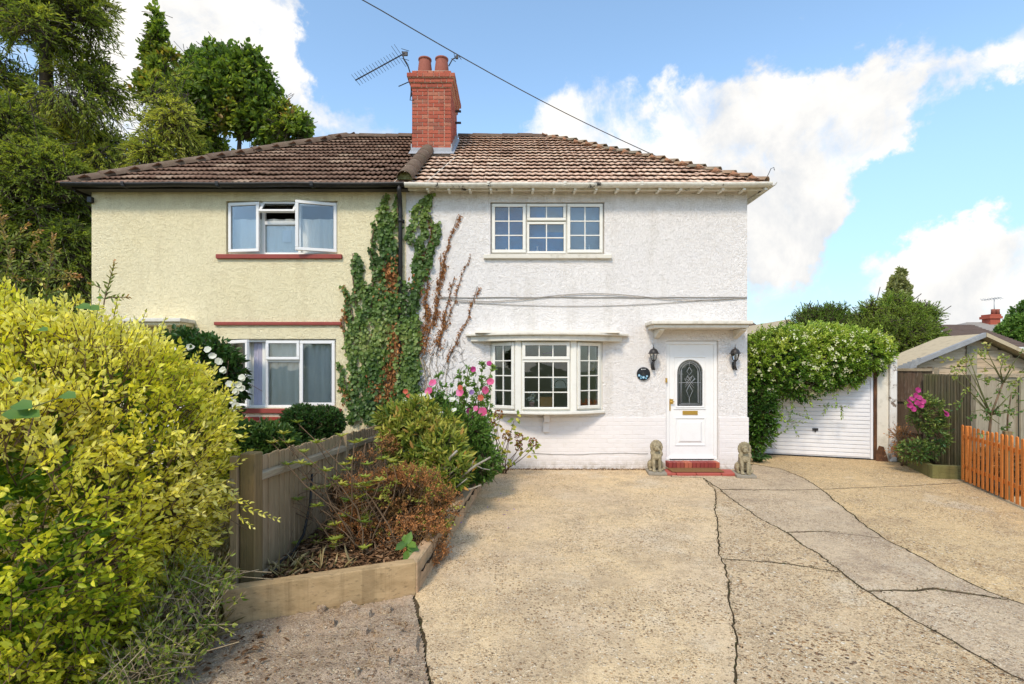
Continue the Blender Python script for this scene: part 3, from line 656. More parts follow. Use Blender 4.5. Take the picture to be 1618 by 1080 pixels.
for (hh, a, b) in ((yh, XL+.27, XP-.06), (wh, XP+.06, XR-.27)):
    MB().box(a, b, WY+.27, YB-.27, 2.42, 2.6).build('upper_floor', M['wall_inside'], hh)
    MB().box(a, b, WY+.27, YB-.27, 4.80, 4.85).build('ceiling', M['wall_inside'], hh)
    MB().box(a, b, WY+3.6, WY+3.7, 0, 2.41).build('inner_wall', M['wall_inside'], hh)
    MB().box(a, b, WY+3.6, WY+3.7, 2.61, 4.79).build('inner_wall', M['wall_inside'], hh)
    MB().box(a, b, WY+.27, YB-.27, .0, .12).build('ground_floor', M['room_dark'], hh)
MB().box(XP-.055, XP+.055, WY+.27, YB-.27, 0, WTOP-.01).build('party_wall', M['wall_inside'], wh)

# painted brick base of the white house, each brick proud of its joints
bricks = {}
def brick_mesh(w_, d_, h_, bev=.004):
    k = (round(w_,3), round(d_,3), round(h_,3), bev)
    if k not in bricks: bricks[k] = MB().box(-w_/2, w_/2, -d_/2, d_/2, 0, h_).mesh('brick', bev)
    return bricks[k]
def mesh_with(me, mat):
    m = me.copy(); m.materials.clear(); m.materials.append(mat); return m
_bm = {}
def brick(x0, x1, y, z, h, depth, mat, parent, axis='x', dz=.004, name='brick', bev=.004):
    """a brick between x0 and x1 of a course; y is the face's mid depth"""
    L = .215 if x1-x0 > .15 else .1025
    k = (L, depth, h, mat, axis, bev)
    if k not in _bm: _bm[k] = mesh_with(brick_mesh(L, depth, h, bev), M[mat])
    Mx = Matrix.Translation((((x0+x1)/2, y, z) if axis == 'x' else (y, (x0+x1)/2, z)))
    if axis == 'y': Mx = Mx @ Matrix.Rotation(math.pi/2, 4, 'Z')
    Mx = Mx @ Matrix.Rotation(random.gauss(0, dz), 4, 'Z') @ Matrix.Diagonal(((x1-x0)/L, 1, 1, 1))
    return inst(name, _bm[k], Mx, parent)
def courses(x0, x1, z0, n, ch, y, mat, parent, depth=.1, joint=.01, axis='x', skip=None, yj=.0015, pat='flemish'):
    for r in range(n):
        x = x0; i = r
        if r % 2: pass
        while x < x1 - .03:
            L = (.215 if (i % 2 == 0 or pat == 'stretcher') else .1025)
            if x == x0 and r % 2: L = .1025 if pat == 'stretcher' else .055 if False else .1025
            e = min(x+L, x1)
            if x1 - e < .05: e = x1
            z = z0 + r*ch
            if not (skip and skip((x+e)/2, z+ch/2, x, e)):
                brick(x, e, y + random.uniform(-yj, yj), z, ch-joint, depth, mat, parent, axis)
            x = e + joint; i += 1
def plinth(x0, x1):
    zs = 0.0
    return zs
base = MB().box(XP+.01, H_D[0]-.012, WY-.0155, WY-.001, -.08, PL).box(H_D[1]+.012, XR+.012, WY-.0155, WY-.001, -.08, PL).box(XR+.001, XR+.012, WY-.001, YB, -.08, PL).build('brick_base', M['joint_painted'], wh)
courses(XP+.01, H_D[0]-.014, -.005, 12, .0758, WY+.031, 'brick_painted', base, .1, .005, pat='stretcher')
courses(H_D[1]+.014, XR+.02, -.005, 12, .0758, WY+.031, 'brick_painted', base, .1, .005, pat='stretcher')
# a dark settlement crack line low on the base
pts = [(P(840+i*11.5, 715.5+1.6*math.sin(i*.35)+random.uniform(-.4,.4)+i*.14, WY-.024)) for i in range(17)]
MB().tube(pts, .0045, 5).build('mortar_crack', M['cable_grey'], wh)
# red brick under the yellow house's ground floor window
ap = MB().box(H_YL[0]-.3, H_YL[1]+.1, WY-.012, WY-.001, -.08, H_YL[2]-.085).build('brick_apron', M['mortar'], yh)
courses(H_YL[0]-.3, H_YL[1]+.1, .10, 11, .0745, WY+.03, 'brick_red', ap, .1, .009)

# --- windows
def frame_ring(mb, x0, x1, z0, z1, b, y0, y1, T=None):
    parts = [(x0, x1, z0, z0+b), (x0, x1, z1-b, z1), (x0, x0+b, z0+b, z1-b), (x1-b, x1, z0+b, z1-b)]
    for (a, c, d, e) in parts:
        if T is None: mb.box(a, c, y0, y1, d, e)
        else: mb.obox(T, a, c, y0, y1, d, e)
def sash(win, x0, x1, z0, z1, y, cols=1, rows=1, mat='upvc', T=None, b=.055, bar=.018, thick=.05, dark_seal=True):
    """one light: frame, glazing bars, panes; T turns it about a hinge"""
    T = T or Matrix.Identity(4)
    mb = MB(); frame_ring(mb, x0, x1, z0, z1, b, y-thick, y, T); mb.build('sash_frame', M[mat], win, .006)
    gx0, gx1, gz0, gz1 = x0+b, x1-b, z0+b, z1-b
    if dark_seal:
        mb = MB(); frame_ring(mb, gx0-.004, gx1+.004, gz0-.004, gz1+.004, .009, y-thick*.62, y-thick*.5, T); mb.build('gasket', M['rubber'], win)
    wx, wz = (gx1-gx0)/cols, (gz1-gz0)/rows
    for i in range(1, cols): MB().obox(T, gx0+i*wx-bar/2, gx0+i*wx+bar/2, y-thick*.85, y-thick*.4, gz0, gz1).build('glazing_bar', M[mat], win)
    for k in range(1, rows): MB().obox(T, gx0, gx1, y-thick*.88, y-thick*.43, gz0+k*wz-bar/2, gz0+k*wz+bar/2).build('glazing_bar', M[mat], win)
    for i in range(cols):
        for k in range(rows):
            a, c, d, e = gx0+i*wx+(bar/2 if i else 0), gx0+(i+1)*wx-(bar/2 if i < cols-1 else 0), gz0+k*wz+(bar/2 if k else 0), gz0+(k+1)*wz-(bar/2 if k < rows-1 else 0)
            MB().obox(T, a, c, y-thick*.55, y-thick*.45, d, e).build('pane', M['glass'], win)
def hinge(x, y, a, axis='Z', z=0):
    return Matrix.Translation((x,y,z)) @ Matrix.Rotation(math.radians(a), 4, axis) @ Matrix.Translation((-x,-y,-z))
def emptypart(name, loc, parent):
    o = bpy.data.objects.new(name, None); COL.objects.link(o); o.parent = parent; o.location = Vector(loc) - WORLD[parent.name]; WORLD[o.name] = Vector(loc); return o
def X(px, Y=WY): return (px-CX)*Y/FPX
def Z(py, Y=WY): return CAMH + (HY-py)*Y/FPX
wy = WY + .07                                         # outer face of window frames

# yellow house, upper window: two casements and the top vent stand open
h = H_YU; win = emptypart('window', (h[0], wy, h[2]), yh)
mb = MB(); frame_ring(mb, h[0]+.004, h[1]-.004, h[2]+.004, h[3]-.004, .05, wy, wy+.07)
m1, m2 = X(412), X(470)
mb.box(m1-.02, m1+.035, wy+.001, wy+.069, h[2]+.05, h[3]-.05); mb.box(m2-.02, m2+.03, wy+.001, wy+.069, h[2]+.05, h[3]-.05); mb.box(m1+.035, m2-.02, wy+.002, wy+.068, Z(353), Z(347))
mb.build('frame', M['upvc'], win, .005)
sash(win, h[0]+.03, m1+.0, h[2]+.045, h[3]-.03, wy-.002, T=hinge(h[0]+.03, wy, -7))
sash(win, m2-.01, h[1]-.03, h[2]+.045, h[3]-.03, wy-.002, T=hinge(h[1]-.03, wy, 16))
sash(win, m1+.02, m2-.0, Z(344), h[3]-.03, wy-.002, b=.045, T=hinge(0, wy, -38, 'X', h[3]-.035))
MB().box(m1+.04, m2-.025, wy+.03, wy+.036, h[2]+.055, Z(354)).build('pane', M['glass'], win)
MB().box(X(343), X(541), WY-.05, WY+.055, H_YU[2]-.075, H_YU[2]+.0).build('sill', M['red_paint'], win, .006)
# lower window: left casement open, the others shut
h = H_YL; win = emptypart('window', (h[0], wy, h[2]), yh)
mb = MB(); frame_ring(mb, h[0]+.004, h[1]-.004, h[2]+.004, h[3]-.004, .05, wy, wy+.07)
m1, m2 = X(417), X(472)
mb.box(m1-.01, m1+.035, wy+.001, wy+.069, h[2]+.05, h[3]-.05); mb.box(m2-.02, m2+.03, wy+.001, wy+.069, h[2]+.05, h[3]-.05); mb.box(m1+.035, m2-.02, wy+.002, wy+.068, Z(572), Z(566))
mb.build('frame', M['upvc'], win, .005)
sash(win, h[0]+.03, m1-.02, h[2]+.045, h[3]-.03, wy-.002, T=hinge(h[0]+.03, wy, -33))
sash(win, m1+.02, m2-.0, Z(568), h[3]-.03, wy-.002, b=.05)
sash(win, m2+.01, h[1]-.03, h[2]+.045, h[3]-.03, wy-.002, b=.055)
MB().box(m1+.04, m2-.025, wy+.03, wy+.036, h[2]+.055, Z(573)).build('pane', M['glass'], win)
MB().box(X(345), X(540), WY-.05, WY+.055, H_YL[2]-.08, H_YL[2]).build('sill', M['red_paint'], win, .006)
MB().box(X(340), X(540), WY-.045, WY-.001, Z(513.5), Z(508.5)).build('tile_string_course', M['red_paint'], yh, .005)

# white house, upper window with glazing bars
h = H_WU; win = emptypart('window', (h[0], wy, h[2]), wh)
mb = MB(); frame_ring(mb, h[0]+.004, h[1]-.004, h[2]+.004, h[3]-.004, .045, wy, wy+.07)
m1, m2 = X(832), X(895.5)
mb.box(m1-.025, m1+.02, wy+.001, wy+.069, h[2]+.04, h[3]-.04); mb.box(m2-.02, m2+.02, wy+.001, wy+.069, h[2]+.04, h[3]-.04); mb.box(m1+.02, m2-.02, wy+.002, wy+.068, Z(351), Z(346))
mb.build('frame', M['upvc_cream'], win, .005)
sash(win, h[0]+.025, m1-.012, h[2]+.04, h[3]-.02, wy-.002, 2, 3, 'upvc_cream')
sash(win, m1+.01, m2-.01, Z(347.5), h[3]-.02, wy-.002, 2, 1, 'upvc_cream', b=.05)
sash(win, m1+.01, m2-.01, h[2]+.03, Z(349.5), wy+.012, 2, 2, 'upvc_cream', b=.04)
sash(win, m2+.012, h[1]-.025, h[2]+.04, h[3]-.02, wy-.002, 2, 3, 'upvc_cream')
MB().box(X(764), X(966), WY-.06, WY+.055, Z(409), Z(402.5)).build('sill', M['stone_paint'], win, .008)

# bow window
h = H_WB; win = emptypart('bow_window', (h[0], wy, h[2]), wh)
bz0, bz1 = Z(648.3, 8.85), Z(539, 8.8)
xa, xb = h[0]+.01, h[1]-.01; pj = .27
c1, c2 = X(819, 8.73), X(906, 8.73)
pl = [Vector((xa, WY+.04, 0)), Vector((c1, WY-pj, 0)), Vector((c2, WY-pj, 0)), Vector((xb, WY+.04, 0))]
def face_T(A, B):                                     # local x along the face, y outward normal negative
    d = (B-A).normalized(); return Matrix(((d.x, -d.y, 0, A.x), (d.y, d.x, 0, A.y), (0,0,1,0), (0,0,0,1)))
for i in range(3):
    A, B = pl[i], pl[i+1]; L = (B-A).length; T = face_T(A, B)
    mb = MB(); frame_ring(mb, .035, L-.035, bz0, bz1, .05, .0, .07, T)
    if i == 1: mb.obox(T, .085, L-.085, .002, .068, Z(570,8.73), Z(565,8.73))
    mb.build('frame', M['upvc_cream'], win, .005)
    if i == 1:
        sash(win, .065, L-.065, Z(568,8.73), bz1-.02, -.002, 3, 1, 'upvc_cream', T, .055)
        sash(win, .065, L-.065, bz0+.03, Z(568.5,8.73), .012, 3, 3, 'upvc_cream', T, .04)
    else: sash(win, .06, L-.06, bz0+.035, bz1-.02, -.002, 2, 4, 'upvc_cream', T, .055)
for q in pl[1:3]: MB().prism([(q.x-.06,q.y-.002),(q.x-.042,q.y-.02),(q.x+.042,q.y-.02),(q.x+.06,q.y-.002),(q.x+.05,q.y+.09),(q.x-.05,q.y+.09)], 'z', bz0, bz1).build('mullion', M['upvc_cream'], win, .004)
for q, s in ((pl[0], 1), (pl[3], -1)): MB().box(min(q.x-.01*s, q.x+.045*s), max(q.x-.01*s, q.x+.045*s), q.y-.02, q.y+.07, bz0, bz1).build('mullion', M['upvc_cream'], win, .004)
def bowpoly(x0, x1, back, d0, dc, n=16, yb=None):
    pts = []
    for i in range(n+1):
        t_ = i/n; x = x0+(x1-x0)*t_; pts.append((x, WY - (d0 + (dc-d0)*(1-(2*t_-1)**2))))
    return pts + [(x1, back), (x0, back)]
MB().prism(bowpoly(xa-.05, xb+.05, WY+.05, .03, pj+.11), 'z', bz0-.052, bz0-.002).build('sill', M['upvc_cream'], win, .008)
MB().prism([(pl[0].x+.01, pl[0].y), (pl[1].x, pl[1].y+.01), (pl[2].x, pl[2].y+.01), (pl[3].x-.01, pl[3].y), (pl[3].x-.01, WY+.2), (pl[0].x+.01, WY+.2)], 'z', bz1, bz1+.04).build('head_board', M['upvc_cream'], win)
MB().box(X(858.5), X(867.5), WY-.15, WY-.012, Z(666.5,8.9), bz0-.053).box(X(857.5), X(867.5), WY-.07, WY-.012, Z(682), Z(666)).build('corbel', M['brick_painted'], win, .006)
cz = Z(538.5, 8.75)
cn = emptypart('bow_canopy', (X(865), WY, cz), wh)
MB().prism(bowpoly(X(744), X(982), WY+.0, .05, pj+.16), 'z', cz, cz+.095).build('fascia', M['stone_paint'], cn, .006)
MB().prism(bowpoly(X(736), X(992), WY+.0, .075, pj+.22), 'z', cz+.095, cz+.135).build('slab_top', M['stone_paint'], cn, .012, 2)
MB().prism([(WY-.0, cz+.135), (WY-.30, cz+.137), (WY-.0, cz+.20)], 'x', X(752), X(975)).build('weathering', M['stone_paint'], cn)

# front door in its frame
h = H_D; dr = emptypart('front_door', ((h[0]+h[1])/2, WY, h[2]), wh)
mb = MB(); frame_ring(mb, h[0]+.003, h[1]-.003, h[2]+.003, h[3]-.003, .062, WY+.035, WY+.10); mb.build('door_frame', M['upvc'], dr, .008)
dx0, dx1, dz0, dz1 = h[0]+.066, h[1]-.066, h[2]+.045, h[3]-.066
yd = WY+.055
# leaf with an arched opening
gx0, gx1, gz0 = X(1071.5), X(1112), Z(641.5); gr = (gx1-gx0)/2; gzs = Z(568)-gr
arch = [(gx0, gz0)] + [(gx0, gzs)] + [((gx0+gx1)/2 - gr*math.cos(math.pi*i/16), gzs + gr*math.sin(math.pi*i/16)) for i in range(1, 16)] + [(gx1, gzs), (gx1, gz0)]
def ringmesh(mb, inner, outer, y0, y1):
    n = len(inner); vs = [(p[0],y0,p[1]) for p in outer] + [(p[0],y0,p[1]) for p in inner] + [(p[0],y1,p[1]) for p in outer] + [(p[0],y1,p[1]) for p in inner]
    fs = []
    for i in range(n):
        j = (i+1) % n; fs += [(i,j,n+j,n+i), (2*n+i,3*n+i,3*n+j,2*n+j), (i,2*n+i,2*n+j,j), (n+i,n+j,3*n+j,3*n+i)]
    mb.add(vs, fs)
n = len(arch); outer = []
cx0, cz0 = (gx0+gx1)/2, (gz0+gzs)/2+.05
for p in arch:
    dxx, dzz = p[0]-cx0, p[1]-cz0; tx = ((dx1 if dxx > 0 else dx0) - cx0)/dxx if abs(dxx) > 1e-6 else 1e9; tz = (((dz1 if dzz > 0 else dz0)) - cz0)/dzz if abs(dzz) > 1e-6 else 1e9
    k = min(tx, tz); outer.append((cx0+dxx*k, cz0+dzz*k))
# make the outer outline reach the corners
outer[0] = (dx0, dz0); outer[-1] = (dx1, dz0)
tl = min(range(1, n//2+1), key=lambda i: abs(outer[i][0]-dx0)+abs(outer[i][1]-dz1)); outer[tl] = (dx0, dz1)
tr_ = min(range(n//2, n-1), key=lambda i: abs(outer[i][0]-dx1)+abs(outer[i][1]-dz1)); outer[tr_] = (dx1, dz1)
mb = MB(); ringmesh(mb, arch, outer, yd, yd+.045); mb.build('door_leaf', M['upvc'], dr)
def offs(poly, d, cx, cz): return [(cx+(x-cx)*(1+d/max(.05,abs(x-cx)+.0) if abs(x-cx)>.01 else 1), z + (d if z > cz else -d)) for x, z in poly]
arch_o = [(gx0-.03, gz0-.03), (gx0-.03, gzs)] + [((gx0+gx1)/2 - (gr+.03)*math.cos(math.pi*i/16), gzs + (gr+.03)*math.sin(math.pi*i/16)) for i in range(1,16)] + [(gx1+.03, gzs), (gx1+.03, gz0-.03)]
mb = MB(); ringmesh(mb, arch, arch_o, yd-.016, yd-.0005); mb.build('glass_moulding', M['upvc'], dr, .005)
mb = MB(); frame_ring(mb, X(1066), X(1117), Z(646.5), Z(563), .014, yd-.010, yd-.0005); 
mb.box(X(1066), X(1117), yd-.014, yd-.0006, Z(646.8), Z(645)); mb.build('panel_moulding', M['upvc'], dr, .004)
MB().prism(arch, 'y', yd+.020, yd+.026).build('pane', M['glass'], dr)
MB().prism([(x*.999+cx0*.001, z) for x, z in arch], 'y', yd+.032, yd+.036).build('obscured_backing', M['room_dark'], dr)
# leaded pattern
mb = MB(); yl = yd+.017
inn = [((x-cx0)*.84+cx0, (z-cz0)*.93+cz0) for x, z in arch]; inn2 = [((x-cx0)*.70+cx0, (z-cz0)*.87+cz0) for x, z in arch]
for q in (inn, inn2): mb.tube([(x, yl, z) for x, z in q] + [(q[0][0], yl, q[0][1])], .0042, 5)
def dz_(px, py): return (X(1050 + px/5.144), yl, Z(530 + py/5.143))
for pts in (((213,255),(235,290),(213,320),(193,290),(213,255)), ((185,350),(200,322),(225,360),(240,322),(255,350),(225,385),(200,360),(185,350)), ((213,400),(240,370),(262,350)), ((213,400),(185,370),(175,350)), ((213,400),(190,450),(213,510),(240,450),(213,400)), ((180,420),(213,380),(250,425)), ((213,510),(213,562)), ((213,255),(213,215)), ((125,383),(310,383)), ((150,280),(150,540)), ((283,280),(283,540)), ((195,330),(232,380),(250,400)), ((232,330),(195,380),(180,405))):
    mb.tube([dz_(*p) for p in pts], .0045, 5)
mb.build('leaded_tracery', M['lead_came'], dr)
def raised(x0, x1, z0, z1, nm='raised_panel'):
    mb = MB(); frame_ring(mb, x0, x1, z0, z1, .022, yd-.013, yd-.0005); b = .055
    mb.add([(x0+b,yd-.0008,z0+b),(x1-b,yd-.0008,z0+b),(x1-b,yd-.0008,z1-b),(x0+b,yd-.0008,z1-b),(x0+b+.03,yd-.018,z0+b+.03),(x1-b-.03,yd-.018,z0+b+.03),(x1-b-.03,yd-.018,z1-b-.03),(x0+b+.03,yd-.018,z1-b-.03)], [(4,5,6,7),(0,1,5,4),(1,2,6,5),(2,3,7,6),(3,0,4,7)])
    return mb.build(nm, M['upvc'], dr, .004)
raised(X(1068), X(1116), Z(704.5), Z(659.5))
MB().box(X(1080), X(1104), yd-.012, yd-.0005, Z(655.5), Z(649)).box(X(1082), X(1102), yd-.020, yd-.012, Z(654), Z(650.5)).build('letterbox', M['brass'], dr, .003)
MB().box(X(1058), X(1061), yd-.01, yd-.0005, Z(649), Z(630)).tube([(X(1059.5),yd-.01,Z(634.5)),(X(1059.5),yd-.055,Z(634.5)),(X(1065.5),yd-.055,Z(634.5))], .009, 8).box(X(1061), X(1065), yd-.012, yd-.001, Z(638), Z(630.5)).build('door_handle', M['brass'], dr, .002)
MB().box(dx0, dx1, yd-.05, yd+.02, h[2]+.022, h[2]+.04).build('weather_bar', M['upvc'], dr, .004)
MB().box(dx0, dx1, yd-.02, yd+.05, h[2]+.003, h[2]+.02).build('threshold', M['rubber'], dr)
tag(MB().box(X(1051.2), X(1053.8), WY-.03, WY-.001, Z(604), Z(597)).build('doorbell', M['brass'], None, .003), 'small brass bell push on the wall left of the front door frame', 'doorbell')

# flat canopy over the door
pc = emptypart('door_canopy', (X(1105), WY, Z(512)), wh)
a, b = X(1028.5, 8.6), X(1188.5, 8.6); yf = WY-.45
MB().box(a, b, yf, WY-.001, Z(511.5,8.55), Z(506,8.55)).build('slab_top', M['stone_paint'], pc, .014, 2)
MB().box(a+.05, b-.05, yf+.05, WY-.001, Z(517.5,8.55), Z(511.5,8.55)-.001).build('slab', M['stone_paint'], pc, .012)
for px in (1041, 1168):
    x = X(px, 8.85); MB().prism([(WY-.001, Z(517.5,8.55)-.002), (yf+.09, Z(517.5,8.55)-.002), (yf+.10, Z(521,8.55)), (WY-.16, Z(530)+.0), (WY-.001, Z(535))], 'x', x-.045, x+.045).build('bracket', M['stone_paint'], pc, .01)
# hood over the yellow house's door (its right end shows above the hedge)
pc = emptypart('door_canopy', (-6.25, WY, 2.6), yh)
a, b = X(185, 8.55), X(286, 8.6)
MB().box(a, b, WY-.42, WY-.001, Z(508,8.6), Z(502,8.6)).build('slab_top', M['stone_paint'], pc, .015, 2)
MB().box(a+.04, b-.04, WY-.37, WY-.001, Z(513,8.6), Z(508,8.6)-.001).build('slab', M['render_yellow'], pc, .01)
x = X(268, 8.8); MB().prism([(WY-.001, Z(513,8.6)), (WY-.36, Z(513,8.6))] + [(WY-.36+.36*math.sin(t_*math.pi/16), Z(513,8.6)-.03-.30*(1-math.cos(t_*math.pi/16))) for t_ in range(0, 9)], 'x', x-.08, x+.06).build('bracket', M['render_yellow'], pc)
MB().box(-6.74, -5.76, WY+.05, WY+.1, .15, 2.19).build('front_door', M['upvc'], yh, .01)

# --- roof: planes under the tiles, then the tiles
XE_L, XE_R = -7.60, 4.37; RL, RR = -3.95, .84
def roofpart(parent, verts, faces, name, mat):
    mb = MB(); mb.add(verts, faces); return mb.build(name, M[mat], parent)
YBE = 2*RIDGE_Y-EAVE_Y; dz = -.035
e = Vector((0,0,dz))
def V3(x,y,z): return Vector((x,y,z))+e
xpt = -1.80
ry = mk('roof', MB().add([V3(XE_L,EAVE_Y,EAVE_Z),V3(xpt,EAVE_Y,EAVE_Z),V3(xpt,RIDGE_Y,RIDGE_Z),V3(RL,RIDGE_Y,RIDGE_Z),V3(XE_L,YBE,EAVE_Z),V3(xpt,YBE,EAVE_Z)], [(0,1,2,3),(4,0,3),(5,4,3,2)]).mesh(fixn=False), M['tile_brown'], yh)
rw = mk('roof', MB().add([V3(XE_R,EAVE_Y,EAVE_Z),V3(xpt,EAVE_Y,EAVE_Z),V3(xpt,RIDGE_Y,RIDGE_Z),V3(RR,RIDGE_Y,RIDGE_Z),V3(XE_R,YBE,EAVE_Z),V3(xpt,YBE,EAVE_Z)], [(1,0,3,2),(0,4,3),(4,5,2,3)]).mesh(fixn=False), M['tile_buff'], wh)
ang = math.atan(SL)
def tile_mesh(wd, ln, waves, amp, th, mat, rag=0.0, nx=12, flat=.4):
    """one interlocking tile: x across, y up the slope, front edge at y=0"""
    xs = [wd*(i/nx-.5) for i in range(nx+1)]
    def hz(x): 
        u = (x/wd+.5)*waves; u -= math.floor(u); return amp*(math.exp(-((u-.25)/.17)**2) - flat*math.exp(-((u-.75)/.2)**2)) 
    vs = []
    fr = [random.uniform(-rag, rag) for _ in xs]
    for i, x in enumerate(xs): vs.append((x, fr[i], hz(x)+.0))
    for x in xs: vs.append((x, ln, hz(x)-.014))
    for i, x in enumerate(xs): vs.append((x, fr[i], hz(x)-th))
    n_ = nx+1; fs = [(i,i+1,n_+i+1,n_+i) for i in range(nx)] + [(2*n_+i,2*n_+i+1,i+1,i) for i in range(nx)] + [(0,n_,2*n_), (n_-1, 3*n_-1, 2*n_-1)]
    me = bpy.data.meshes.new('roof_tile'); me.from_pydata(vs, [], fs); me.polygons.foreach_set('use_smooth', [i < nx for i in range(len(fs))]); me.materials.append(M[mat]); me.update(); return me
def slope_M(x, s): return Matrix.Translation((x, EAVE_Y + s*math.cos(ang), EAVE_Z + s*math.sin(ang))) @ Matrix.Rotation(ang, 4, 'X')
SLEN = math.hypot(RIDGE_Y-EAVE_Y, RIDGE_Z-EAVE_Z)
CH = (-2.08, -1.27, 10.66, 11.8)                      # chimney x0 x1 y0 y1
def lay(parent, x_from, x_to, dirx, gauge, wd, meshes, limit, lift=.012):
    rows = int(SLEN/gauge)+1; cnt = 0; rest = []
    for r in range(rows):
        s = r*gauge - .03; fr = s/SLEN; hipx = (XE_L + (RL-XE_L)*fr) if dirx < 0 else (XE_R + (RR-XE_R)*fr)
        x = x_from + dirx*wd/2
        while (x > hipx - wd*.2) if dirx < 0 else (x < hipx + wd*.2):
            yy = EAVE_Y + s*math.cos(ang)
            if not (CH[0]+.03 < x < CH[1]-.03 and yy+gauge > CH[2] and yy < CH[3]):
                M_ = slope_M(x + random.gauss(0,.003), s) @ Matrix.Rotation(random.gauss(0,.012), 4, 'Z') @ Matrix.Translation((0,0,lift+random.gauss(0,.003)+.026)) @ Matrix.Rotation(-math.atan(.038/gauge)*.9 + random.gauss(0,.006), 4, 'X')
                me = random.choice(meshes)
                if cnt < limit: inst('roof_tile', me, M_, parent); cnt += 1
                else: rest.append((me, M_))
            x += dirx*wd
    if rest:
        mb = MB()
        for me, M_ in rest: mb.add([M_ @ v.co for v in me.vertices], [tuple(p.vertices) for p in me.polygons], True)
        o = mk('roof_tiles', mb.mesh(fixn=False), meshes[0].materials[0], parent); o['kind'] = 'stuff'
    return cnt
ty = [tile_mesh(.30, .33, 3, .015, .015, 'tile_brown', .002, 18) for _ in range(4)]
lay(ry, xpt+.02, XE_L, -1, .303, .30, ty, 298)
tw = [tile_mesh(.255, .31, 2, .008, .015, 'tile_buff', .012, 10, .8) for _ in range(8)]
lay(rw, xpt+.02, XE_R, 1, .272, .257, tw, 298, .014)
# side slopes of tiles, joined
def side_slope(parent, sgn, me, wd, gauge):
    xe, xr = (XE_R, RR) if sgn > 0 else (XE_L, RL); run = abs(xe-xr); a2 = math.atan((RIDGE_Z-EAVE_Z)/run); sl = math.hypot(run, RIDGE_Z-EAVE_Z); mb = MB()
    for r in range(int(sl/gauge)+1):
        s = r*gauge-.02; f = s/sl; y0 = EAVE_Y + (RIDGE_Y-EAVE_Y)*f; y1 = YBE - (YBE-RIDGE_Y)*f; y = y0+wd/2
        while y < y1:
            m_ = random.choice(me); R = Matrix.Translation((xe - sgn*s*math.cos(a2), y, EAVE_Z+s*math.sin(a2)+.024)) @ Matrix.Rotation(sgn*math.pi/2, 4, 'Z') @ Matrix.Rotation(a2-.09, 4, 'X')
            mb.add([R @ v.co for v in m_.vertices], [tuple(p.vertices) for p in m_.polygons], True); y += wd
    o = mk('roof_tiles', mb.mesh(fixn=False), me[0].materials[0], parent); o['kind'] = 'stuff'
side_slope(rw, 1, tw, .257, .272); side_slope(ry, -1, ty, .30, .303)
# ridge, hip and party line cappings
def halfround(A, B, r, mat, parent, name, n=9, lift=0.0, th=.012, tip=0.0, arc=1.0):
    A, B = Vector(A), Vector(B); d = (B-A).normalized(); sx = d.cross(Vector((0,0,1))).normalized(); up = sx.cross(d); mb = MB(); vs = []
    for (c, rr, dl) in ((A, r, 0), (B, r*.94, 0)):
        c = c + up*(lift + (tip if c is A else 0))
        for k in (rr, rr-th):
            for i in range(n+1):
                t_ = math.pi*(.5 - arc/2) + math.pi*arc*i/n; vs.append(c + sx*math.cos(t_)*k + up*math.sin(t_)*k)
    m_ = n+1; fs = []
    for i in range(n): fs += [(i,i+1,2*m_+i+1,2*m_+i), (m_+i+1,m_+i,3*m_+i,3*m_+i+1), (i+1,i,m_+i,m_+i+1)]
    mb.add(vs, fs, True); o = mb.build(name, M[mat], parent); return o
def run(A, B, step, r, mat, parent, name, **k):
    A, B = Vector(A), Vector(B); n_ = max(1, round((B-A).length/step))
    for i in range(n_):
        a_, b_ = A.lerp(B, i/n_), A.lerp(B, (i+1)/n_+.015/n_); j_ = Vector((random.gauss(0,.006), random.gauss(0,.006), random.gauss(0,.004))); halfround(a_+j_, b_+j_, r, mat, parent, name, **k)
run((XE_L+.02, EAVE_Y+.02, EAVE_Z), (RL, RIDGE_Y, RIDGE_Z), .45, .135, 'ridge_brown', ry, 'hip_tile', lift=-.01, tip=.004)
run((RL, RIDGE_Y, RIDGE_Z), (CH[0], RIDGE_Y, RIDGE_Z), .33, .12, 'ridge_brown', ry, 'ridge_tile', lift=-.02)
run((CH[1]-.02, RIDGE_Y, RIDGE_Z), (RR, RIDGE_Y, RIDGE_Z), .33, .12, 'ridge_brown', rw, 'ridge_tile', lift=-.02)
run((XE_R-.02, EAVE_Y+.02, EAVE_Z), (RR, RIDGE_Y, RIDGE_Z), .30, .125, 'hip_buff', rw, 'hip_tile', lift=-.045, tip=.05, n=4, th=.02, arc=.8)
pA, pB = Vector((-1.83, EAVE_Y-.05, EAVE_Z+.03)), Vector((-1.755, CH[2]+.02, EAVE_Z+SL*(CH[2]-EAVE_Y)+.06))
for i in range(5):
    a_, b_ = pA.lerp(pB, i/5), pA.lerp(pB, (i+1.05)/5); halfround(a_, b_, .142, 'ridge_brown', rw, 'party_capping_tile', lift=.03, n=12)
MB().prism([(pA.x+.128*math.cos(math.pi*i/10), pA.z+.03+.128*math.sin(math.pi*i/10)) for i in range(11)], 'y', pA.y+.01, pA.y+.06).build('mortar_plug', M['mortar_moss'], rw)
# white render splash marks either side of the party line (old flashing cords)
for (q0, q1) in (((-2.0,8.72),(-1.99,9.9)), ((-1.45,8.72),(-1.30,10.3))):
    pts = [(q0[0]+(q1[0]-q0[0])*k/6 + (.1 if q0[0] < -1.8 else .16)*(k/6), q0[1]+(q1[1]-q0[1])*k/6, EAVE_Z+SL*(q0[1]+(q1[1]-q0[1])*k/6-EAVE_Y)+.055) for k in range(7)]
    MB().tube(pts, .006, 5).build('lead_wire', M['stone_paint'], rw)
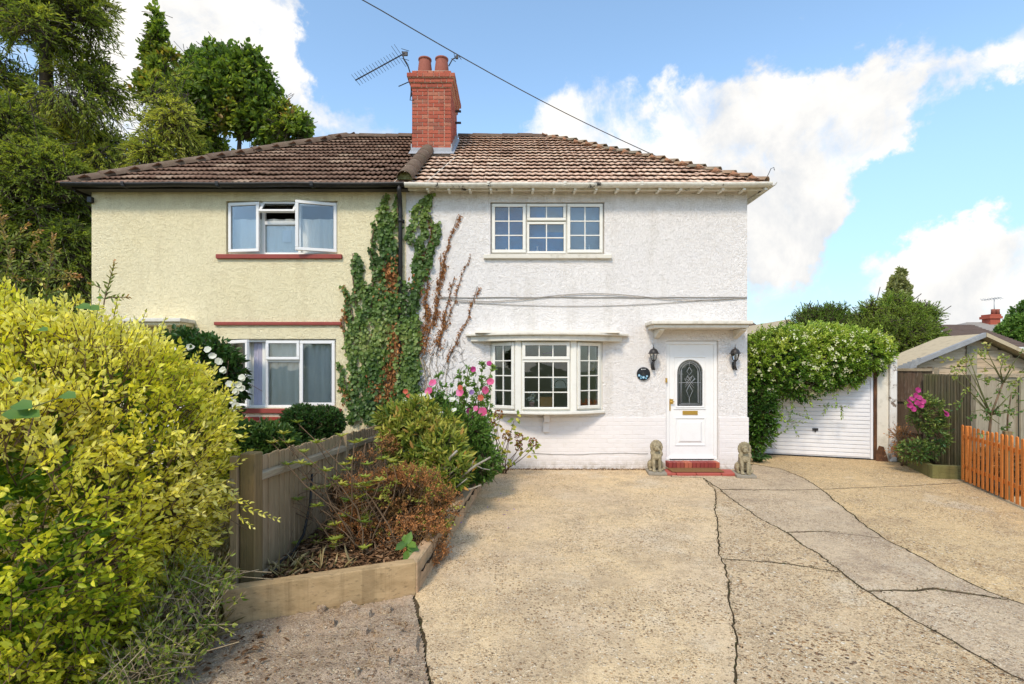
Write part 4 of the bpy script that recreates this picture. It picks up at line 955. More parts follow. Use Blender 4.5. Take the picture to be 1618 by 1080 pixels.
# mortar flaunching where the roof meets the stack
# finial hook at right eave corner
MB().tube([(XE_R-.03,EAVE_Y,EAVE_Z+.05),(XE_R+.02,EAVE_Y-.02,EAVE_Z+.16),(XE_R+.06,EAVE_Y-.02,EAVE_Z+.25),(XE_R+.11,EAVE_Y-.02,EAVE_Z+.27),(XE_R+.12,EAVE_Y-.02,EAVE_Z+.22)], .006, 6).build('hip_iron', M['dark_metal'], rw)
# soffit, fascia, rafter feet, gutters
def gutter(parent, A, B, r, mat, name='gutter'):
    A, B = Vector(A), Vector(B); d = (B-A).normalized(); sx = d.cross(Vector((0,0,1))).normalized(); vs = []; n_ = 10; k_ = max(2, int((B-A).length/.6)); m_ = n_+1
    for j in range(k_+1):
        c = A.lerp(B, j/k_) + Vector((0,0,-.012*math.sin(math.pi*((j/k_*3) % 1))))
        for rr in (r, r-.006):
            for i in range(m_): t_ = math.pi*i/n_; vs.append(c + sx*math.cos(t_)*rr - Vector((0,0,1))*math.sin(t_)*rr)
    fs = []
    for j in range(k_):
        o_ = j*2*m_
        for i in range(n_): fs += [(o_+i,o_+i+1,o_+2*m_+i+1,o_+2*m_+i), (o_+m_+i+1,o_+m_+i,o_+3*m_+i,o_+3*m_+i+1)]
        fs += [(o_, o_+2*m_, o_+3*m_, o_+m_), (o_+n_, o_+m_+n_, o_+3*m_+n_, o_+2*m_+n_)]
    mb = MB(); mb.add(vs, fs, True); return mb.build(name, M[mat], parent)
gz = EAVE_Z-.005; gy = EAVE_Y-.045
gutter(yh, (XE_L-.06, gy, gz), (xpt-.03, gy, gz), .062, 'black_plastic')
gutter(yh, (XE_L-.06, YBE, gz), (XE_L-.06, gy, gz), .062, 'black_plastic')
gutter(wh, (xpt-.03, gy, gz-.01), (XE_R+.05, gy, gz+.0), .068, 'gutter_white')
gutter(wh, (XE_R+.06, gy-.05, gz-.0), (XE_R+.06, YBE, gz-.0), .068, 'gutter_white')
for (px_, hh, mat) in [(x_, wh, 'gutter_white') for x_ in (-.4, .9, 2.2, 3.4)] + [(x_, yh, 'black_plastic') for x_ in (-6.6, -5.0, -3.4)]:
    mb = MB(); pts = [(px_-.02 + 0*i, gy+.073*math.cos(math.pi*i/8), gz-.073*math.sin(math.pi*i/8)) for i in range(9)]
    for q in range(8): mb.box(px_-.025, px_+.025, min(pts[q][1],pts[q+1][1])-.003, max(pts[q][1],pts[q+1][1])+.003, min(pts[q][2],pts[q+1][2])-.003, max(pts[q][2],pts[q+1][2])+.003)
    mb.build('gutter_joint', M[mat], hh)
MB().box(XE_L+.03, xpt-.01, EAVE_Y+.035, EAVE_Y+.06, EAVE_Z-.08, EAVE_Z-.02).build('fascia', M['black_plastic'], yh)
MB().box(XE_L+.03, XE_L+.055, EAVE_Y+.06, YBE, EAVE_Z-.115, EAVE_Z-.02).build('fascia', M['black_plastic'], yh)
MB().box(xpt+.01, XE_R-.05, EAVE_Y+.035, EAVE_Y+.06, EAVE_Z-.10, EAVE_Z-.02).build('fascia', M['gutter_white'], wh)
MB().box(XE_R-.05, XE_R-.025, EAVE_Y+.06, YBE, EAVE_Z-.10, EAVE_Z-.02).build('fascia', M['gutter_white'], wh)
MB().box(XE_L+.06, xpt-.01, EAVE_Y+.061, WY, EAVE_Z-.075, EAVE_Z-.06).box(XE_L+.06, XL-.001, WY, YBE, EAVE_Z-.075, EAVE_Z-.06).build('soffit', M['room_dark'], yh)
MB().box(xpt+.01, XE_R-.05, EAVE_Y+.061, WY, EAVE_Z-.07, EAVE_Z-.055).box(XR+.001, XE_R-.05, WY, YBE, EAVE_Z-.07, EAVE_Z-.055).build('soffit', M['stone_paint'], wh)
for i in range(17):
    x = -1.45 + i*.362; MB().box(x-.022, x+.022, EAVE_Y-.03, WY-.001, EAVE_Z-.115, EAVE_Z-.071).build('rafter_foot', M['upvc_cream'], wh, .004)
# downpipe on the party line with hopper bend
x = X(634); MB().tube([(x+.02,gy,gz-.05),(x+.02,gy,gz-.12),(x,WY-.09,gz-.26),(x,WY-.07,gz-.4),(x,WY-.07,.0)], .036, 10).build('downpipe', M['black_plastic'], yh)
for z_ in (4.3, 3.2, 2.2): MB().lathe((x, WY-.07, z_), [(.043,0),(.043,.07)], 12).box(x-.06, x+.06, WY-.03, WY-.002, z_+.01, z_+.06).build('pipe_bracket', M['black_plastic'], yh)
MB().box(XL-.03, XL+.05, WY-.07, WY-.002, Z(321), Z(312)).build('security_light', M['dark_metal'], yh, .006)

# --- chimney stack
cx0_, cx1_, cy0, cy1 = CH; zt = Z(138, CH[2]); zb0 = EAVE_Z+SL*(CH[2]-EAVE_Y)+.02
ch = emptypart('chimney', ((cx0_+cx1_)/2, (cy0+cy1)/2, zb0), wh)
MB().box(cx0_+.012, cx1_-.012, cy0+.012, cy1-.012, 5.8, zt+.36).build('mortar_core', M['mortar'], ch)
cc = .0795; zc = zb0+.10; nco = int(round((zt - zc)/cc)); zc = zt - nco*cc
courses(cx0_, cx1_, zc, nco, cc, cy0+.05, 'brick_orange', ch, .1, .010)
courses(cy0+.103, cy1, zc, nco, cc, cx1_-.05, 'brick_orange', ch, .1, .010, 'y', skip=lambda m_, z_, a_, b_: z_ < EAVE_Z+SL*(m_-EAVE_Y)-.1)
courses(cy0+.103, cy1, zc, nco, cc, cx0_+.05, 'brick_orange', ch, .1, .010, 'y', skip=lambda m_, z_, a_, b_: z_ < EAVE_Z+SL*(m_-EAVE_Y)-.1)
for k, (o_, hh_) in enumerate(((.025,.085),(.055,.085),(.09,.09),(.0,.085))):
    z_ = zt + k*.09
    for (fx0, fx1, yy, ax) in ((cx0_-o_, cx1_+o_, cy0-o_+.05, 'x'), (cy0-o_+.103, cy1+o_, cx1_+o_-.05, 'y'), (cy0-o_+.103, cy1+o_, cx0_-o_+.05, 'y')):
        x_ = fx0; i_ = k
        while x_ < fx1-.03:
            L_ = .215 if i_ % 2 == 0 else .1025; e_ = min(x_+L_, fx1); e_ = fx1 if fx1-e_ < .06 else e_
            brick(x_, e_, yy+random.uniform(-.003,.003), z_+random.uniform(-.002,.002), .080, .1, 'brick_orange', ch, ax, .008); x_ = e_+.009; i_ += 1
    MB().box(cx0_-o_+.012, cx1_+o_-.012, cy0-o_+.012, cy1+o_-.012, z_-.006, z_+.082).build('mortar_bed', M['mortar'], ch)
zp = zt+.36
MB().lathe(((cx0_+cx1_)/2, (cy0+cy1)/2, zp), [(.50,-.01),(.42,.03),(.2,.06)], 4).build('flaunching', M['mortar_moss'], ch)
for (px_, Y_, hgt) in ((671.5, 10.95, .40), (698, 10.95, .41), (677, 11.45, .27), (704, 11.45, .27)):
    x = X(px_ if Y_ < 11 else px_-0, Y_)
    if Y_ > 11: x = X(px_-6 if px_ < 690 else px_-6, 10.95)
    MB().lathe((x, Y_, zp+.0), [(.150,0),(.152,hgt*.25),(.145,hgt*.5),(.128,hgt*.85),(.122,hgt*.9),(.14,hgt*.92),(.142,hgt*.99),(.12,hgt),(.10,hgt*.98),(.10,hgt*.7)], 20).build('chimney_pot', M['terracotta'], ch)
zf = lambda y_: EAVE_Z+SL*(y_-EAVE_Y)
MB().box(cx0_-.02, cx1_+.02, cy0-.03, cy0-.001, zf(cy0)-.02, zf(cy0)+.15).build('lead_apron', M['lead'], ch, .006)
for s_, xx in ((-1, cx0_), (1, cx1_)):
    mb = MB()
    for i in range(7):
        y0_ = cy0-.02+i*.17; mb.box(min(xx, xx+s_*.02), max(xx, xx+s_*.02), y0_, y0_+.17, zf(y0_)-.02, zf(y0_+.17)+.13-(.02 if i % 2 else 0))
    mb.build('step_flashing', M['lead'], ch)
MB().prism([(cx0_-.12, cy0-.14), (cx1_+.14, cy0-.14), (cx1_+.14, cy1), (cx1_+.0, cy1), (cx1_+.0, cy0-.0), (cx0_-.0, cy0), (cx0_, cy1), (cx0_-.12, cy1)], 'z', 0, .02)
mb = MB(); 
def on(x_, y_, l_=.06): return (x_, y_, zf(y_)+l_)
mb.add([on(cx0_-.06,cy0-.09),on(cx1_+.07,cy0-.09),on(cx1_+.07,cy1,.06),on(cx1_,cy1,.08),on(cx1_,cy0,.10),on(cx0_,cy0,.10),on(cx0_,cy1,.08),on(cx0_-.1,cy1,.06)], [(0,1,4,5),(1,2,3,4),(0,5,6,7)])
mb.build('lead_skirt', M['lead'], ch)
for z_ in (Z(178,11.5), Z(196,11.5)): MB().box(cx1_-.001, cx1_+.13, 11.45, 11.49, z_, z_+.035).build('iron_bracket', M['dark_metal'], ch)

# ------------------------------------------------------------------ aerials and cables
ae = thing('tv_aerial', P(650,140,10.9), 'long television aerial with many short rods, left of the brick chimney', 'aerial')
q = [P(650,152,10.9), P(649,118,10.85), P(645,105,10.8), P(638,93,10.75), P(635.5,81,10.75)]
MB().tube(q, .014, 7).build('mast', M['dark_metal'], ae)
A, B = P(561.5,126.5,10.5), P(639,84,10.8)
MB().tube([A,B], .013, 7).build('boom', M['dark_metal'], ae)
for i in range(17):
    c = A.lerp(B, i/16*.93+.01); s = 1.0 + (.9 if i > 14 else 0) ; d = Vector((.075,.12,-.072))*s*.8
    MB().tube([c-d, c+d], .0045, 5).build('director_rod', M['dark_metal'], ae)
MB().box(B.x-.06, B.x+.06, B.y+.05, B.y+.075, B.z-.02, B.z+.08).build('junction_box', M['dark_metal'], ae, .01)
for sx, sz in ((.02,.10),(.02,-.10)): 
    c = B+Vector((sx-.02,.03,sz)); MB().tube([c+Vector((-.07,0,.02)), c+Vector((.09,0,-.03))], .006, 5).build('reflector_rod', M['dark_metal'], ae)
MB().tube([P(630,136,10.7), P(646,129,10.85)], .01, 6).build('arm', M['dark_metal'], ae)
MB().tube([P(649.5,143,10.62), P(648,158,10.62), P(654,158,10.62)], .010, 6).build('wall_bracket', M['dark_metal'], ae)
ae = thing('tv_aerial', P(716,105,11.6), 'small television aerial just behind the right chimney pot', 'aerial')
MB().tube([P(709,104,11.6), P(715,93,11.6), P(722,90,11.6)], .014, 6).build('mast', M['dark_metal'], ae)
for a_, b_ in (((717,82),(719,92)),((724,86),(729,94)),((718,88),(726,90)),((713,92),(720,97))): MB().tube([P(*a_,11.6), P(*b_,11.65)], .007, 5).build('director_rod', M['dark_metal'], ae)
MB().box(P(720,92,11.6).x, P(724,92,11.6).x, 11.58, 11.62, P(0,93,11.6).z, P(0,87,11.6).z).build('junction_box', M['dark_metal'], ae, .01)
E_, S_ = P(1036,246,10.4), P(575,0,7.2); pts = []
for i in range(41):
    t_ = i/40*3.2; p = E_.lerp(S_, t_); p.z -= .10*math.sin(min(1,t_)*math.pi); pts.append(p)
tag(MB().tube(pts, .008, 6).build('telephone_cable', M['cable']), 'thin dark overhead cable crossing the sky down to the right hip of the roof', 'cable')
def wire(ys, x0, x1, amp, r=.007, Y=WY-.012, n=60, sl=0.0):
    return [P(x0+(x1-x0)*i/n, ys + sl*i/n + amp*math.sin(i*.55+ys)*.6 + amp*math.sin(i*.21)*.5, Y) for i in range(n+1)]
tag(MB().tube(wire(469.5, 690, 1180.5, .5), .008, 5).build('wall_cable', M['cable_grey']), 'grey cable running straight across the white wall at mid height', 'cable')
tag(MB().tube([P(690+490*t_, 469+ 8*math.sin(t_*9)*math.exp(-t_*1.2)*.6 + 3*math.sin(t_*math.pi*3), WY-.022) for t_ in [i/60 for i in range(61)]], .007, 5).build('wall_cable', M['cable_grey']), 'loose wavy cable looped round the straight one on the white wall', 'cable')
tag(MB().tube([P(725+455*t_, 477+ 11*math.sin(t_*math.pi)**1.0*(1-.2*t_) - 8*t_, WY-.012) for t_ in [i/60 for i in range(61)]], .005, 5).build('wall_cable', M['cable_grey']), 'lowest thin cable sagging across the white wall above the bow window', 'cable')

# ------------------------------------------------------------------ things by the front door
def lantern(px, label):
    x = X(px, 8.86); o = thing('wall_lantern', (x, WY, Z(584)), label, 'lantern', 'black lanterns beside the front door')
    xc = x; yc = WY-.13; zb = Z(569, 8.87)
    MB().lathe((x-.02 if px < 1100 else x-.045, WY-.012, 0), [(0.0,0)], 3) if False else None
    bx = X(1030.5) if px < 1100 else X(1158.5)
    pts = [(bx + .03*math.sin(t_)*(1.0 if abs(math.cos(t_))<.99 else 1), Z(577.5)+.075*math.cos(t_)) for t_ in [2*math.pi*i/16 for i in range(16)]]
    MB().prism(pts, 'y', WY-.035, WY-.001).build('back_plate', M['dark_metal'], o, .008, 2)
    MB().tube([(bx, WY-.03, Z(579)), (bx+.01, WY-.09, Z(583)), (xc, yc+.01, Z(578)), (xc, yc, zb-.005)], [.02,.018,.016,.018], 8).build('arm', M['dark_metal'], o)
    MB().lathe((xc, yc, zb), [(.012,-.02),(.032,-.01),(.034,0),(.04,.008),(.02,.012)], 12).build('gallery', M['dark_metal'], o)
    r0, r1, hh = .042, .072, .118
    for j in range(6):
        a_ = 2*math.pi*j/6+.3; MB().tube([(xc+r0*math.cos(a_), yc+r0*math.sin(a_), zb+.008), (xc+r1*math.cos(a_), yc+r1*math.sin(a_), zb+hh)], .005, 5).build('glazing_bar', M['dark_metal'], o)
    mb = MB(); vs = [(xc+r0*.94*math.cos(2*math.pi*j/6+.3), yc+r0*.94*math.sin(2*math.pi*j/6+.3), zb+.01) for j in range(6)] + [(xc+r1*.94*math.cos(2*math.pi*j/6+.3), yc+r1*.94*math.sin(2*math.pi*j/6+.3), zb+hh) for j in range(6)]
    mb.add(vs, [(j,(j+1)%6,6+(j+1)%6,6+j) for j in range(6)]); mb.build('pane', M['glass'], o)
    MB().lathe((xc, yc, zb+.012), [(.014,0),(.014,.03),(.024,.045),(.026,.07),(.012,.09)], 12).build('bulb', M['white_mark'], o)
    MB().lathe((xc, yc, zb+hh), [(.094,-.002),(.098,.006),(.080,.014),(.072,.04),(.052,.07),(.025,.085),(.012,.09),(.010,.11),(.006,.115),(.006,.15),(.002,.155)], 14).build('lamp_cap', M['dark_metal'], o)
lantern(1033, 'black wall lantern left of the front door, above the round plaque')
lantern(1162, 'black wall lantern right of the front door, near the house corner')
o = thing('house_plaque', (X(1016.3), WY, Z(600)), 'round black plaque with white lettering and pale blue flowers left of the front door', 'plaque')
c = (X(1016.3), Z(590.3)); disc = lambda r, cx_, cz_, n_=28: [(cx_+r*math.cos(2*math.pi*i/n_), cz_+r*math.sin(2*math.pi*i/n_)) for i in range(n_)]
MB().prism(disc(.118, *c), 'y', WY-.028, WY-.012).build('disc', M['plaque_black'], o, .004, 2)
mb = MB()
for k, (px_, py_, r) in enumerate(((1009.2,592.8,.020),(1012,597,.014),(1016,595.8,.022),(1020.2,597.2,.014),(1021.6,594,.016),(1012.3,594.2,.010))):
    for j in range(5):
        a_ = 2*math.pi*j/5+k; mb.prism(disc(r*.55, X(px_)+r*.6*math.cos(a_), Z(py_)+r*.6*math.sin(a_), 8), 'y', WY-.031-.0004*k, WY-.0282)
mb.build('painted_flower', M['flower_blue'], o)
mb = MB()
for (px_, py_, r) in ((1009.2,592.8,.009),(1016,595.8,.010),(1021.6,594,.008),(1013.3,583.2,.010)): mb.prism(disc(r, X(px_), Z(py_), 8), 'y', WY-.034, WY-.0316)
for i in range(6): mb.box(X(1015+i*.85), X(1015.45+i*.85), WY-.031, WY-.0283, Z(583.6), Z(582.6))
mb.build('white_lettering', M['white_mark'], o)

# step of red bricks and quarry tiles with a doormat
st = thing('doorstep', (X(1097), 8.8, 0), 'red brick doorstep with wide quarry tile apron below the white front door', 'doorstep')
a, b = X(1054.5, 8.85), X(1136.5, 8.8)
nb_ = 13
for i in range(nb_):
    x0_ = a+(b-a)*i/nb_; brick(x0_+.002, x0_+(b-a)/nb_-.003, 8.87, .055, .095, .2, 'brick_step', st, 'x', .01)
MB().box(a+.004, b-.004, 8.79, 8.965, .02, .052).build('mortar_bed', M['mortar'], st)
ta, tb = X(1042, 8.45), X(1165, 8.45)
for (x0_, x1_, y0_, y1_) in ((ta, X(1066,8.5), 8.42, 8.76), (X(1066,8.5)+.008, X(1097,8.5), 8.40, 8.76), (X(1097,8.5)+.008, X(1136,8.5), 8.40, 8.76), (X(1136,8.5)+.008, tb, 8.38, 8.74)):
    MB().box(x0_, x1_, y0_, y1_, .0, .042).build('quarry_tile', M['quarry_tile'], st, .006)
mm = MB().box(X(1061,8.5), X(1143,8.5), 8.46, 8.755, .046, .064).build('doormat', M['doormat'], None, .006); tag(mm, 'brown coir doormat lying on the red tile step', 'doormat')

# lions
def remeshed(name, mb, voxel, mat, parent, smooth=2, disp=0.0):
    me0 = mb.mesh(); o = bpy.data.objects.new('tmp', me0); COL.objects.link(o)
    r = o.modifiers.new('r', 'REMESH'); r.mode = 'VOXEL'; r.voxel_size = voxel; r.use_smooth_shade = True
    s = o.modifiers.new('s', 'SMOOTH'); s.iterations = smooth; s.factor = .6
    dg = bpy.context.evaluated_depsgraph_get(); me = bpy.data.meshes.new_from_object(o.evaluated_get(dg)); bpy.data.objects.remove(o)
    return mk(name, me, M[mat], parent)
def ball(mb, c, r, rot=None, n=10):
    c = Vector(c); r = (r,)*3 if isinstance(r, (int, float)) else r; R = rot or Matrix.Identity(3); vs = []; fs = []
    for i in range(1, n):
        for j in range(2*n):
            th, ph = math.pi*i/n, math.pi*j/n; vs.append(c + R @ Vector((r[0]*math.sin(th)*math.cos(ph), r[1]*math.sin(th)*math.sin(ph), r[2]*math.cos(th))))
    top, bot = len(vs), len(vs)+1; vs += [c + R @ Vector((0,0,r[2])), c - R @ Vector((0,0,r[2]))]; m_ = 2*n
    for i in range(n-2):
        for j in range(m_): fs.append((i*m_+j, (i+1)*m_+j, (i+1)*m_+(j+1)%m_, i*m_+(j+1)%m_))
    for j in range(m_): fs += [(top, j, (j+1)%m_), (bot, (n-2)*m_+(j+1)%m_, (n-2)*m_+j)]
    mb.add(vs, fs, True)
def lion(x, y, turn, S, label, base_z=.05):
    o = thing('lion_statue', (x, y, 0), label, 'statue', 'stone lions guarding the front door')
    T = Matrix.Translation((x, y, base_z)) @ Matrix.Rotation(turn, 4, 'Z') @ Matrix.Scale(S, 4)     # the lion looks along -Y
    R3 = Matrix.Rotation(turn, 3, 'Z'); mb = MB()
    def b_(cx_, cy_, cz_, rx, ry_, rz, tilt=0): ball(mb, T @ Vector((cx_,cy_,cz_)), (rx*S, ry_*S, rz*S), R3 @ Matrix.Rotation(tilt, 3, 'X'))
    def t_(pts, rs): mb.tube([T @ Vector(p) for p in pts], [r*S for r in rs], 10)
    b_(0,.10,.10,.088,.12,.10); b_(0,.04,.20,.075,.085,.13,-.35); b_(0,-.03,.26,.075,.07,.10)
    for s in (-1, 1):
        t_([(s*.045,-.055,.26),(s*.045,-.075,.15),(s*.042,-.085,.05),(s*.042,-.09,.015)], [.036,.028,.024,.028]); b_(s*.042,-.112,.018,.030,.042,.020)
        b_(s*.085,.07,.075,.038,.085,.075); b_(s*.085,-.02,.018,.028,.05,.02)
        for j in range(3): b_(s*.042+(j-1)*.017,-.145,.014,.009,.016,.012)
        b_(s*.055,-.045,.44,.018,.012,.022); b_(s*.027,-.118,.398,.012,.01,.009); b_(s*.02,-.137,.352,.023,.025,.018)
    b_(0,-.055,.385,.062,.065,.068); b_(0,-.11,.365,.034,.045,.03); b_(0,-.152,.372,.014,.012,.010); b_(0,-.115,.33,.022,.03,.013); b_(0,-.10,.415,.03,.02,.02)
    b_(0,-.01,.37,.088,.065,.10)
    for k in range(16):
        a_ = 2*math.pi*k/16; b_(.078*math.sin(a_), -.035+.01*math.cos(a_), .375+.085*math.cos(a_), .022, .028, .030)
    for k in range(11):
        a_ = -1.3+2.6*k/10; b_(.075*math.sin(a_), -.05-.03*math.cos(a_), .285-.03*math.cos(a_)+random.uniform(-.015,.015), .024, .022, .042)
    for k in range(7):
        a_ = -1+2*k/6; b_(.05*math.sin(a_), -.065-.03*math.cos(a_), .235-.02*math.cos(a_), .018, .016, .035)
    t_([(.05,.19,.03),(.11,.17,.03),(.135,.08,.03),(.12,.0,.035)], [.016,.014,.013,.02])
    body = remeshed('lion_body', mb, .0050*S, 'stone_lion', o, 1)
    p = MB(); c_, s_ = math.cos(turn), math.sin(turn)
    p.obox(Matrix.Translation((x,y,0)) @ Matrix.Rotation(turn, 4, 'Z'), -.14*S, .14*S, -.19*S, .2*S, 0, base_z+.004); p.build('plinth', M['plinth_stone'], o, .008)
lion(X(1036.5, 8.62), 8.62, math.radians(-7), 1.07, 'mossy stone lion statue sitting left of the doorstep', .045)
lion(X(1175.5, 8.40), 8.40, math.radians(-12), 1.07, 'stone lion statue sitting right of the doorstep by the house corner', .045)

# ------------------------------------------------------------------ things behind the windows
def curtain(name, x0, x1, z0, z1, y, mat, label, amp=.02, waves=7, cat='curtain'):
    n_ = 60; vs = []
    for i in range(n_+1):
        x = x0+(x1-x0)*i/n_; yy = y + amp*math.sin(i/n_*waves*6.28) + amp*.5*math.sin(i/n_*waves*2.7*6.28+1)
        vs += [(x,yy,z0),(x,yy*1.0+.01*math.sin(i*.9),(z0+z1)/2),(x,yy,z1)]
    fs = []
    for i in range(n_): fs += [(i*3,i*3+3,i*3+4,i*3+1),(i*3+1,i*3+4,i*3+5,i*3+2)]
    o = mk(name, MB().add(vs, fs, True).mesh(fixn=False), M[mat]); return tag(o, label, cat)
h = H_YU; curtain('net_curtain', h[0]+.03, h[1]-.03, h[2]+.02, h[3]-.28, WY+.15, 'curtain', 'pale net curtain hanging behind the upper window of the yellow house')
h = H_YL; curtain('net_curtain', X(400), h[1]-.03, h[2]+.02, h[3]-.02, WY+.165, 'curtain', 'grey net curtain behind the lower window of the yellow house', .025, 9)
curtain('curtain', X(394), X(419), h[2]+.02, h[3]-.05, WY+.155, 'curtain_lilac', 'lilac grey curtain showing in the gap of the open lower casement', .012, 2)
curtain('curtain', h[0]+.02, X(396), h[2]+.02, h[3]-.05, WY+.26, 'curtain', 'net curtain end behind the open casement of the lower window', .02, 3)
tag(MB().box(X(441.5), X(455.5), WY+.112, WY+.115, Z(380), Z(361)).build('paper_note', M['white_mark']), 'white sheet of paper stuck inside the upper window of the yellow house', 'paper')
h = H_WU
bb = thing('window_backing', (h[0], WY+.2, h[2]), 'bright blue backing that paints the reflected sky into the left and middle lights of the upper window', 'blind')  # blue backing added to give the panes the colour of reflected sky
MB().box(h[0]+.02, X(862), WY+.20, WY+.204, h[2]+.01, h[3]-.02).box(X(862), X(893), WY+.201, WY+.205, h[2]+.01, Z(362)).build('backing_sheet', M['sky_blue_backing'], bb)
bb2 = thing('window_backing', (h[1], WY+.23, h[2]), 'grey blind behind the right hand light of the upper window', 'blind')
MB().box(X(862), h[1]-.02, WY+.23, WY+.234, h[2]+.01, h[3]-.02).build('backing_sheet', M['grey_blind'], bb2)
for (px_, hh_, lb) in ((849, .16, 'pale glass ornament on the sill in the middle of the upper window'), (871, .08, 'small white ornament low in the middle light of the upper window'), (931, .19, 'tall narrow white vase in the right light of the upper window'), (800,.13,'small pale figurine on the sill behind the left light of the upper window')):
    tag(MB().lathe((X(px_,9.17), WY+.165, H_WU[2]+.02), [(.03,0),(.05,hh_*.2),(.045,hh_*.4),(.015,hh_*.6),(.012,hh_*.9),(.02,hh_)], 12).build('ornament', M['white_mark']), lb, 'ornament')
z0 = bz0+.03
MB().box(H_WB[0]+.02, H_WB[1]-.02, WY+.06, WY+.26, bz0-.02, bz0+.03).prism([(pl[1].x, pl[1].y+.08),(pl[2].x, pl[2].y+.08),(H_WB[1]-.03, WY+.06),(H_WB[0]+.03, WY+.06)], 'z', bz0-.0, bz0+.029).build('window_board', M['upvc_cream'], win)
fp = thing('potted_orchid', (X(840,8.85), 8.88, z0), 'small pink pot with white flowers standing inside the bow window', 'potted plant')
MB().lathe((X(840,8.88), 8.88, z0), [(.035,0),(.05,.10),(.054,.12),(.045,.12)], 14).build('pot', M['pink_pot'], fp)
n_ = 26; pp = np.array([[X(840,8.88), 8.86, z0+.2]]) + rng.normal(size=(n_,3))*np.array([.045,.02,.045]); leaves('flower', pp, rng.normal(size=(n_,3)), np.tile([[0,-1,.3]],(n_,1)), .05, .04, M['petal_white'], fp)
tag(MB().box(X(853,8.9), X(873.5,8.9), 8.9, 9.1, z0, z0+.20).build('cardboard_box', M['card'], None, .01), 'orange brown box standing inside the middle of the bow window', 'box')
pf = thing('framed_print', (X(886,9.6), 9.6, z0+.2), 'pale framed picture with a green arch shape seen inside the bow window', 'picture')
MB().box(X(871,9.5), X(898,9.5), 9.5, 9.52, Z(613,9.5), Z(594,9.5)).build('print', M['picture'], pf, .003)
MB().tube([(X(885,9.5)+.11*math.cos(a_), 9.495, Z(610,9.5)+.12*math.sin(a_)) for a_ in [math.pi*i/12 for i in range(13)]], .006, 6).build('arch_line', M['leaf_dark'], pf)
tag(MB().tube([(X(858,10.5),10.5,Z(558.5,10.5)),(X(875,10.5),10.3,Z(556.5,10.5))], .02, 8).build('reflection_strip', M['purple']), 'light reflection modelled as a thin purple strip inside the top of the bow window', 'reflection')  # solid purple tube standing in for a reflection of light

# ------------------------------------------------------------------ left bed: sleepers and fence
pt = thing('timber_edging', (-.74, 4.04, 0), 'raised bed edging of heavy timber sleepers left of the driveway', 'edging')
def sleeper(p, q, th, z0_, z1_, mat, par, side=1):
    p, q = Vector((p[0],p[1],0)), Vector((q[0],q[1],0)); d = (q-p).normalized(); n_ = Vector((-d.y, d.x, 0))*side
    a_ = [p, q, q+n_*th, p+n_*th]; mb = MB(); k_ = 5
    mb.add([(v.x,v.y,z0_) for v in a_]+[(v.x,v.y,z1_) for v in a_], [(0,1,2,3),(4,5,6,7),(0,1,5,4),(1,2,6,5),(2,3,7,6),(3,0,4,7)])
    return mb.build('sleeper', M[mat], par, .008, 2)
sleeper((-1.99,3.52), (-.755,4.035), .10, -.02, .245, 'sleeper_x', pt)
sleeper((-.745,4.04), (-.565,6.1), .10, -.03, .243, 'sleeper_y', pt)
sleeper((-.563,6.12), (-.33,8.96), .10, -.03, .20, 'sleeper_y', pt)
mb = MB(); mb.box(-.80,-.76,4.12,4.2,.10,.12)
fn = thing('close_board_fence', (-1.95, 3.85, 0), 'weathered brown close-board garden fence with a square end post, left of the bed', 'fence')
MB().box(-2.02, -1.905, 3.80, 3.92, .0, 1.14).build('post', M['post_wood'], fn, .008)
MB().box(-2.085, -2.03, 3.78, 3.83, -.02, 1.12).build('end_batten', M['fence_wood'], fn, .004)
MB().box(-2.10, -2.05, 3.765, 3.78, .90, .955).build('rail_offcut', M['fence_rail'], fn, .003)
def ftop(y): return 1.10 - .05*(y-3.9)
y = 3.95; i = 0
while y < 8.75:
    w_ = .104; zt_ = ftop(y)+random.uniform(-.012,.012); xo = random.uniform(-.004,.004)
    mb = MB(); mb.add([(-1.985+xo,y,.02),(-1.965+xo,y,.02),(-1.975+xo,y+w_+.012,.02),(-1.983+xo,y+w_+.012,.02),(-1.985+xo,y,zt_),(-1.965+xo,y,zt_),(-1.975+xo,y+w_+.012,zt_),(-1.983+xo,y+w_+.012,zt_)], [(0,1,2,3),(4,5,6,7),(0,1,5,4),(1,2,6,5),(2,3,7,6),(3,0,4,7)])
    mb.build('board', M['fence_wood'], fn); y += w_-.006; i += 1
def rail(y0_, y1_, dz_, h_=.07, t_=.035):
    mb = MB(); mb.add([(-1.962,y0_,ftop(y0_)-dz_),(-1.925,y0_,ftop(y0_)-dz_),(-1.925,y1_,ftop(y1_)-dz_),(-1.962,y1_,ftop(y1_)-dz_)]+[(-1.962,y0_,ftop(y0_)-dz_+h_),(-1.925,y0_,ftop(y0_)-dz_+h_*.8),(-1.925,y1_,ftop(y1_)-dz_+h_*.8),(-1.962,y1_,ftop(y1_)-dz_+h_)], [(0,1,2,3),(4,5,6,7),(0,1,5,4),(1,2,6,5),(2,3,7,6),(3,0,4,7)])
    mb.build('rail', M['fence_rail'], fn, .004)
rail(3.93, 5.95, .19); rail(6.03, 8.7, .19)
rail(3.93, 5.95, .98, .07); rail(6.03, 8.7, .92, .07)
MB().box(-2.01, -1.92, 5.95, 6.03, .0, ftop(6)+.01).build('post', M['fence_wood'], fn, .006)
tag(MB().tube([(-1.93,4.95,.75),(-1.89,4.8,.5),(-1.87,4.6,.28),(-1.88,4.4,.19),(-1.9,4.2,.185),(-1.85,3.98,.19)], .012, 8).build('hose', M['rubber']), 'black pipe drooping against the inside of the timber fence down to the soil', 'hose')

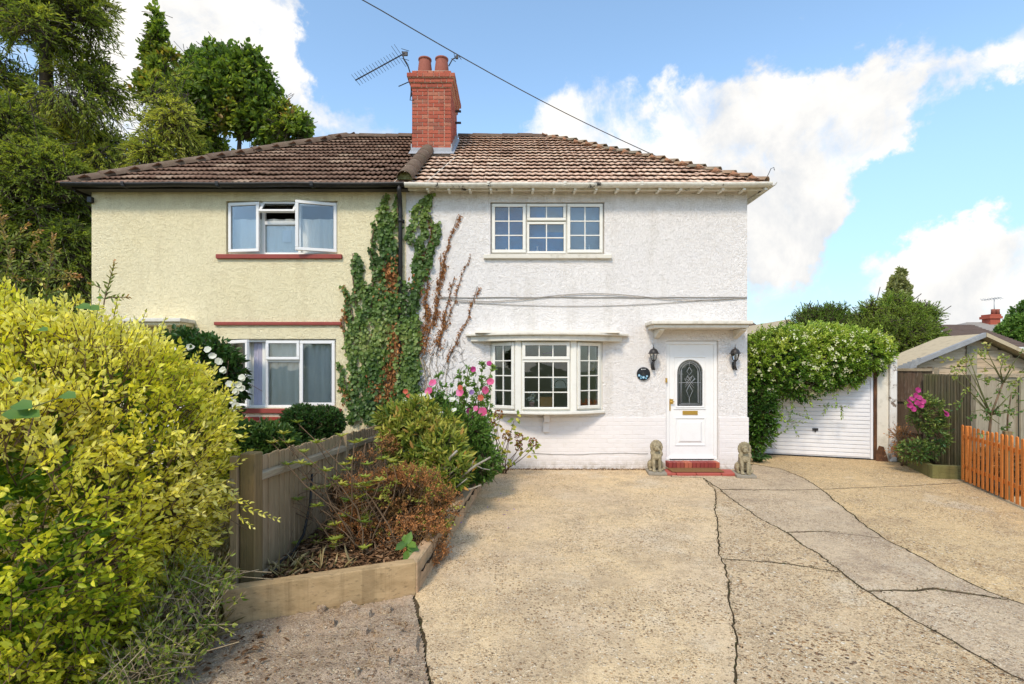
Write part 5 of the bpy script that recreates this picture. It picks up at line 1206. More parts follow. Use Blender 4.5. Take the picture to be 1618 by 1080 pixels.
# ------------------------------------------------------------------ right side: garage, fences, shed
ga = thing('garage', (5.6, 10.2, 0), 'low garage with a white ribbed up-and-over door half hidden by the climber', 'garage')
gA, gB = Vector((4.50, 10.68, 0)), Vector((6.92, 9.82, 0)); gT = face_T(gA, gB); gL = (gB-gA).length
dm = MB(); dm.obox(gT, .0, gL, .012, .04, .03, 2.02); door = dm.build('garage_door', M['garage_white'], ga)
nsl = 25
for i in range(nsl):
    z0_ = .05 + i*.0785; mb = MB(); mb.obox(gT, .035, gL-.05, -.004, .011, z0_, z0_+.070); mb.build('door_rib', M['garage_white'], door, .006)
mb = MB(); mb.obox(gT, gL-.045, gL-.004, -.012, .05, .02, 2.04); mb.build('edge_channel', M['garage_white'], door, .004); mb = MB(); mb.obox(gT, -.01, .03, -.012, .05, .02, 2.04); mb.build('edge_channel', M['garage_white'], door, .004)
mb = MB(); q = (1286-809)/810; # handle on the door at the photo's place
hx = 2.45*0 + ((Vector((q*10.25,10.25,0))-gA).dot((gB-gA).normalized()))
mb.obox(gT, hx-.05, hx+.05, -.03, -.004, Z(679,10.25), Z(675,10.25)); mb.obox(gT, hx-.012, hx+.012, -.03, -.004, Z(681,10.25), Z(675,10.25)); mb.build('door_handle', M['dark_metal'], door, .003)
mb = MB(); mb.obox(gT, 0, gL, -.0, .05, -.02, .03); mb.build('rubber_seal', M['rubber'], door)
mb = MB(); mb.obox(gT, gL+.003, gL+.055, -.02, .08, 0, 2.05); mb.build('door_jamb', M['rotten_wood'], ga, .004)
mb = MB(); mb.obox(gT, gL+.057, gL+.24, -.03, .12, 0, 2.0); mb.build('pillar', M['stone_paint'], ga, .008)
mb = MB(); mb.obox(gT, gL+.243, gL+.36, -.09, .02, 0, 1.95); mb.build('post', M['peeling_paint'], ga, .012)
mb = MB()
mb.add([tuple(gT @ Vector(v)) for v in ((gL+.02,-.10,0),(gL+.21,-.13,0),(gL+.2,-.06,.12),(gL+.16,-.035,.27),(gL+.08,-.035,.29),(gL+.03,-.04,.13),(gL+.03,-.02,0),(gL+.2,-.02,0))], [(0,1,2,5),(5,2,3,4),(0,5,4,6),(1,7,3,2),(6,4,3,7)])
tag(mb.build('rotten_board', M['rotten_wood']), 'dark rotten board end leaning at the foot of the garage pillar', 'board')
mb = MB(); mb.obox(gT, -.2, gL+.3, .08, 5.0, 2.05, 2.15); mb.build('roof', M['felt'], ga)
mb = MB(); mb.obox(gT, gL+.1, gL+.22, .13, 5.0, 0, 2.04); mb.build('wall', M['peeling_paint'], ga)
mb = MB(); mb.obox(gT, -.25, -.02, .0, 5.0, 0, 2.04); mb.build('wall', M['render_white'], ga)

se = thing('timber_edging', (6.7, 8.15, 0), 'low mossy timber edging of the small bed beside the right fence', 'edging')
sleeper((7.28,9.72), (6.72,8.20), .09, -.02, .20, 'sleeper_green', se, 1)
sleeper((6.72,8.19), (7.24,8.10), .09, -.02, .215, 'sleeper_green', se, 1)

def board_run(parent, p, q, n, z0, z1, mat, th=.018, gapf=.94, ztj=.0, tiltz=0.0, name='board', z1b=None, fan=0.0, bev=0.0):
    p, q = Vector(p), Vector(q); d = (q-p).normalized(); L = (q-p).length; T = face_T(p, q); st_ = L/n
    for i in range(n):
        a_ = i*st_; zt_ = z1 + ((z1b-z1)*i/n if z1b is not None else 0) + random.uniform(-ztj, ztj); mb = MB(); yo = (i % 2)*.006
        mb.obox(T, a_, a_+st_*gapf, yo, yo+th, z0, zt_)
        mb.build(name, M[mat], parent, bev)
# panel leaning behind the pillar
lp = thing('fence_panel', (7.35, 9.9, 0), 'dark leaning fence panel with flaking boards beside the garage pillar', 'fence')
p, q = (7.36,9.88,0), (7.56,9.40,0)
board_run(lp, (7.33,9.96,0), (7.62,9.30,0), 9, .12, 1.70, 'old_fence', .016, .985, .012, z1b=1.80)
T = face_T(Vector((7.33,9.96,0)), Vector((7.62,9.30,0)))
for z_ in (.55, 1.13): MB().obox(T, 0, .72, -.03, -.001, z_, z_+.05).build('rail', M['old_fence'], lp)
MB().obox(T, -.01, .73, -.02, .03, 1.71, 1.76).build('capping', M['fence_rail'], lp)
MB().obox(T @ Matrix.Rotation(.06, 4, 'Y'), .67, .73, -.045, -.001, .3, 1.82).build('batten', M['fence_rail'], lp)
# slatted panel seen at a slant
sp = thing('fence_panel', (7.5, 9.2, 0), 'upright slatted fence panel with green stained slats, right of the leaning panel', 'fence')
board_run(sp, (7.50,9.35,0), (7.44,8.32,0), 15, .1, 1.66, 'slat_fence', .03, .62, .004, name='slat')
T = face_T(Vector((7.50,9.35,0)), Vector((7.44,8.32,0)))
MB().obox(T, 0, 1.03, .031, .05, .1, 1.65).build('backing_board', M['old_fence'], sp)
MB().box(7.43, 7.56, 8.20, 8.31, 0, 1.68).build('post', M['pale_fence'], sp, .008)
pp_ = thing('fence_panel', (8.5, 8.3, 0), 'pale grey board fence standing behind the orange picket fence and the rose', 'fence')
board_run(pp_, (7.57,8.27,0), (11.6,8.45,0), 27, .05, 1.62, 'pale_fence', .02, .985, .006)
T = face_T(Vector((7.57,8.27,0)), Vector((11.6,8.45,0)))
MB().obox(T, 0, 4.0, -.03, .04, 1.63, 1.67).build('capping', M['fence_rail'], pp_)
MB().obox(T, 0, 4.0, -.03, -.001, .45, .52).build('rail', M['pale_fence'], pp_)
for xx in (.6, 2.4): MB().obox(T, xx, xx+.1, -.07, -.031, 0, 1.60).build('post', M['pale_fence'], pp_, .006)

# shed with waney-edge gable
sh = thing('garden_shed', (9.9, 11.0, 0), 'timber garden shed with wavy-edged gable boards and felt roof behind the right fence', 'shed')
ys = 11.0; ap = P(1538, 528, ys); eL = P(1416, 583, ys-.25); eR = P(1680, 592, ys)
# walls
zl = lambda x: ap.z - abs(x-ap.x)*((ap.z-eL.z)/(ap.x-eL.x) if x < ap.x else (ap.z-eR.z)/(eR.x-ap.x)) - .07
x0_, x1_ = eL.x+.32, eR.x-.2
mb = MB(); mb.prism([(x0_,0),(x1_,0),(x1_,zl(x1_)),(ap.x,zl(ap.x)),(x0_,zl(x0_))], 'y', ys, ys+.8); mb.build('wall', M['old_fence'], sh)
zz = 1.10; k = 0
while zz < ap.z-.1:
    hgt = random.uniform(.13,.2); a0, b0 = x0_, x1_
    while a0 < ap.x and zl(a0) < zz+hgt*.55: a0 += .04
    while b0 > ap.x and zl(b0) < zz+hgt*.55: b0 -= .04
    if b0-a0 < .25: break
    n_ = 26; lo = []; hi = []
    ph = random.random()*9
    for i in range(n_+1):
        x = a0+(b0-a0)*i/n_; lo.append((x, zz + .02*math.sin(x*3.1+ph)+.012*math.sin(x*9+ph*2)-.012)); hi.append((x, min(zl(x)-.005, zz+hgt+.03)))
    for lo_, hi_ in zip(lo, hi):
        pass
    hi = [(x, max(z_, l_[1]+.01)) for (x, z_), l_ in zip(hi, lo)]
    MB().prism(lo + hi[::-1], 'y', ys-.032+.0*k, ys-.004).build('waney_board', M['waney'], sh)
    # each board's foot laps over the one beneath
    MB().prism(lo + [(x, z_+.05) for x, z_ in lo[::-1]], 'y', ys-.046, ys-.0325).build('board_lip', M['waney'], sh)
    zz += hgt; k += 1
MB().box(ap.x-.20, ap.x+.02, ys-.07, ys-.047, .8, zl(ap.x)-.18).build('centre_batten', M['pale_fence'], sh, .004)
MB().box(x0_+.28, x0_+.40, ys-.07, ys-.047, .8, zl(x0_+.3)-.15).build('batten', M['pale_fence'], sh, .004)
def slope(xa_, za_, xb_, zb_, y0_, y1_, th, name, mat, mb=None):
    m_ = MB(); m_.add([(xa_,y0_,za_),(xb_,y0_,zb_),(xb_,y1_,zb_),(xa_,y1_,za_),(xa_,y0_,za_-th),(xb_,y0_,zb_-th),(xb_,y1_,zb_-th),(xa_,y1_,za_-th)], [(0,1,2,3),(4,7,6,5),(0,4,5,1),(1,5,6,2),(2,6,7,3),(3,7,4,0)]); return m_.build(name, M[mat], sh)
slope(eL.x, eL.z, ap.x, ap.z, ys-.22, ys+.85, .05, 'roof', 'felt'); slope(eR.x, eR.z, ap.x, ap.z, ys-.22, ys+.85, .05, 'roof', 'felt')
slope(eL.x-.02, eL.z+.012, ap.x-.0, ap.z+.02, ys-.30, ys-.221, .095, 'barge_board', 'tarp'); slope(eR.x, eR.z+.012, ap.x+.01, ap.z+.02, ys-.30, ys-.221, .085, 'barge_board', 'felt')
tp_ = MB(); n_ = 14
for i in range(n_):
    a_ = i/n_; x = eL.x-.05+.45*a_; z_ = eL.z+.02+(ap.z-eL.z)/(ap.x-eL.x)*.45*a_ + .03*math.sin(i*2.1); tp_.add([(x,ys-.33,z_+.02),(x+.07,ys-.34-.02*(i%2),z_+.03),(x+.06,ys-.33,z_-.09-.04*random.random()),(x-.01,ys-.31,z_-.08-.05*random.random())], [(0,1,2,3)])
tag(tp_.build('tarpaulin', M['tarp']), 'crumpled blue grey tarpaulin over the left end of the shed roof edge', 'tarpaulin')

# orange picket fence
pk = thing('picket_fence', (6.7, 7.2, 0), 'low orange stained picket fence along the right edge of the driveway', 'fence')
fA, fB = Vector((7.02, 7.99, 0)), Vector((5.95, 5.2, 0)); fd = (fB-fA).normalized(); fL = (fB-fA).length; fT = face_T(fA, fB)
i = 0; s = .0
while s < fL:
    hgt = .885 + random.uniform(-.012,.012); w_ = .060; mb = MB(); yo = -.016
    pts = [(s,.03),(s+w_,.03),(s+w_,hgt-.02)] + [(s+w_/2+w_/2*math.cos(math.pi*j/6), hgt-.02+.02*math.sin(math.pi*j/6)) for j in range(1,6)] + [(s,hgt-.02)]
    q_ = MB().prism(pts, 'y', yo, 0.0); ln = random.uniform(-.012,.012)
    mb.add([fT @ Vector((v[0]+ln*v[2], v[1], v[2])) for v in q_.v], q_.f); mb.build('picket', M['picket_orange'], pk, .004); s += .126; i += 1
for z_ in (.22, .68): MB().obox(fT, -.01, fL, .001, .03, z_, z_+.055).build('rail', M['picket_orange'], pk, .003)
MB().obox(fT, 1.08, 1.16, .031, .11, 0, .92).build('post', M['post_wood'], pk, .005)
MB().obox(fT, -.02, .05, .031, .1, 0, .87).build('post', M['picket_orange'], pk, .005)

# ------------------------------------------------------------------ houses beyond
def far_house(label, pts_roof, Y0, depth, mat, name='house', extra=None):
    pass
def hiproof(o, xa_, xb_, y0_, y1_, ze, zr, ra, rb, mat, ribs=.28):
    ym = (y0_+y1_)/2; mb = MB(); mb.add([(xa_,y0_,ze),(xb_,y0_,ze),(xb_,y1_,ze),(xa_,y1_,ze),(ra,ym,zr),(rb,ym,zr)], [(0,1,5,4),(1,2,5),(2,3,4,5),(3,0,4)])
    r_ = mb.build('roof', M[mat], o)
    # tile courses as raised strips
    mb = MB(); n_ = int(math.hypot(ym-y0_, zr-ze)/ribs)
    for i in range(n_):
        f0, f1 = i/n_, (i+1)/n_; e0 = lambda f: (xa_+(ra-xa_)*f, xb_+(rb-xb_)*f, y0_+(ym-y0_)*f, ze+(zr-ze)*f)
        A0, B0, Y0, Z0 = e0(f0); A1, B1, Y1, Z1 = e0(f1)
        mb.add([(A0,Y0-.02,Z0+.055),(B0,Y0-.02,Z0+.055),(B1,Y1,Z1+.02),(A1,Y1,Z1+.02),(A0,Y0-.02,Z0),(B0,Y0-.02,Z0)], [(0,1,2,3),(4,5,1,0)])
    t_ = mb.build('roof_tiles', M[mat], r_); t_['kind'] = 'stuff'
    return r_
# brown roof right
Y0 = 26.0; o = thing('bungalow', (20, Y0, 0), 'neighbouring house whose long brown tiled roof shows above the shed', 'house')
xa_, xb_ = P(1380,0,Y0).x, P(1625,0,Y0).x
hiproof(o, xa_-.3, xb_+.3, Y0, Y0+9, Z(549,Y0), Z(513,30.5), P(1420,0,30.5).x, P(1535,0,30.5).x, 'far_tile')
MB().box(xa_, xb_, Y0+.4, Y0+8.6, 0, Z(550,Y0)).build('wall', M['render_white'], o); MB().box(xa_-.3, xb_+.3, Y0-.06, Y0-.0, Z(551.5,Y0), Z(548,Y0)).build('fascia', M['upvc'], o)
MB().tube([P(1482,522,27.6)+Vector((0,0,.1)), P(1492,529,27)+Vector((0,0,.1))], .05, 6).build('vent_pipe', M['upvc'], o)
Y0 = 40.0; o = thing('house', (32, Y0, 0), 'distant house with grey tiled roof and red brick chimney at the right', 'house')
hiproof(o, P(1515,0,Y0).x, P(1680,0,Y0).x, Y0, Y0+8, Z(528,Y0), Z(509,Y0+4), P(1527,0,Y0+4).x, P(1650,0,Y0+4).x, 'far_tile_grey')
MB().box(P(1530,0,Y0).x, P(1665,0,Y0).x, Y0+.3, Y0+7.7, 0, Z(529,Y0)).build('wall', M['brick_red'], o)
c0 = emptypart('chimney', (P(1573,0,43).x, 43, Z(515,43)), o)
MB().box(P(1565,0,43).x, P(1581,0,43).x, 43, 43.8, Z(518,43), Z(503,43)).box(P(1562.5,0,43).x, P(1583,0,43).x, 42.9, 43.9, Z(503,43)+.001, Z(499,43)).box(P(1564.5,0,43).x, P(1581.5,0,43).x, 42.95, 43.85, Z(499,43)+.001, Z(496,43)).build('stack', M['brick_orange'], c0, .01)
for px_ in (1569.5, 1576): MB().lathe((P(px_,0,43.4).x, 43.4, Z(496,43.4)), [(.17,0),(.15,.3),(.17,.4),(.12,.42)], 12).build('chimney_pot', M['terracotta'], c0)
o = thing('tv_aerial', P(1571,490,43.3), 'distant television aerial on the far red brick chimney', 'aerial')
MB().tube([P(1571,498,43.3), P(1571,471,43.3)], .035, 6).build('mast', M['aluminium'], o); MB().tube([P(1551,474,42.9), P(1582,470,43.6)], .025, 6).build('boom', M['aluminium'], o)
for i in range(7):
    c = P(1554+i*4.4, 473.6-i*.55, 43.2); MB().tube([c+Vector((0,-.3,-.12)), c+Vector((0,.3,.12))], .014, 5).build('director_rod', M['aluminium'], o)
# two roofs beside the white house
Y0 = 24.0; o = thing('house', (P(1160,0,Y0).x, Y0, 0), 'house behind with a brown pitched roof peeping past the white house corner', 'house')
ax = P(1186,0,Y0).x; bx = P(1216,0,Y0).x; r_ = MB(); 
hiproof(o, ax-6, bx+.3, Y0, Y0+8, Z(536,Y0), Z(508,Y0+4), ax-3, P(1187,0,Y0+4).x, 'far_tile')
MB().box(ax-5.6, bx-.0, Y0+.3, Y0+7.6, 0, Z(536,Y0)).build('wall', M['render_white'], o)
Y0 = 17.0; o = thing('outbuilding', (P(1255,0,Y0).x, Y0, 0), 'cream gabled outbuilding roof showing above the climber', 'outbuilding')
ga_, gl_, gr_ = P(1247,506,Y0), P(1222,531,Y0), P(1278,534,Y0)
MB().prism([(gl_.x+.1,0),(gr_.x-.1,0),(gr_.x-.1,gr_.z),(ga_.x,ga_.z-.05),(gl_.x+.1,gl_.z)], 'y', Y0+.2, Y0+4).build('wall', M['render_yellow'], o)
for e_ in (gl_, gr_):
    MB().add([(e_.x,Y0,e_.z+.05),(ga_.x,Y0,ga_.z+.05),(ga_.x,Y0+4.2,ga_.z+.05),(e_.x,Y0+4.2,e_.z+.05),(e_.x,Y0,e_.z-.02),(ga_.x,Y0,ga_.z-.02),(ga_.x,Y0+4.2,ga_.z-.02),(e_.x,Y0+4.2,e_.z-.02)], [(0,1,2,3),(4,7,6,5),(0,4,5,1),(3,2,6,7),(0,3,7,4)]).build('roof', M['felt'], o)

# ------------------------------------------------------------------ plants
def A3(v): return np.array(v, float)
def stems_to(base, tips, r0, r1, mat, parent, name='stem', wob=.04, seg=5, sag=0.0):
    """curved stems, each an object of its own"""
    for b, t_ in zip(base, tips):
        b, t_ = Vector(b), Vector(t_); w1, w2 = [Vector((random.gauss(0,wob), random.gauss(0,wob), 0)) for _ in range(2)]
        pts = []
        for i in range(seg+1):
            f = i/seg; p = b.lerp(t_, f) + w1*math.sin(f*math.pi) + w2*math.sin(f*2*math.pi)*.5; p.z += sag*math.sin(f*math.pi); pts.append(p)
        MB().tube(pts, [r0+(r1-r0)*i/seg for i in range(seg+1)], 6).build(name, M[mat], parent)
def split_big(Pl, Dl, Nl, lL, lW, tone, mat, parent, nbig, **k):
    """the nearest leaves singly, the rest as one part"""
    n = len(Pl); lL = np.broadcast_to(lL, (n,)); lW = np.broadcast_to(lW, (n,)); tone = np.broadcast_to(tone, (n,))
    if nbig:
        d = np.linalg.norm(Pl - A3((0,0,CAMH)), axis=1); vis = (np.abs(Pl[:,0]/Pl[:,1]) < 1.0) & (Pl[:,1] > .5) & ((CAMH-Pl[:,2])/Pl[:,1] < .62); d = np.where(vis, d, 99)
        o_ = np.argsort(d - lL*2); b = o_[:nbig]; leaf_objects('leaf', Pl[b], Dl[b], Nl[b], lL[b], lW[b], M[mat], parent, np.clip(tone[b], 0, .99), **k); r = o_[nbig:]
    else: r = np.arange(n)
    leaves('leaves', Pl[r], Dl[r], Nl[r], lL[r], lW[r], M[mat], parent, np.clip(tone[r], 0, 1), **k)
def foliage(t_, blobs, n, k, Ln, lL, lW, mat, tone, up=.35, spread=.9, droop=0.0, gap=-9., gs=2., seed=0, lo=.72, hi=1.03, core=.66, twig='stem_brown', nbig=0, face=None, inner=.25, flat=None, jit=.3, tw=.004, rnddir=.45):
    O, D = blob_points(blobs, n, lo, hi, core, seed, gap, gs)
    if face is not None:
        keep = (D @ unit(A3(face)) > -.25) | (rng.random(len(O)) < .25); O, D = O[keep], D[keep]
    D = unit(D + A3((0,0,up)) + rng.normal(size=D.shape)*rnddir)
    Ls = Ln*(.6+.8*rng.random(len(O)))
    Pl, Dl, Nl, Tl, E = sprigs(O - D*Ls[:,None]*.5, D, Ls, k, lL, lW, spread, droop, flat, jit)
    z = rng.random(len(Pl)); tn = tone(Pl, Tl, z) if callable(tone) else tone + .25*(Tl-.5) + .12*lump(Pl, 3., seed)
    L_ = lL*(.65+.6*rng.random(len(Pl)))
    split_big(Pl, Dl, Nl, L_, L_*lW/lL, tn, mat, t_, nbig)
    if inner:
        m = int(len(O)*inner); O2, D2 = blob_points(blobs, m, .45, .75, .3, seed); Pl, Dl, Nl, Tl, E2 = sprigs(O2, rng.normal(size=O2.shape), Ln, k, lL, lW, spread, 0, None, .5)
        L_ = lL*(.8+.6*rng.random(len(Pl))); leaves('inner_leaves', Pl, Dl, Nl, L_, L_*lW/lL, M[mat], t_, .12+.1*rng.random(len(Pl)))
    if twig: sticks('twigs', O - D*Ls[:,None]*1.2, E, tw, tw*.4, M[twig], t_)
    return O, D
def flower(parent, p, r, mat, facing=(0,-1,.35), n=5, name='flower', centre=None, wide=.95):
    f = unit(A3([facing]) + rng.normal(size=(1,3))*.3); a = unit(np.cross(f, A3([[.2,.1,1]]))); b = np.cross(f, a); an = np.arange(n)*2*math.pi/n + random.random()
    D = a*np.cos(an)[:,None] + b*np.sin(an)[:,None] + f*.35
    o = leaves(name, np.tile(A3([p]), (n,1)), D, np.tile(f, (n,1)), r, r*wide, M[mat], parent, rng.random(n), kind=None, fold=.1, curl=.1, wide=1.0)
    return o

# --- the golden privet
hg = thing('privet_hedge', (-2.7, 3.2, 0), 'huge yellow green privet hedge filling the left foreground', 'hedge')
HB = [(-3.08,3.45,1.02,1.06,.85,1.12), (-2.92,2.75,.74,.84,.72,.98), (-3.78,3.3,1.27,1.1,1.0,1.02), (-2.88,4.1,1.06,.62,.5,.80), (-2.72,2.75,.30,.55,.5,.42), (-3.35,4.2,1.32,.8,.6,.75), (-2.62,3.5,.86,.50,.42,.50)]
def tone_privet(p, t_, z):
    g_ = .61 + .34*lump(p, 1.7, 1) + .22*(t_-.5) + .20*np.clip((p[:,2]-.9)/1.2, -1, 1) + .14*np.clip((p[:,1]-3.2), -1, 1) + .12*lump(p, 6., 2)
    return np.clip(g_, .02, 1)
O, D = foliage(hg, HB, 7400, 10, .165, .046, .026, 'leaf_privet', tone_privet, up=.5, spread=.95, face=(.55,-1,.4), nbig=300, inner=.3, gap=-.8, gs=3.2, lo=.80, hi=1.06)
bs, ts = [], []
for i in range(18):
    b = (-2.7+random.gauss(0,.2), 3.4+random.gauss(0,.2), 0); t_ = (b[0]+random.uniform(-.3,.2), b[1]+random.uniform(-.15,.2), random.uniform(.7,1.3)); bs.append(b); ts.append(t_)
stems_to(bs, ts, .016, .006, 'stem_brown', hg, 'stem', .08)
for (p0, p1) in (((205,560),(232,487)), ((148,520),(160,466)), ((300,590),(318,545)), ((350,640),(372,600)), ((60,500),(66,440)), ((250,540),(262,500)), ((105,500),(98,452)), ((380,800),(445,822)), ((372,790),(400,795)), ((375,812),(402,835)), ((340,680),(398,672)), ((180,500),(186,470))):
    Y_ = 3.6 if p0[0] > 290 else 3.3
    if p0[1] > 780: Y_ = 3.35
    a_, b_ = P(*p0, Y_), P(*p1, Y_-.05); o_, d_ = A3([a_]), A3([b_-a_]); L_ = float(np.linalg.norm(d_))
    k_ = max(8, int(L_/.018)); Pl, Dl, Nl, Tl, E = sprigs(o_, d_, L_, k_, .04, .022, .9, .0, None, .2)
    leaves('shoot_leaves', Pl, Dl, Nl, .040*(1.15-.5*Tl), .021*(1.1-.4*Tl), M['leaf_privet'], hg, .65+.3*Tl); sticks('shoot', o_, E, .003, .0015, M['stem_green'], hg, None)
# green bindweed leaves on the privet
bw = thing('bindweed', (-2.9, 2.7, 0), 'large plain green bindweed leaves scattered over the yellow privet', 'climbing weed')
for (px_, py_, L_) in ((137,486,.08),(120,484,.09),(20,640,.10),(35,655,.09),(95,625,.08),(8,650,.12),(152,470,.04),(60,520,.05),(20,600,.05)):
    Y_ = 2.35 if py_ > 500 else 2.9
    c = P(px_, py_, Y_); split = A3([c]); leaf_objects('leaf', split, A3([[1.0,-.2,.05*random.gauss(0,1)]]), A3([[.1,-.6,.9]]), [L_], [L_*.75], M['leaf_green'], bw, [.5], wide=.8)
bs = [P(12,660,2.4), P(330,520,2.95)]; MB().tube([P(0,650,2.5), P(20,648,2.42), P(60,640,2.4), P(95,628,2.38)], .003, 5).build('stem', M['stem_green'], bw)

# --- shrub with reddish shoots rising above the hedge, top left
rs = thing('berberis_shrub', (-4.3, 4.6, 0), 'tall loose shrub with reddish shoot tips above the privet at the left edge', 'shrub')
Oa, Da, La = [], [], []
for (p0, p1) in (((30,470),(-5,318)), ((72,480),(85,365)), ((20,440),(62,372)), ((50,440),(128,436)), ((20,380),(66,362)), ((65,420),(128,434)), ((0,400),(45,350)), ((10,470),(-10,400)), ((28,420),(75,452)), ((165,475),(182,408)), ((160,455),(142,446)), ((172,470),(205,468)), ((60,470),(110,448)), ((-20,430),(40,440)), ((-15,360),(10,340)), ((76,425),(55,400)), ((78,400),(96,395)), ((0,470),(20,390))):
    Y_ = 4.6 if p0[0] < 150 else 4.3; a_, b_ = P(*p0, Y_), P(*p1, Y_); Oa.append(a_); Da.append(b_-a_); La.append((b_-a_).length)
for i in range(len(Oa)):
    o_, d_, L_ = A3([Oa[i]]), A3([Da[i]]), La[i]; k_ = int(L_/.022)*2; Pl, Dl, Nl, Tl, E = sprigs(o_, d_, L_, max(6,k_), .04, .02, 1.0, .03, None, .4)
    leaves('leaves', Pl, Dl, Nl, .05*(1.2-.5*Tl), .02, M['leaf_redtip'], rs, np.clip(.15+.75*Tl,0,1)); sticks('shoot', o_, E, .006, .002, M['stem_brown'], rs, None)
foliage(rs, [(-4.6,4.9,1.5,.75,.5,1.0)], 1100, 8, .2, .05, .022, 'leaf_redtip', .25, nbig=0)
stems_to([(-4.5,4.8,0),(-4.3,4.7,0),(-4.0,4.6,0)], [Oa[0],Oa[1],Oa[9]], .015, .006, 'stem_brown', rs)

# --- trees behind the yellow house
def tree(name, label, cat, base, height, blobs, n, k, Ln, lL, lW, mat, tone, trunk_r, limbs=10, **kw):
    o = thing(name, base, label, cat); b = Vector(base); top = Vector((b.x, b.y, height))
    pts = [b + (top-b)*f + Vector((.25*math.sin(f*5+b.x), .2*math.sin(f*4), 0))*(1 if f > 0 else 0) for f in [i/8 for i in range(9)]]
    MB().tube(pts, [trunk_r*(1.15-f*1.02) for f in [i/8 for i in range(9)]], 10).build('trunk', M['bark'], o)
    for i in range(limbs):
        bl = blobs[i % len(blobs)]; f = min(.92, max(.15, (bl[2]-bl[5]*.6)/height)); s_ = pts[int(f*8)]; e_ = Vector(bl[:3]) + Vector((random.gauss(0,.3)*bl[3], random.gauss(0,.3)*bl[4], random.uniform(0,.5)*bl[5]))
        m_ = s_.lerp(e_, .5) + Vector((0,0,.2)); MB().tube([s_, m_, e_], [trunk_r*.42, trunk_r*.25, trunk_r*.08], 7).build('limb', M['bark'], o)
    foliage(o, blobs, n, k, Ln, lL, lW, mat, tone, twig='bark', tw=.012, **kw)
    return o
def tone_tree(a, s, sd): return lambda p, t_, z: np.clip(a + .22*(t_-.5) + s*lump(p, 1.1, sd) + .12*lump(p, 3.4, sd+1), 0, 1)
cb = []
for i in range(44):
    f = (i+.5)/44; a_ = i*2.4; r_ = 3.5*(1-.62*f)*(.55+.3*random.random()); cb.append((-14.5+r_*math.cos(a_), 15.6+r_*math.sin(a_)*.75, .8+14.6*f, 1.25-.35*f, 1.2-.3*f, .75))
tree('cypress_tree', 'tall dark green cypress towering at the left edge behind the hedge', 'tree', (-14.5,15.6,0), 16.5, cb, 12500, 12, .62, .15, .042, 'leaf_conifer', tone_tree(.56,.3,1), .35, 16, up=-.1, droop=.45, spread=.65, gap=-.12, gs=1.4, core=.7, inner=.12, lo=.35, hi=1.15, face=(.8,-1,-.1), jit=.2)
cb = []
for i in range(22):
    f = (i+.5)/22; a_ = i*2.4; r_ = 1.45*(1-.75*f)*(.5+.5*random.random()); cb.append((-9.75+.2*f+r_*math.cos(a_), 14.4+r_*math.sin(a_), 2.4+7.3*f, .85-.45*f, .8-.4*f, .62))
tree('cypress_tree', 'narrow lighter green cypress close to the left end of the yellow house roof', 'tree', (-9.75,14.4,0), 8.9, cb, 3900, 12, .5, .13, .036, 'leaf_conifer', tone_tree(.62,.28,2), .16, 10, up=-.1, droop=.4, spread=.6, gap=-.25, gs=1.8, core=.7, inner=.15, lo=.4, hi=1.15, face=(.3,-1,-.1), jit=.2)
def px_blob(px, py, Y, rx, ry, dz=None, fy=.8):      # a blob whose silhouette is rx by ry photo pixels at distance Y
    c = P(px, py, Y); s = Y/FPX; return (c.x, c.y, c.z, rx*s, rx*s*fy, ry*s)
cb = [px_blob(246,26,16.5,6,16), px_blob(247,52,16.5,10,20), px_blob(243,85,16.8,15,22), px_blob(252,110,16.6,16,22), px_blob(240,140,16.5,24,26), px_blob(268,84,16.6,9,9)]
tree('sycamore_sapling', 'slim leafy broadleaved tree top standing between the cypress and the sycamore', 'tree', (-11.2,16.6,0), 11.6, cb, 620, 8, .34, .15, .12, 'leaf_sycamore', tone_tree(.72,.2,3), .05, 8, gap=-.35, gs=1.8, inner=0, up=.5, lo=.2, core=.3, jit=.5)
cb = [px_blob(350,150,20,52,55), px_blob(330,100,20.4,34,26), px_blob(388,165,20,38,46), px_blob(320,200,20,40,50), px_blob(428,205,20.2,30,30), px_blob(385,115,20,34,32), px_blob(462,205,20,24,26), px_blob(415,145,20.5,22,22), px_blob(360,90,20.5,16,14), px_blob(385,85,20.4,14,11), px_blob(478,200,20.2,9,18), px_blob(448,165,20,7,12), px_blob(462,180,20,6,8), px_blob(486,215,20,5,12), px_blob(345,82,20,7,9), px_blob(300,140,20.5,26,40)]
tree('sycamore_tree', 'dark green sycamore rising behind the left slope of the tiled roof', 'tree', (-10.6,20,0), 12.2, cb, 3400, 8, .5, .18, .15, 'leaf_sycamore', tone_tree(.5,.28,2), .28, 14, gap=-.45, gs=1.9, inner=0, up=.2, core=.3, lo=.2, hi=1.18, rnddir=.9, jit=.6)
# a darker evergreen between them low down
cb = [px_blob(60,330,12.5,95,110), px_blob(0,250,12.6,70,100), px_blob(110,410,12.0,50,70), px_blob(40,430,12.2,80,60)]
tree('cypress_tree', 'low dark spreading cypress boughs beside the left wall of the yellow house', 'tree', (-11.6,12.7,0), 6.5, cb, 4600, 12, .5, .105, .03, 'leaf_conifer', tone_tree(.32,.3,3), .2, 8, up=-.2, droop=.5, spread=.6, gap=-.4, gs=1.7, inner=.4, jit=.2)

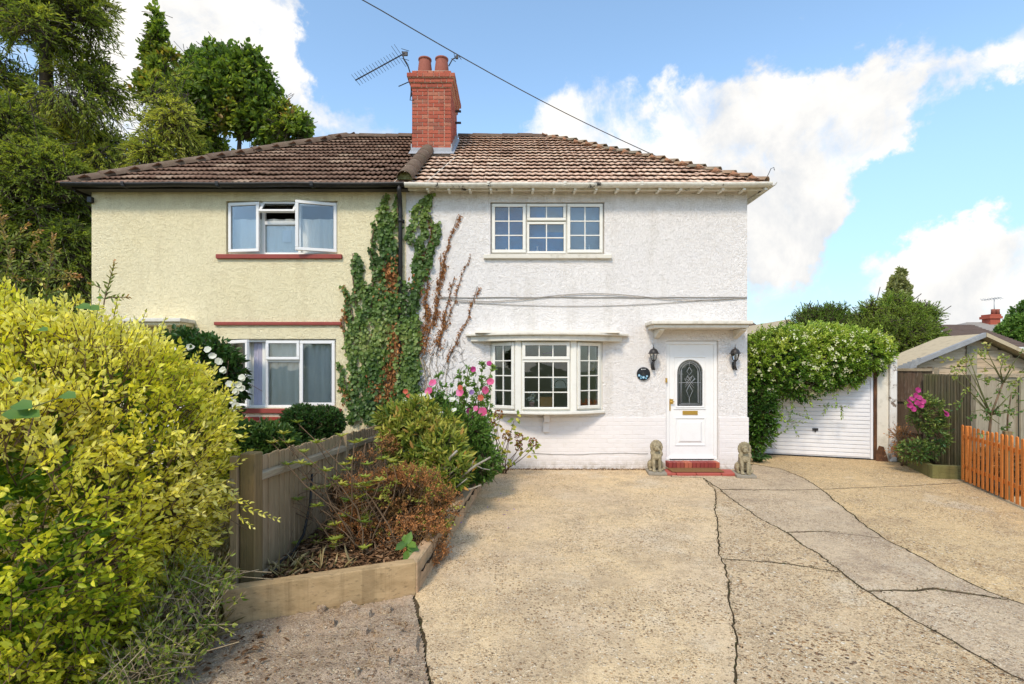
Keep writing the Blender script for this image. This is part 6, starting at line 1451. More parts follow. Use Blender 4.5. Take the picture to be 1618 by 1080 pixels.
# --- ivy on the party line of the two houses
def on_wall(strands, dens, y0, y1):
    Ps = []
    for pts, w_, dn in strands:
        for i in range(len(pts)-1):
            (ax_, ay_), (bx_, by_) = pts[i], pts[i+1]; L_ = math.hypot(bx_-ax_, by_-ay_); f0, f1 = i/(len(pts)-1), (i+1)/(len(pts)-1); n_ = int(L_*w_*dn*dens)
            t_ = rng.random(n_); ww = w_*(.80-.64*(f0+(f1-f0)*t_))*np.where(rng.random(n_) < .22, 1.9, .85); x = ax_+(bx_-ax_)*t_ + rng.normal(size=n_)*ww*.55 + 3*np.sin((ay_+(by_-ay_)*t_)*.13+ax_); y = ay_+(by_-ay_)*t_ + rng.normal(size=n_)*2
            dpt = np.minimum(1, ww/14)*rng.random(n_)
            Yw = WY - (y0 + (y1-y0)*dpt); Ps.append(np.stack([(x-CX)*Yw/FPX, Yw, CAMH+(HY-y)*Yw/FPX], 1))
    return np.concatenate(Ps)
iv = thing('ivy', (-1.9, 8.95, 0), 'tall green ivy climbing the wall between the yellow and the white house', 'climber')
IV = [([(568,560),(556,500),(548,470)], 3, 1.4), ([(600,420),(588,380),(592,352)], 3, 1.4), ([(604,380),(600,340),(606,318)], 3, 1.4), ([(676,420),(684,370),(680,340)], 4, 1.2), ([(554,560),(540,500)], 2.5, 1.4), ([(628,360),(626,306)], 4, 1.2), ([(640,672),(638,560),(634,480),(622,410),(614,340)], 20, 1.0), ([(606,670),(600,560),(598,470),(607,400),(612,335)], 13, 1.1), ([(580,668),(574,560),(576,460),(562,402)], 11, 1.2), ([(586,500),(590,420),(583,392)], 4, 1.3),
      ([(560,665),(556,570),(550,500),(544,452)], 9, 1.3), ([(548,640),(541,600),(534,572)], 6, 1.2), ([(655,668),(652,560),(655,470),(664,390),(676,312)], 16, 1.1), ([(662,440),(682,400),(694,352)], 7, 1.1), ([(620,660),(618,560),(616,450),(602,350),(608,308)], 16, 1.0),
      ([(590,668),(586,590),(590,520)], 16, 1.0), ([(648,380),(655,330),(684,306)], 9, 1.1), ([(566,520),(560,440),(562,400)], 4, 1.3), ([(670,430),(688,380)], 5, 1.1), ([(572,470),(566,430)],4,1.3), ([(640,620),(655,590),(662,520)],14,1.0)]
Pw = on_wall(IV, .36, .02, .16); n_ = len(Pw)
Pw = Pw[(Pw[:,0] < X(664)+.02*rng.normal(size=n_)) | (Pw[:,2] > Z(470))]; n_ = len(Pw)
Dw = unit(rng.normal(size=(n_,3))*A3((.55,.25,.35)) + A3((0,-.25,-.75))); Nw = unit(rng.normal(size=(n_,3))*.35 + A3((0,-1,.35)))
tn = .56 + .28*lump(Pw, 2.6, 1) + .15*lump(Pw, 9, 2); L_ = .058*(.5+.8*rng.random(n_))
dead = (lump(Pw*A3((2.5,1,.8)), 3.1, 3) + rng.normal(size=n_)*.25 > .50) & (Pw[:,2] < Z(400))
split_big(Pw[~dead], Dw[~dead], Nw[~dead], L_[~dead], L_[~dead]*.95, tn[~dead], 'leaf_ivy', iv, 0, wide=.85)
leaves('dead_leaves', Pw[dead], Dw[dead], Nw[dead], L_[dead]*.9, L_[dead]*.6, M['leaf_dead'], iv, .3+.3*rng.random(dead.sum()), curl=.4)
for (pts, w_, dn) in IV: MB().tube([P(x_+random.gauss(0,2), y_, WY-.035) for x_, y_ in pts], [.014-.009*i/len(pts) for i in range(len(pts))], 6).build('stem', M['stem_brown'], iv)
MB().tube([P(662,560,8.93),P(672,590,8.9),P(676,620,8.88),P(664,648,8.85),P(655,672,8.85)], .008, 6).build('stem', M['twig_pale'], iv)
dv = thing('dead_creeper', (-1.35, 8.95, 1.2), 'withered orange brown creeper strands spreading over the white wall right of the ivy', 'climber')
DV = [([(672,545),(686,490),(700,425),(710,385),(725,340)], 6, .8), ([(690,560),(702,520),(718,480),(728,440),(742,405)], 3, .6), ([(705,572),(722,540),(740,500),(755,452)], 3.5, .9), ([(672,500),(676,430),(680,350)], 5, .8), ([(664,560),(672,520),(676,480)], 13, .8), ([(690,545),(700,520),(706,490)], 8, .9), ([(664,470),(668,430),(672,400)], 9, .5), ([(684,520),(694,470),(697,400)], 5, .7), ([(700,500),(712,460),(718,436)],3,.7)]
Pw = on_wall(DV, .42, .015, .10); n_ = len(Pw); Dw = unit(rng.normal(size=(n_,3))*A3((.5,.3,.5)) + A3((0,-.2,-.5))); Nw = unit(rng.normal(size=(n_,3))*.7 + A3((0,-1,0)))
L_ = .042*(.5+.8*rng.random(n_)); leaves('dead_leaves', Pw, Dw, Nw, L_, L_*.5, M['leaf_dead'], dv, .35+.3*rng.random(n_), curl=.45, fold=.6)
for (pts, w_, dn) in DV: MB().tube([P(x_+random.gauss(0,1), y_, WY-.02) for x_, y_ in pts], [.008-.005*i/len(pts) for i in range(len(pts))], 5).build('stem', M['stem_brown'], dv)
A_s, B_s = [], []
for i in range(300):                                  # clinging rootlets left on the paint
    x, y = random.uniform(663,735), random.uniform(540,655)
    if random.random() < (x-663)/110: continue
    a_ = random.gauss(math.pi/2, .6); l_ = random.uniform(4,16); A_s.append(P(x,y,WY-.008)); B_s.append(P(x+l_*math.cos(a_), y-l_*math.sin(a_), WY-.010))
sticks('rootlets', A3(A_s), A3(B_s), .0045, .002, M['cable_grey'], dv)
for x0_ in (668, 679, 690, 704, 672): MB().tube([P(x0_+random.gauss(0,1.5)+i*random.uniform(-.4,.9), 655-i*13, WY-.014) for i in range(8)], .005, 5).build('stem', M['twig_pale'], dv)

# --- climber with cream flowers over the garage
jm = thing('jasmine_climber', (5.4, 9.9, 0), 'large leafy climber dotted with cream flowers sprawling over the garage', 'climber')
JB = [px_blob(1232,572,9.9,56,50,fy=.7), px_blob(1300,566,10.0,66,44,fy=.6), px_blob(1205,645,9.9,20,60,fy=1), px_blob(1362,558,9.8,40,32,fy=.7), px_blob(1262,592,9.9,48,38,fy=.7), px_blob(1328,572,9.9,42,38,fy=.7), px_blob(1201,600,9.8,17,60,fy=1.2), px_blob(1196,685,9.9,10,30,fy=1), px_blob(1390,548,9.8,18,18), px_blob(1290,542,10.4,70,26), px_blob(1240,532,10.2,20,12), px_blob(1200,545,10.1,18,14), px_blob(1340,535,10.1,24,10)]
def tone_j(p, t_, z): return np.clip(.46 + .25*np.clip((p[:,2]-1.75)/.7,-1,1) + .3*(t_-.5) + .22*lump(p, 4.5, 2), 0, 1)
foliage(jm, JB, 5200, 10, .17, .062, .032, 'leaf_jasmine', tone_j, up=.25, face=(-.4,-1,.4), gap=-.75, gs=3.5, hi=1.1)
O, D = blob_points(JB, 520, .98, 1.1, .8); keep = (D[:,1] < .3) & (O[:,2] > 1.2); O, D = O[keep], D[keep]
an = rng.random((len(O),6))*.5 + np.arange(6)*1.047
a_ = unit(np.cross(D, A3([[.1,.2,1]]))); b_ = np.cross(D, a_)
PD = a_[:,None]*np.cos(an)[...,None] + b_[:,None]*np.sin(an)[...,None] + D[:,None]*.4
OO = np.repeat(O + D*.03, 6, 0) + rng.normal(size=(len(O)*6,3))*.018
leaves('flowers', OO, PD.reshape(-1,3), np.repeat(D,6,0), .032, .026, M['petal_cream'], jm, rng.random(len(OO)), wide=.9)
for (p0, p1) in [((1212+i*12.5, 600+30*math.sin(i*.8)*.3+(20 if i < 6 else -i*1.5)), (1216+i*12.5+random.uniform(-14,14), 640+random.uniform(-8,26)-(max(0,i-6))*6)) for i in range(14)] + [((1195+i*15, 545), (1195+i*15+random.uniform(-12,12), 530-random.uniform(4,26)+(6 if i>9 else 0))) for i in range(14)] + list((((1210,545),(1216,515)), ((1225,520),(1236,508)), ((1300,530),(1330,524)), ((1355,545),(1395,535)), ((1290,535),(1270,518)), ((1245,650),(1285,660)), ((1235,665),(1275,665)), ((1240,640),(1262,690)), ((1290,640),(1345,640)), ((1330,640),(1330,660)), ((1220,690),(1262,668)), ((1380,560),(1402,550)), ((1335,535),(1370,520)), ((1255,640),(1240,680)), ((1310,635),(1300,655)))):
    o_, e_ = P(*p0, 9.75), P(*p1, 9.65); Pl, Dl, Nl, Tl, E = sprigs(A3([o_]), A3([e_-o_]), (e_-o_).length, 16, .05, .03, 1., .05, None, .35)
    leaves('trailing_leaves', Pl, Dl, Nl, .055, .03, M['leaf_jasmine'], jm, .3+.4*Tl); sticks('tendril', A3([o_]), E, .004, .002, M['stem_brown'], jm, None)
stems_to([(4.6,10.0,0),(4.7,10.1,0),(4.72,10.0,0)], [(4.8,10.1,1.7),(4.85,10.1,1.9),(4.7,9.9,1.5)], .03, .012, 'stem_brown', jm, wob=.05)
fe = thing('fern', (X(1197,9.6), 9.6, 0), 'dark green fern at the foot of the climber beside the house corner', 'fern')
for i in range(15):
    a_ = i*2.4; d_ = Vector((math.cos(a_)*.6, math.sin(a_)*.6-.2, .7+.3*random.random())).normalized(); o_ = A3([(X(1197,9.6), 9.6, .02)]); Pl, Dl, Nl, Tl, E = sprigs(o_, A3([d_]), .38, 36, .06, .014, 1.2, .55, A3([[0,0,1.]]), .06)
    leaves('frond', Pl, Dl, Nl, .075*(1.1-.8*Tl), .018, M['leaf_dark'], fe, .5+.3*Tl, kind=None)

# --- trees beyond the garage
cb = [px_blob(1310,518,15,46,16), px_blob(1345,524,15.2,40,20), px_blob(1290,500,15,24,9), px_blob(1315,496,15,16,9), px_blob(1370,530,15.2,40,25)]
tree('cypress_tree', 'dark flat topped cypress behind the climber and the garage', 'tree', (9.4,15.2,0), 3.3, cb, 2300, 12, .36, .075, .02, 'leaf_conifer_bright', tone_tree(.2,.25,1), .15, 8, up=.1, spread=.5, gap=-.2, gs=2.5, inner=.2, jit=.2, rnddir=.5, hi=1.35)
cb = [px_blob(1410,532,14,50,28), px_blob(1398,510,14,28,20), px_blob(1430,506,14,26,18), px_blob(1425,550,14,48,26), px_blob(1452,496,14.1,22,9), px_blob(1376,488,14,10,8), px_blob(1372,545,14,34,30), px_blob(1415,482,14.1,16,12)]
o = tree('cypress_tree', 'bright green feathery cypress left of the shed roof', 'tree', (10.2,14,0), 3.4, cb, 3800, 12, .36, .075, .02, 'leaf_conifer_bright', tone_tree(.66,.32,2), .15, 8, up=.3, spread=.45, gap=-.35, gs=2.5, inner=.2, jit=.2, rnddir=.45, hi=1.35)
for (p0, p1) in (((1440,510),(1478,484)), ((1435,500),(1466,487)), ((1375,510),(1356,476)), ((1380,500),(1366,487)), ((1430,495),(1440,470)), ((1400,490),(1408,466))):
    o_, e_ = P(*p0, 14), P(*p1, 13.8); Pl, Dl, Nl, Tl, E = sprigs(A3([o_]), A3([e_-o_]), (e_-o_).length, 60, .05, .03, .8, .02, None, .2)
    leaves('bough_tip', Pl, Dl, Nl, .16*(1.1-.8*Tl), .03, M['leaf_conifer_bright'], o, .3+.2*Tl); sticks('twig', A3([o_]), E, .012, .004, M['bark'], o, None)
cb = [px_blob(1421,452,32,8,18), px_blob(1416,472,32,13,18), px_blob(1424,434,32,4,10), px_blob(1406,482,32,14,10), px_blob(1432,466,32,6,20), px_blob(1410,455,32,5,12)]
tree('poplar_tree', 'slender pale leaved poplar rising behind the bright cypress', 'tree', (24.1,32,0), 6.4, cb, 520, 8, .42, .20, .17, 'leaf_poplar', tone_tree(.6,.3,3), .12, 8, gap=-.3, gs=1.2, inner=0, up=.9, lo=.3, core=.3)
cb = [px_blob(1618,520,30,28,26), px_blob(1600,530,30,22,20), px_blob(1612,500,30.5,14,14), px_blob(1640,505,30,30,34)]
tree('tree', 'round green tree at the far right edge in front of the distant roofs', 'tree', (29.5,30,0), 4.6, cb, 1500, 8, .35, .16, .12, 'leaf_green', tone_tree(.6,.3,1), .2, 8, gap=-.6, inner=.3)

# --- shrubs in front of the yellow house
def px_bush(name, label, cat, blobs, n, k, Ln, lL, lW, mat, tone, **kw):
    c = blobs[0]; o = thing(name, (c[0], c[1], 0), label, cat); foliage(o, blobs, n, k, Ln, lL, lW, mat, tone, **kw)
    stems_to([(c[0]+random.gauss(0,.05), c[1]+random.gauss(0,.05), 0) for _ in range(4)], [(c[0]+random.gauss(0,.4)*c[3], c[1]+random.gauss(0,.3)*c[4], c[2]) for _ in range(4)], .014, .006, 'stem_brown', o)
    return o
px_bush('box_bush', 'clipped dark green rounded bush under the right end of the yellow house window', 'shrub', [px_blob(478,668,8.0,32,26), px_blob(512,668,8.1,30,25), (X(495,8),8,.35,.55,.35,.4)], 2300, 8, .10, .045, .028, 'leaf_dark', .55, hi=1.0, lo=.85, nbig=0)
px_bush('laurel_bush', 'low dark bush with dull leaves behind the fence, below the brick panel', 'shrub', [px_blob(420,700,6.6,42,28), px_blob(385,705,6.5,34,34), (X(420,6.6),6.6,.4,.4,.3,.4)], 1500, 8, .14, .07, .035, 'leaf_dark', .75, gap=-.6)
o = px_bush('rose_bush', 'dark leaved rose bush with large white blooms behind the privet', 'rose bush', [px_blob(320,570,6.6,45,36), px_blob(350,600,6.6,32,46), px_blob(290,550,6.7,40,22), (X(340,6.6),6.6,.7,.3,.3,.8)], 1500, 8, .2, .07, .045, 'leaf_dark', .55, gap=-.5)
for (px_, py_) in ((262,545),(272,552),(284,560),(300,548),(328,552),(335,562),(382,596),(376,607),(372,618),(366,632),(372,640),(380,612),(362,606),(352,584),(310,572),(366,648),(345,570)):
    for j in range(2): flower(o, P(px_+j*2, py_+j, 6.3), .045, 'petal_white', n=6)

# --- plants of the raised bed
sk = px_bush('pieris_bush', 'yellow green glossy leaved shrub in the middle of the raised bed', 'shrub', [px_blob(655,695,6.4,44,38), px_blob(695,718,6.2,38,34), px_blob(632,668,6.5,30,24), px_blob(712,742,6.0,26,22), px_blob(665,650,6.5,20,16), px_blob(670,735,6.3,34,26), px_blob(700,680,6.5,20,26)], 620, 10, .16, .10, .034, 'leaf_shrub', lambda p, t_, z: np.clip(.5+.35*(t_-.5)+.2*lump(p,4,1)+.35*(z>.93),0,1), gap=-.5, nbig=200, up=.5, inner=.2, hi=1.18, rnddir=.6)
hb = thing('hibiscus_shrub', (X(735,7.4), 7.4, .1), 'upright leafy hibiscus with large pink flowers beside the bow window', 'shrub')
tips = [(692,592,7.4),(727,585,7.5),(762,570,7.3),(778,578,7.3),(745,640,7.2),(715,615,7.4),(700,640,7.5),(770,620,7.1),(755,600,7.3),(735,610,7.6),(685,650,7.5),(775,640,7.0),(740,580,7.6)]
base = [(X(735,7.4)+random.gauss(0,.12), 7.4+random.gauss(0,.12), .12) for _ in tips]; tw_ = [P(*q_) for q_ in tips]
stems_to(base, tw_, .011, .004, 'stem_green', hb, wob=.03)
for b, t_ in zip(base, tw_):
    b, t_ = Vector(b), Vector(t_); n_ = 40; f = np.linspace(.22, 1.0, n_)[:,None]; O = A3([b])*(1-f)+A3([t_])*f + rng.normal(size=(n_,3))*.025
    D = unit(rng.normal(size=(n_,3)) + A3((0,0,.6))); Pl, Dl, Nl, Tl, E = sprigs(O, D, .15*(1.25-f[:,0]), 7, .05, .03, .9, .05, None, .35)
    leaves('leaves', Pl, Dl, Nl, .058*(.6+.6*rng.random(len(Pl))), .03, M['leaf_green'], hb, np.clip(.42+.2*Tl+.25*lump(Pl,5,2),0,1)); sticks('twigs', O, E, .0035, .002, M['stem_green'], hb)
for (px_, py_, r, m_) in ((684,605,.075,'petal_pink'),(678,618,.08,'petal_pink'),(727,620,.075,'petal_pink'),(727,612,.05,'petal_coral'),(775,603,.07,'petal_pink'),(766,616,.075,'petal_pink'),(759,628,.06,'petal_coral'),(740,649,.06,'petal_magenta'),(763,650,.085,'petal_pink'),(745,619,.05,'petal_lilac'),(748,583,.055,'petal_magenta'),(773,574,.05,'petal_magenta'),(690,662,.05,'petal_magenta'),(743,660,.055,'petal_magenta'),(752,645,.05,'petal_pink'),(641,618,.05,'petal_coral'),(646,626,.05,'petal_coral')):
    flower(hb, P(px_, py_, 7.0), r*.82, m_, wide=.95)
pb = px_bush('white_phlox', 'green shrub with small white flowers between the pieris and the hibiscus', 'shrub', [px_blob(680,650,7.2,30,28), px_blob(705,690,7.1,34,50), px_blob(740,700,7.0,38,45), px_blob(755,730,6.9,34,30), px_blob(715,740,6.8,36,30)], 1500, 8, .14, .06, .026, 'leaf_green', .45, gap=-.5)
for i in range(26):
    px_, py_ = random.choice(((655,635),(663,625),(665,634),(693,637),(693,650),(710,628),(697,650),(645,638),(720,645),(712,632),(676,628))); flower(pb, P(px_+random.gauss(0,3), py_+random.gauss(0,3), 6.9), .028, 'petal_white')
gs_ = thing('grey_branches', (X(700,6.4), 6.4, .1), 'bare silver grey dead branches leaning low in the raised bed', 'branches')
for pts, r in ((((688,768),(700,745),(712,722),(722,712)), .022), (((715,766),(735,748),(752,735),(775,722)), .018), (((752,735),(762,740),(774,742)), .008), (((735,748),(744,738),(748,728)), .010), (((690,760),(712,748),(722,738)), .012), (((725,775),(745,772),(760,766)), .012), (((700,778),(720,770),(738,756)), .010)):
    MB().tube([P(px_, py_, 6.0-.06*i) for i, (px_, py_) in enumerate(pts)], [r*(1-.6*i/len(pts)) for i in range(len(pts))], 7).build('branch', M['driftwood'], gs_)
hy = thing('hydrangea', (X(800,8.6), 8.6, 0), 'sparse hydrangea with dried brown flower heads below the bow window', 'shrub')
hyt = [(775,655),(790,660),(812,665),(826,690),(843,698),(800,693),(820,708),(795,716),(808,730),(838,712),(780,690),(785,672),(805,680),(790,705)]
tp2 = [P(a_, b_, 8.3) for a_, b_ in hyt]; stems_to([(X(795,8.6)+random.gauss(0,.03), 8.6, .0) for _ in tp2], tp2, .008, .004, 'stem_brown', hy, wob=.05)
n_ = len(tp2); O = np.repeat(A3(tp2), 7, 0) + rng.normal(size=(n_*7,3))*.05; leaf_objects('leaf', O, rng.normal(size=(n_*7,3))+A3((0,-.2,-.2)), A3((0,-1,.6))+rng.normal(size=(n_*7,3))*.4, np.full(n_*7,.085), np.full(n_*7,.06), M['leaf_shrub'], hy, np.clip(.35+.5*rng.random(n_*7),0,.99))
for (px_, py_) in ((820,691),(842,698),(801,690),(820,706),(778,668),(788,654)):
    c = A3([P(px_, py_, 8.2)]); m_ = 70; q = unit(rng.normal(size=(m_,3))); leaves('dried_flower_head', c+q*.055, q+rng.normal(size=(m_,3))*.5, q, .03, .026, M['leaf_dead'], hy, .05+.3*rng.random(m_), kind=None)
br = px_bush('heather_bush', 'withered rusty brown bush leaning over the sleepers at the bed corner', 'shrub', [px_blob(640,800,4.9,62,52), px_blob(600,830,4.8,45,45), px_blob(675,815,4.9,40,42), px_blob(650,860,4.7,50,30), px_blob(615,775,5.0,34,26), px_blob(695,800,4.9,24,26), px_blob(660,850,4.6,40,28), px_blob(570,840,4.7,34,30), px_blob(560,800,5.0,26,30)], 3600, 12, .13, .024, .012, 'leaf_heather', lambda p, t_, z: np.clip(.56+.3*(t_-.5)+.32*lump(p,4,1),0,1), gap=-.35, gs=5., core=.5, lo=.5, up=.3, twig='stem_brown', tw=.0025, inner=.12, hi=1.25, rnddir=.9)
n_ = 240; O, D = blob_points([px_blob(640,800,4.9,60,50), px_blob(690,800,4.8,26,24)], n_, .95, 1.15, .5); Pl, Dl, Nl, Tl, E = sprigs(O, D, .09, 6, .03, .015, 1., .1)
leaves('green_leaves', Pl, Dl, Nl, .03, .014, M['leaf_shrub'], br, .5+.2*Tl)
yb = px_bush('euonymus_bush', 'small yellow green bush between the pieris and the withered bush', 'shrub', [px_blob(665,765,5.8,34,20), px_blob(640,760,5.8,26,22), px_blob(690,758,5.9,16,12)], 420, 8, .10, .045, .03, 'leaf_shrub', .62, gap=-.5, inner=.3)
ob = px_bush('dead_conifer', 'thin dead orange brown twiggy bush against the fence', 'shrub', [px_blob(590,700,6.2,44,26), px_blob(570,730,6.0,40,34), px_blob(620,690,6.4,26,18), px_blob(560,765,5.7,40,30)], 900, 10, .12, .026, .010, 'leaf_heather', lambda p, t_, z: np.clip(.85+.2*(t_-.5)+.2*lump(p,4,1),0,1), gap=.0, gs=5., twig='stem_brown', tw=.003, inner=0, lo=.2, core=.1, rnddir=.8)
az = thing('azalea', (-1.45, 4.6, .15), 'sparse leggy azalea with leaf whorls on bare stems at the front of the bed', 'shrub')
at_ = [(430,700),(470,668),(475,760),(455,735),(500,700),(540,690),(490,735),(520,770),(545,735),(560,700),(580,735),(600,760),(500,800),(470,790),(440,775),(530,830),(580,850),(500,850),(470,860),(545,870),(600,870),(560,790),(515,745),(480,715),(600,790),(575,820),(620,730),(450,862),(430,850),(520,885),(585,890),(560,905),(455,700)]
tp3 = [P(a_, b_, random.uniform(4.3,4.9)) for a_, b_ in at_]; bs3 = [(-1.35+random.gauss(0,.16), 4.6+random.gauss(0,.12), .15) for _ in tp3]
stems_to(bs3, tp3, .009, .0035, 'stem_brown', az, wob=.07)
for b, t_ in zip(bs3, tp3):
    b, t_ = Vector(b), Vector(t_)
    for j in range(4):
        s_ = b.lerp(t_, random.uniform(.4,.9)); e_ = s_ + Vector((random.gauss(0,.12), random.gauss(0,.1), random.uniform(.02,.2))); MB().tube([s_, s_.lerp(e_,.5)+Vector((random.gauss(0,.015),0,.01)), e_], [.004,.003,.002], 5).build('twig', M['stem_brown'], az); tp3.append(e_) if random.random() < .35 else None
n_ = len(tp3); w_ = 9; O = np.repeat(A3([tuple(q) for q in tp3]), w_, 0); an = np.tile(np.arange(w_)*2*math.pi/w_, n_) + rng.random(n_*w_)*.5
D = np.stack([np.cos(an), np.sin(an), .35+.5*rng.random(n_*w_)], 1); N_ = np.tile(A3([[0,0,1.]]), (n_*w_,1)) - D*.2; L_ = .055+.03*rng.random(n_*w_)
split_big(O, D, N_, L_, L_*.34, np.clip(.35+.4*np.repeat(rng.random(n_), w_),0,.99), 'leaf_shrub', az, 290)
dk_ = thing('dock_plant', (X(645,4.35), 4.3, .2), 'broad green dock leaves hanging over the sleeper corner', 'weed')
c = P(642,862,4.3)
leaf_objects('leaf', A3([c]*7)+rng.normal(size=(7,3))*.012, A3([(.5,-.5,-.5),(.1,-.4,-.3),(.7,-.1,-.2),(-.3,-.3,-.1),(.2,.1,.6),(-.1,.2,.5),(.5,-.6,.1)]), A3([(.2,-.7,.7)]*7), [.15,.16,.13,.12,.12,.1,.12], [.075]*7, M['leaf_green'], dk_, [.6,.5,.5,.3,.4,.5,.6], wide=.75)
# dead twigs and litter
tw2 = thing('twig_heap', (-1.3, 4.5, .15), 'tangle of dry twigs lying on the soil of the raised bed', 'twigs')
n_ = 150; A_s = np.stack([rng.uniform(-1.85,-.85,n_), rng.uniform(4.0,5.4,n_), rng.uniform(.16,.32,n_)], 1); A_s = A_s[A_s[:,0] < -.85+ (A_s[:,1]-4.1)*.08]; B_s = A_s + rng.normal(size=A_s.shape)*A3((.13,.13,.06)); k_ = (B_s[:,1] > 3.95+(B_s[:,0]+1.99)*.42) & (B_s[:,0] < -.88+(B_s[:,1]-4.1)*.08); A_s, B_s = A_s[k_], B_s[k_]; sticks('twigs', A_s, B_s, .004, .002, M['stem_brown'], tw2)
def litter(name, label, n_, x0_, x1_, y0_, y1_, zf_, mat, L_, cond=None, cat='litter'):
    Pp = np.stack([rng.uniform(x0_,x1_,n_), rng.uniform(y0_,y1_,n_), np.zeros(n_)], 1)
    if cond is not None: Pp = Pp[cond(Pp)]
    m_ = len(Pp); Pp[:,2] = zf_ + rng.random(m_)*.012; an = rng.random(m_)*6.28
    o = leaves(name, Pp, np.stack([np.cos(an), np.sin(an), rng.normal(size=m_)*.25], 1), A3([[0,0,1.]])+rng.normal(size=(m_,3))*.35, L_*(.5+rng.random(m_)), L_*.45, M[mat], None, rng.random(m_), curl=.3)
    tag(o, label, cat, kind='stuff'); return o
litter('fallen_leaves', 'brown fallen leaves covering the soil of the raised bed', 4200, -1.9, -.7, 3.8, 6.5, .175, 'litter', .06, lambda p: (p[:,0] < -.80+(p[:,1]-4.1)*.086) & (p[:,1] > 3.72+(p[:,0]+1.99)*.42))
litter('fallen_leaves', 'dry leaves and debris at the foot of the privet on the old path', 420, -2.2, -1.1, 2.4, 3.5, .005, 'litter', .045, lambda p: rng.random(len(p)) < np.clip((-1.35-p[:,0])*1.4+.08,0,1))
litter('crumbs', 'scattered brown crumbs and leaf bits on the concrete drive', 900, -.7, 5.5, 2.9, 8.9, .004, 'litter', .014)
litter('crumbs', 'dark debris gathered along the foot of the white wall', 700, -.3, 2.7, 8.86, 8.96, .006, 'litter', .03)
pc_ = []
for cr in CRACKS:                                     # grit and moss caught in the cracks
    d_ = [jit(tuple(Vector(cr[i]).lerp(Vector(cr[i+1]), j/max(1,int((Vector(cr[i+1])-Vector(cr[i])).length/.02)))), .03) for i in range(len(cr)-1) for j in range(max(1,int((Vector(cr[i+1])-Vector(cr[i])).length/.02)))]
    for (x, y) in d_:
        for _ in range(int((.5+.5*mnoise.noise(Vector((x*2,y*2,3))))*9*random.random())): pc_.append((x+random.gauss(0,.016), y+random.gauss(0,.024), -.004+random.random()*.006))
pc_ = A3(pc_); n_ = len(pc_); an = rng.random(n_)*6.28
tag(leaves('crack_grit', pc_, np.stack([np.cos(an),np.sin(an),rng.random(n_)*.5],1), A3([[0,0,1.]])+rng.normal(size=(n_,3))*.4, .007+.012*rng.random(n_), .009, M['crack_moss'], None, rng.random(n_)), 'dark grit and moss caught along the cracks of the drive', 'grit', kind='stuff')
pt2 = litter('petals', 'fallen purple petals on the drive beside the sleepers', 16, -.6, .1, 5.2, 7.6, .006, 'petal_lilac', .03)
# dry grass
def grass(name, label, n_, x0_, x1_, y0_, y1_, h_, mat, z0=.03, cond=None, lean=.7):
    Pp = np.stack([rng.uniform(x0_,x1_,n_), rng.uniform(y0_,y1_,n_), np.full(n_, z0)], 1)
    if cond is not None: Pp = Pp[cond(Pp)]
    m_ = len(Pp); D = rng.normal(size=(m_,3))*A3((lean,lean,0)) + A3((0,0,.8)); L_ = h_*(.4+rng.random(m_))
    o = leaves(name, Pp, D, rng.normal(size=(m_,3)), L_, .004, M[mat], None, rng.random(m_), curl=.35, fold=0)
    if o: tag(o, label, 'grass', kind='stuff')
grass('dry_grass', 'straw coloured dry grass between the privet and the fence', 9000, -4.2, -2.0, 3.5, 7.5, .10, 'grass_dry', .03)
grass('grass_tufts', 'pale dry grass tufts at the end of the front sleeper', 700, -2.3, -1.95, 3.2, 3.7, .13, 'grass_dry', .0)
grass('grass_tufts', 'long wispy dry grass blades in the fence corner of the raised bed', 70, -1.93, -1.3, 3.9, 4.3, .15, 'grass_dry', .16, lambda p: p[:,1] > 3.8+(p[:,0]+1.99)*.42)
0 and grass('weeds', 'small green weeds rooted in the cracks of the drive', 260, 1.3, 4.6, 2.9, 8, .04, 'leaf_green', -.02, lambda p: rng.random(len(p)) < .0)
ub = px_bush('bramble', 'thin scruffy undergrowth at the foot of the privet by the sleeper end', 'shrub', [(-2.05,3.15,.28,.32,.35,.3), (-1.98,2.75,.15,.22,.3,.20)], 300, 8, .2, .034, .018, 'leaf_shrub', .42, gap=-.2, gs=5., inner=.1, twig='twig_pale', rnddir=.8, lo=.3, core=.2)

# --- small bed and garden on the right
rp = thing('rose_bush', (X(1468,8.9), 8.9, .1), 'rose with magenta blooms in front of the slatted fence', 'rose bush')
tips = [(1440,628),(1450,622),(1462,640),(1475,650),(1490,655),(1480,680),(1465,690),(1455,665),(1470,710),(1485,700)]
tw_ = [P(a_, b_, 8.6) for a_, b_ in tips]; stems_to([(X(1470,8.9)+random.gauss(0,.04), 8.9, .1) for _ in tw_], tw_, .009, .004, 'stem_green', rp, wob=.05)
foliage(rp, [px_blob(1468,655,8.7,24,26), px_blob(1480,690,8.6,16,26), px_blob(1455,640,8.7,16,14), px_blob(1450,712,8.6,26,14)], 420, 7, .14, .05, .03, 'leaf_rose', .55, gap=-.3, inner=.1)
for (px_, py_) in ((1441,630),(1446,624),(1452,628),(1449,636),(1438,640),(1450,616),(1455,640),(1443,646),(1436,634),(1493,651),(1495,654),(1458,634)): flower(rp, P(px_, py_, 8.4), .05, 'petal_magenta', n=6)
rr = thing('rose_bush', (X(1560,7.4), 7.4, 0), 'tall leggy rose with yellowing leaves behind the orange picket fence', 'rose bush')
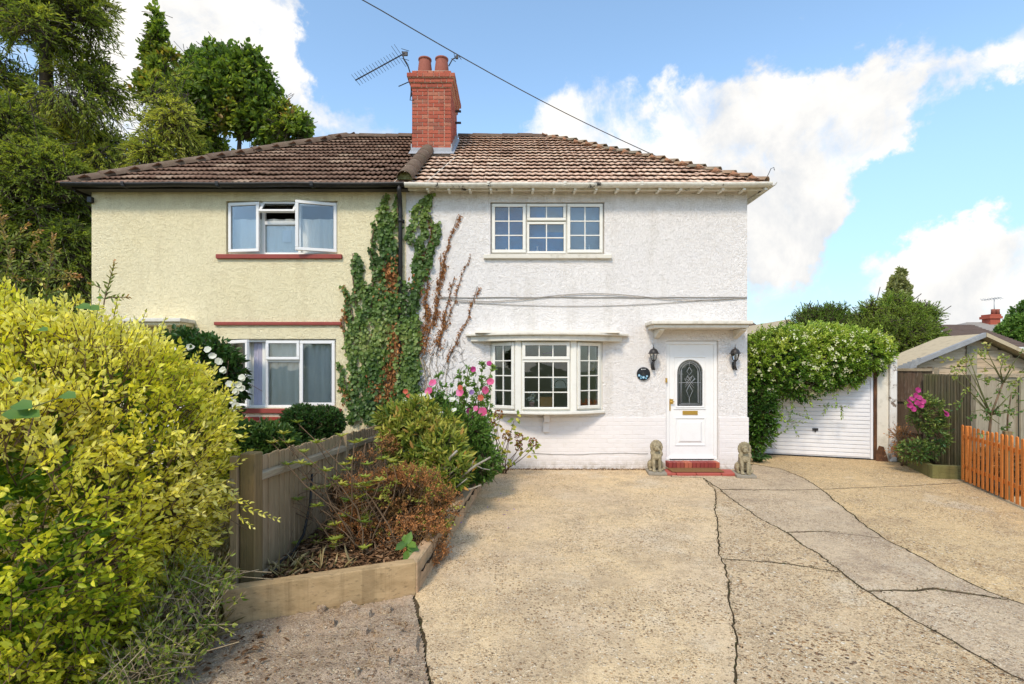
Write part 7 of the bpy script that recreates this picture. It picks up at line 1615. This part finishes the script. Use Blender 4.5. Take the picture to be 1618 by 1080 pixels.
tips = [(1528,578),(1500,590),(1515,580),(1550,565),(1560,556),(1545,600),(1585,570),(1612,560),(1600,585),(1575,610),(1618,600),(1540,630),(1535,650),(1590,650),(1610,640),(1555,660),(1580,670),(1600,620),(1530,560),(1570,640)]
tw_ = [P(a_, b_, 7.2) for a_, b_ in tips]; kn = P(1566,655,7.3); kn2 = P(1585,604,7.3)
for i_, t_ in enumerate(tw_):
    s_ = kn2 if t_.z > kn2.z-.1 and t_.x > X(1540,7.2) else kn; m_ = s_.lerp(t_, .5)+Vector((random.gauss(0,.03),0,random.gauss(0,.03))); MB().tube([s_, m_, t_], [.010,.007,.004], 6).build('stem', M['stem_green'], rr)
MB().tube([(X(1562,7.4),7.4,0), kn+Vector((-.02,0,-.2)), kn, kn2], [.022,.018,.015,.011], 8).build('trunk', M['stem_brown'], rr); MB().tube([(X(1590,7.5),7.5,0), P(1592,660,7.4), P(1598,620,7.3)], [.014,.011,.007], 7).build('trunk', M['stem_brown'], rr)
n_ = len(tw_); O = np.repeat(A3([tuple(q) for q in tw_]), 4, 0) + rng.normal(size=(n_*4,3))*.07; D = rng.normal(size=O.shape)+A3((0,-.2,.2)); Pl, Dl, Nl, Tl, E = sprigs(O, D, .11, 5, .05, .034, 1.0, .1, None, .3)
split_big(Pl, Dl, Nl+A3((0,-.5,0)), .052*(.7+.5*rng.random(len(Pl))), .036, np.clip(.25+.3*((Pl[:,2]-1.0)/.7)+.3*(rng.random(len(Pl))-.5)+.15,0,.99), 'leaf_rose', rr, 290); sticks('twigs', O, E, .003, .002, M['stem_green'], rr)
px_bush('weeds', 'dry tangled weeds in the small mossy bed by the leaning panel', 'weeds', [px_blob(1425,695,9.3,18,20), px_blob(1430,712,9.1,20,10)], 160, 7, .16, .035, .018, 'leaf_heather', .6, gap=-.2, inner=0, twig='twig_pale')
px_bush('garden_shrub', 'low weedy plants growing behind the orange pickets', 'shrub', [px_blob(1575,725,8.0,30,18), px_blob(1612,735,7.7,30,20)], 420, 7, .14, .05, .03, 'leaf_heather', .7, gap=-.2, inner=.1, twig='twig_pale')
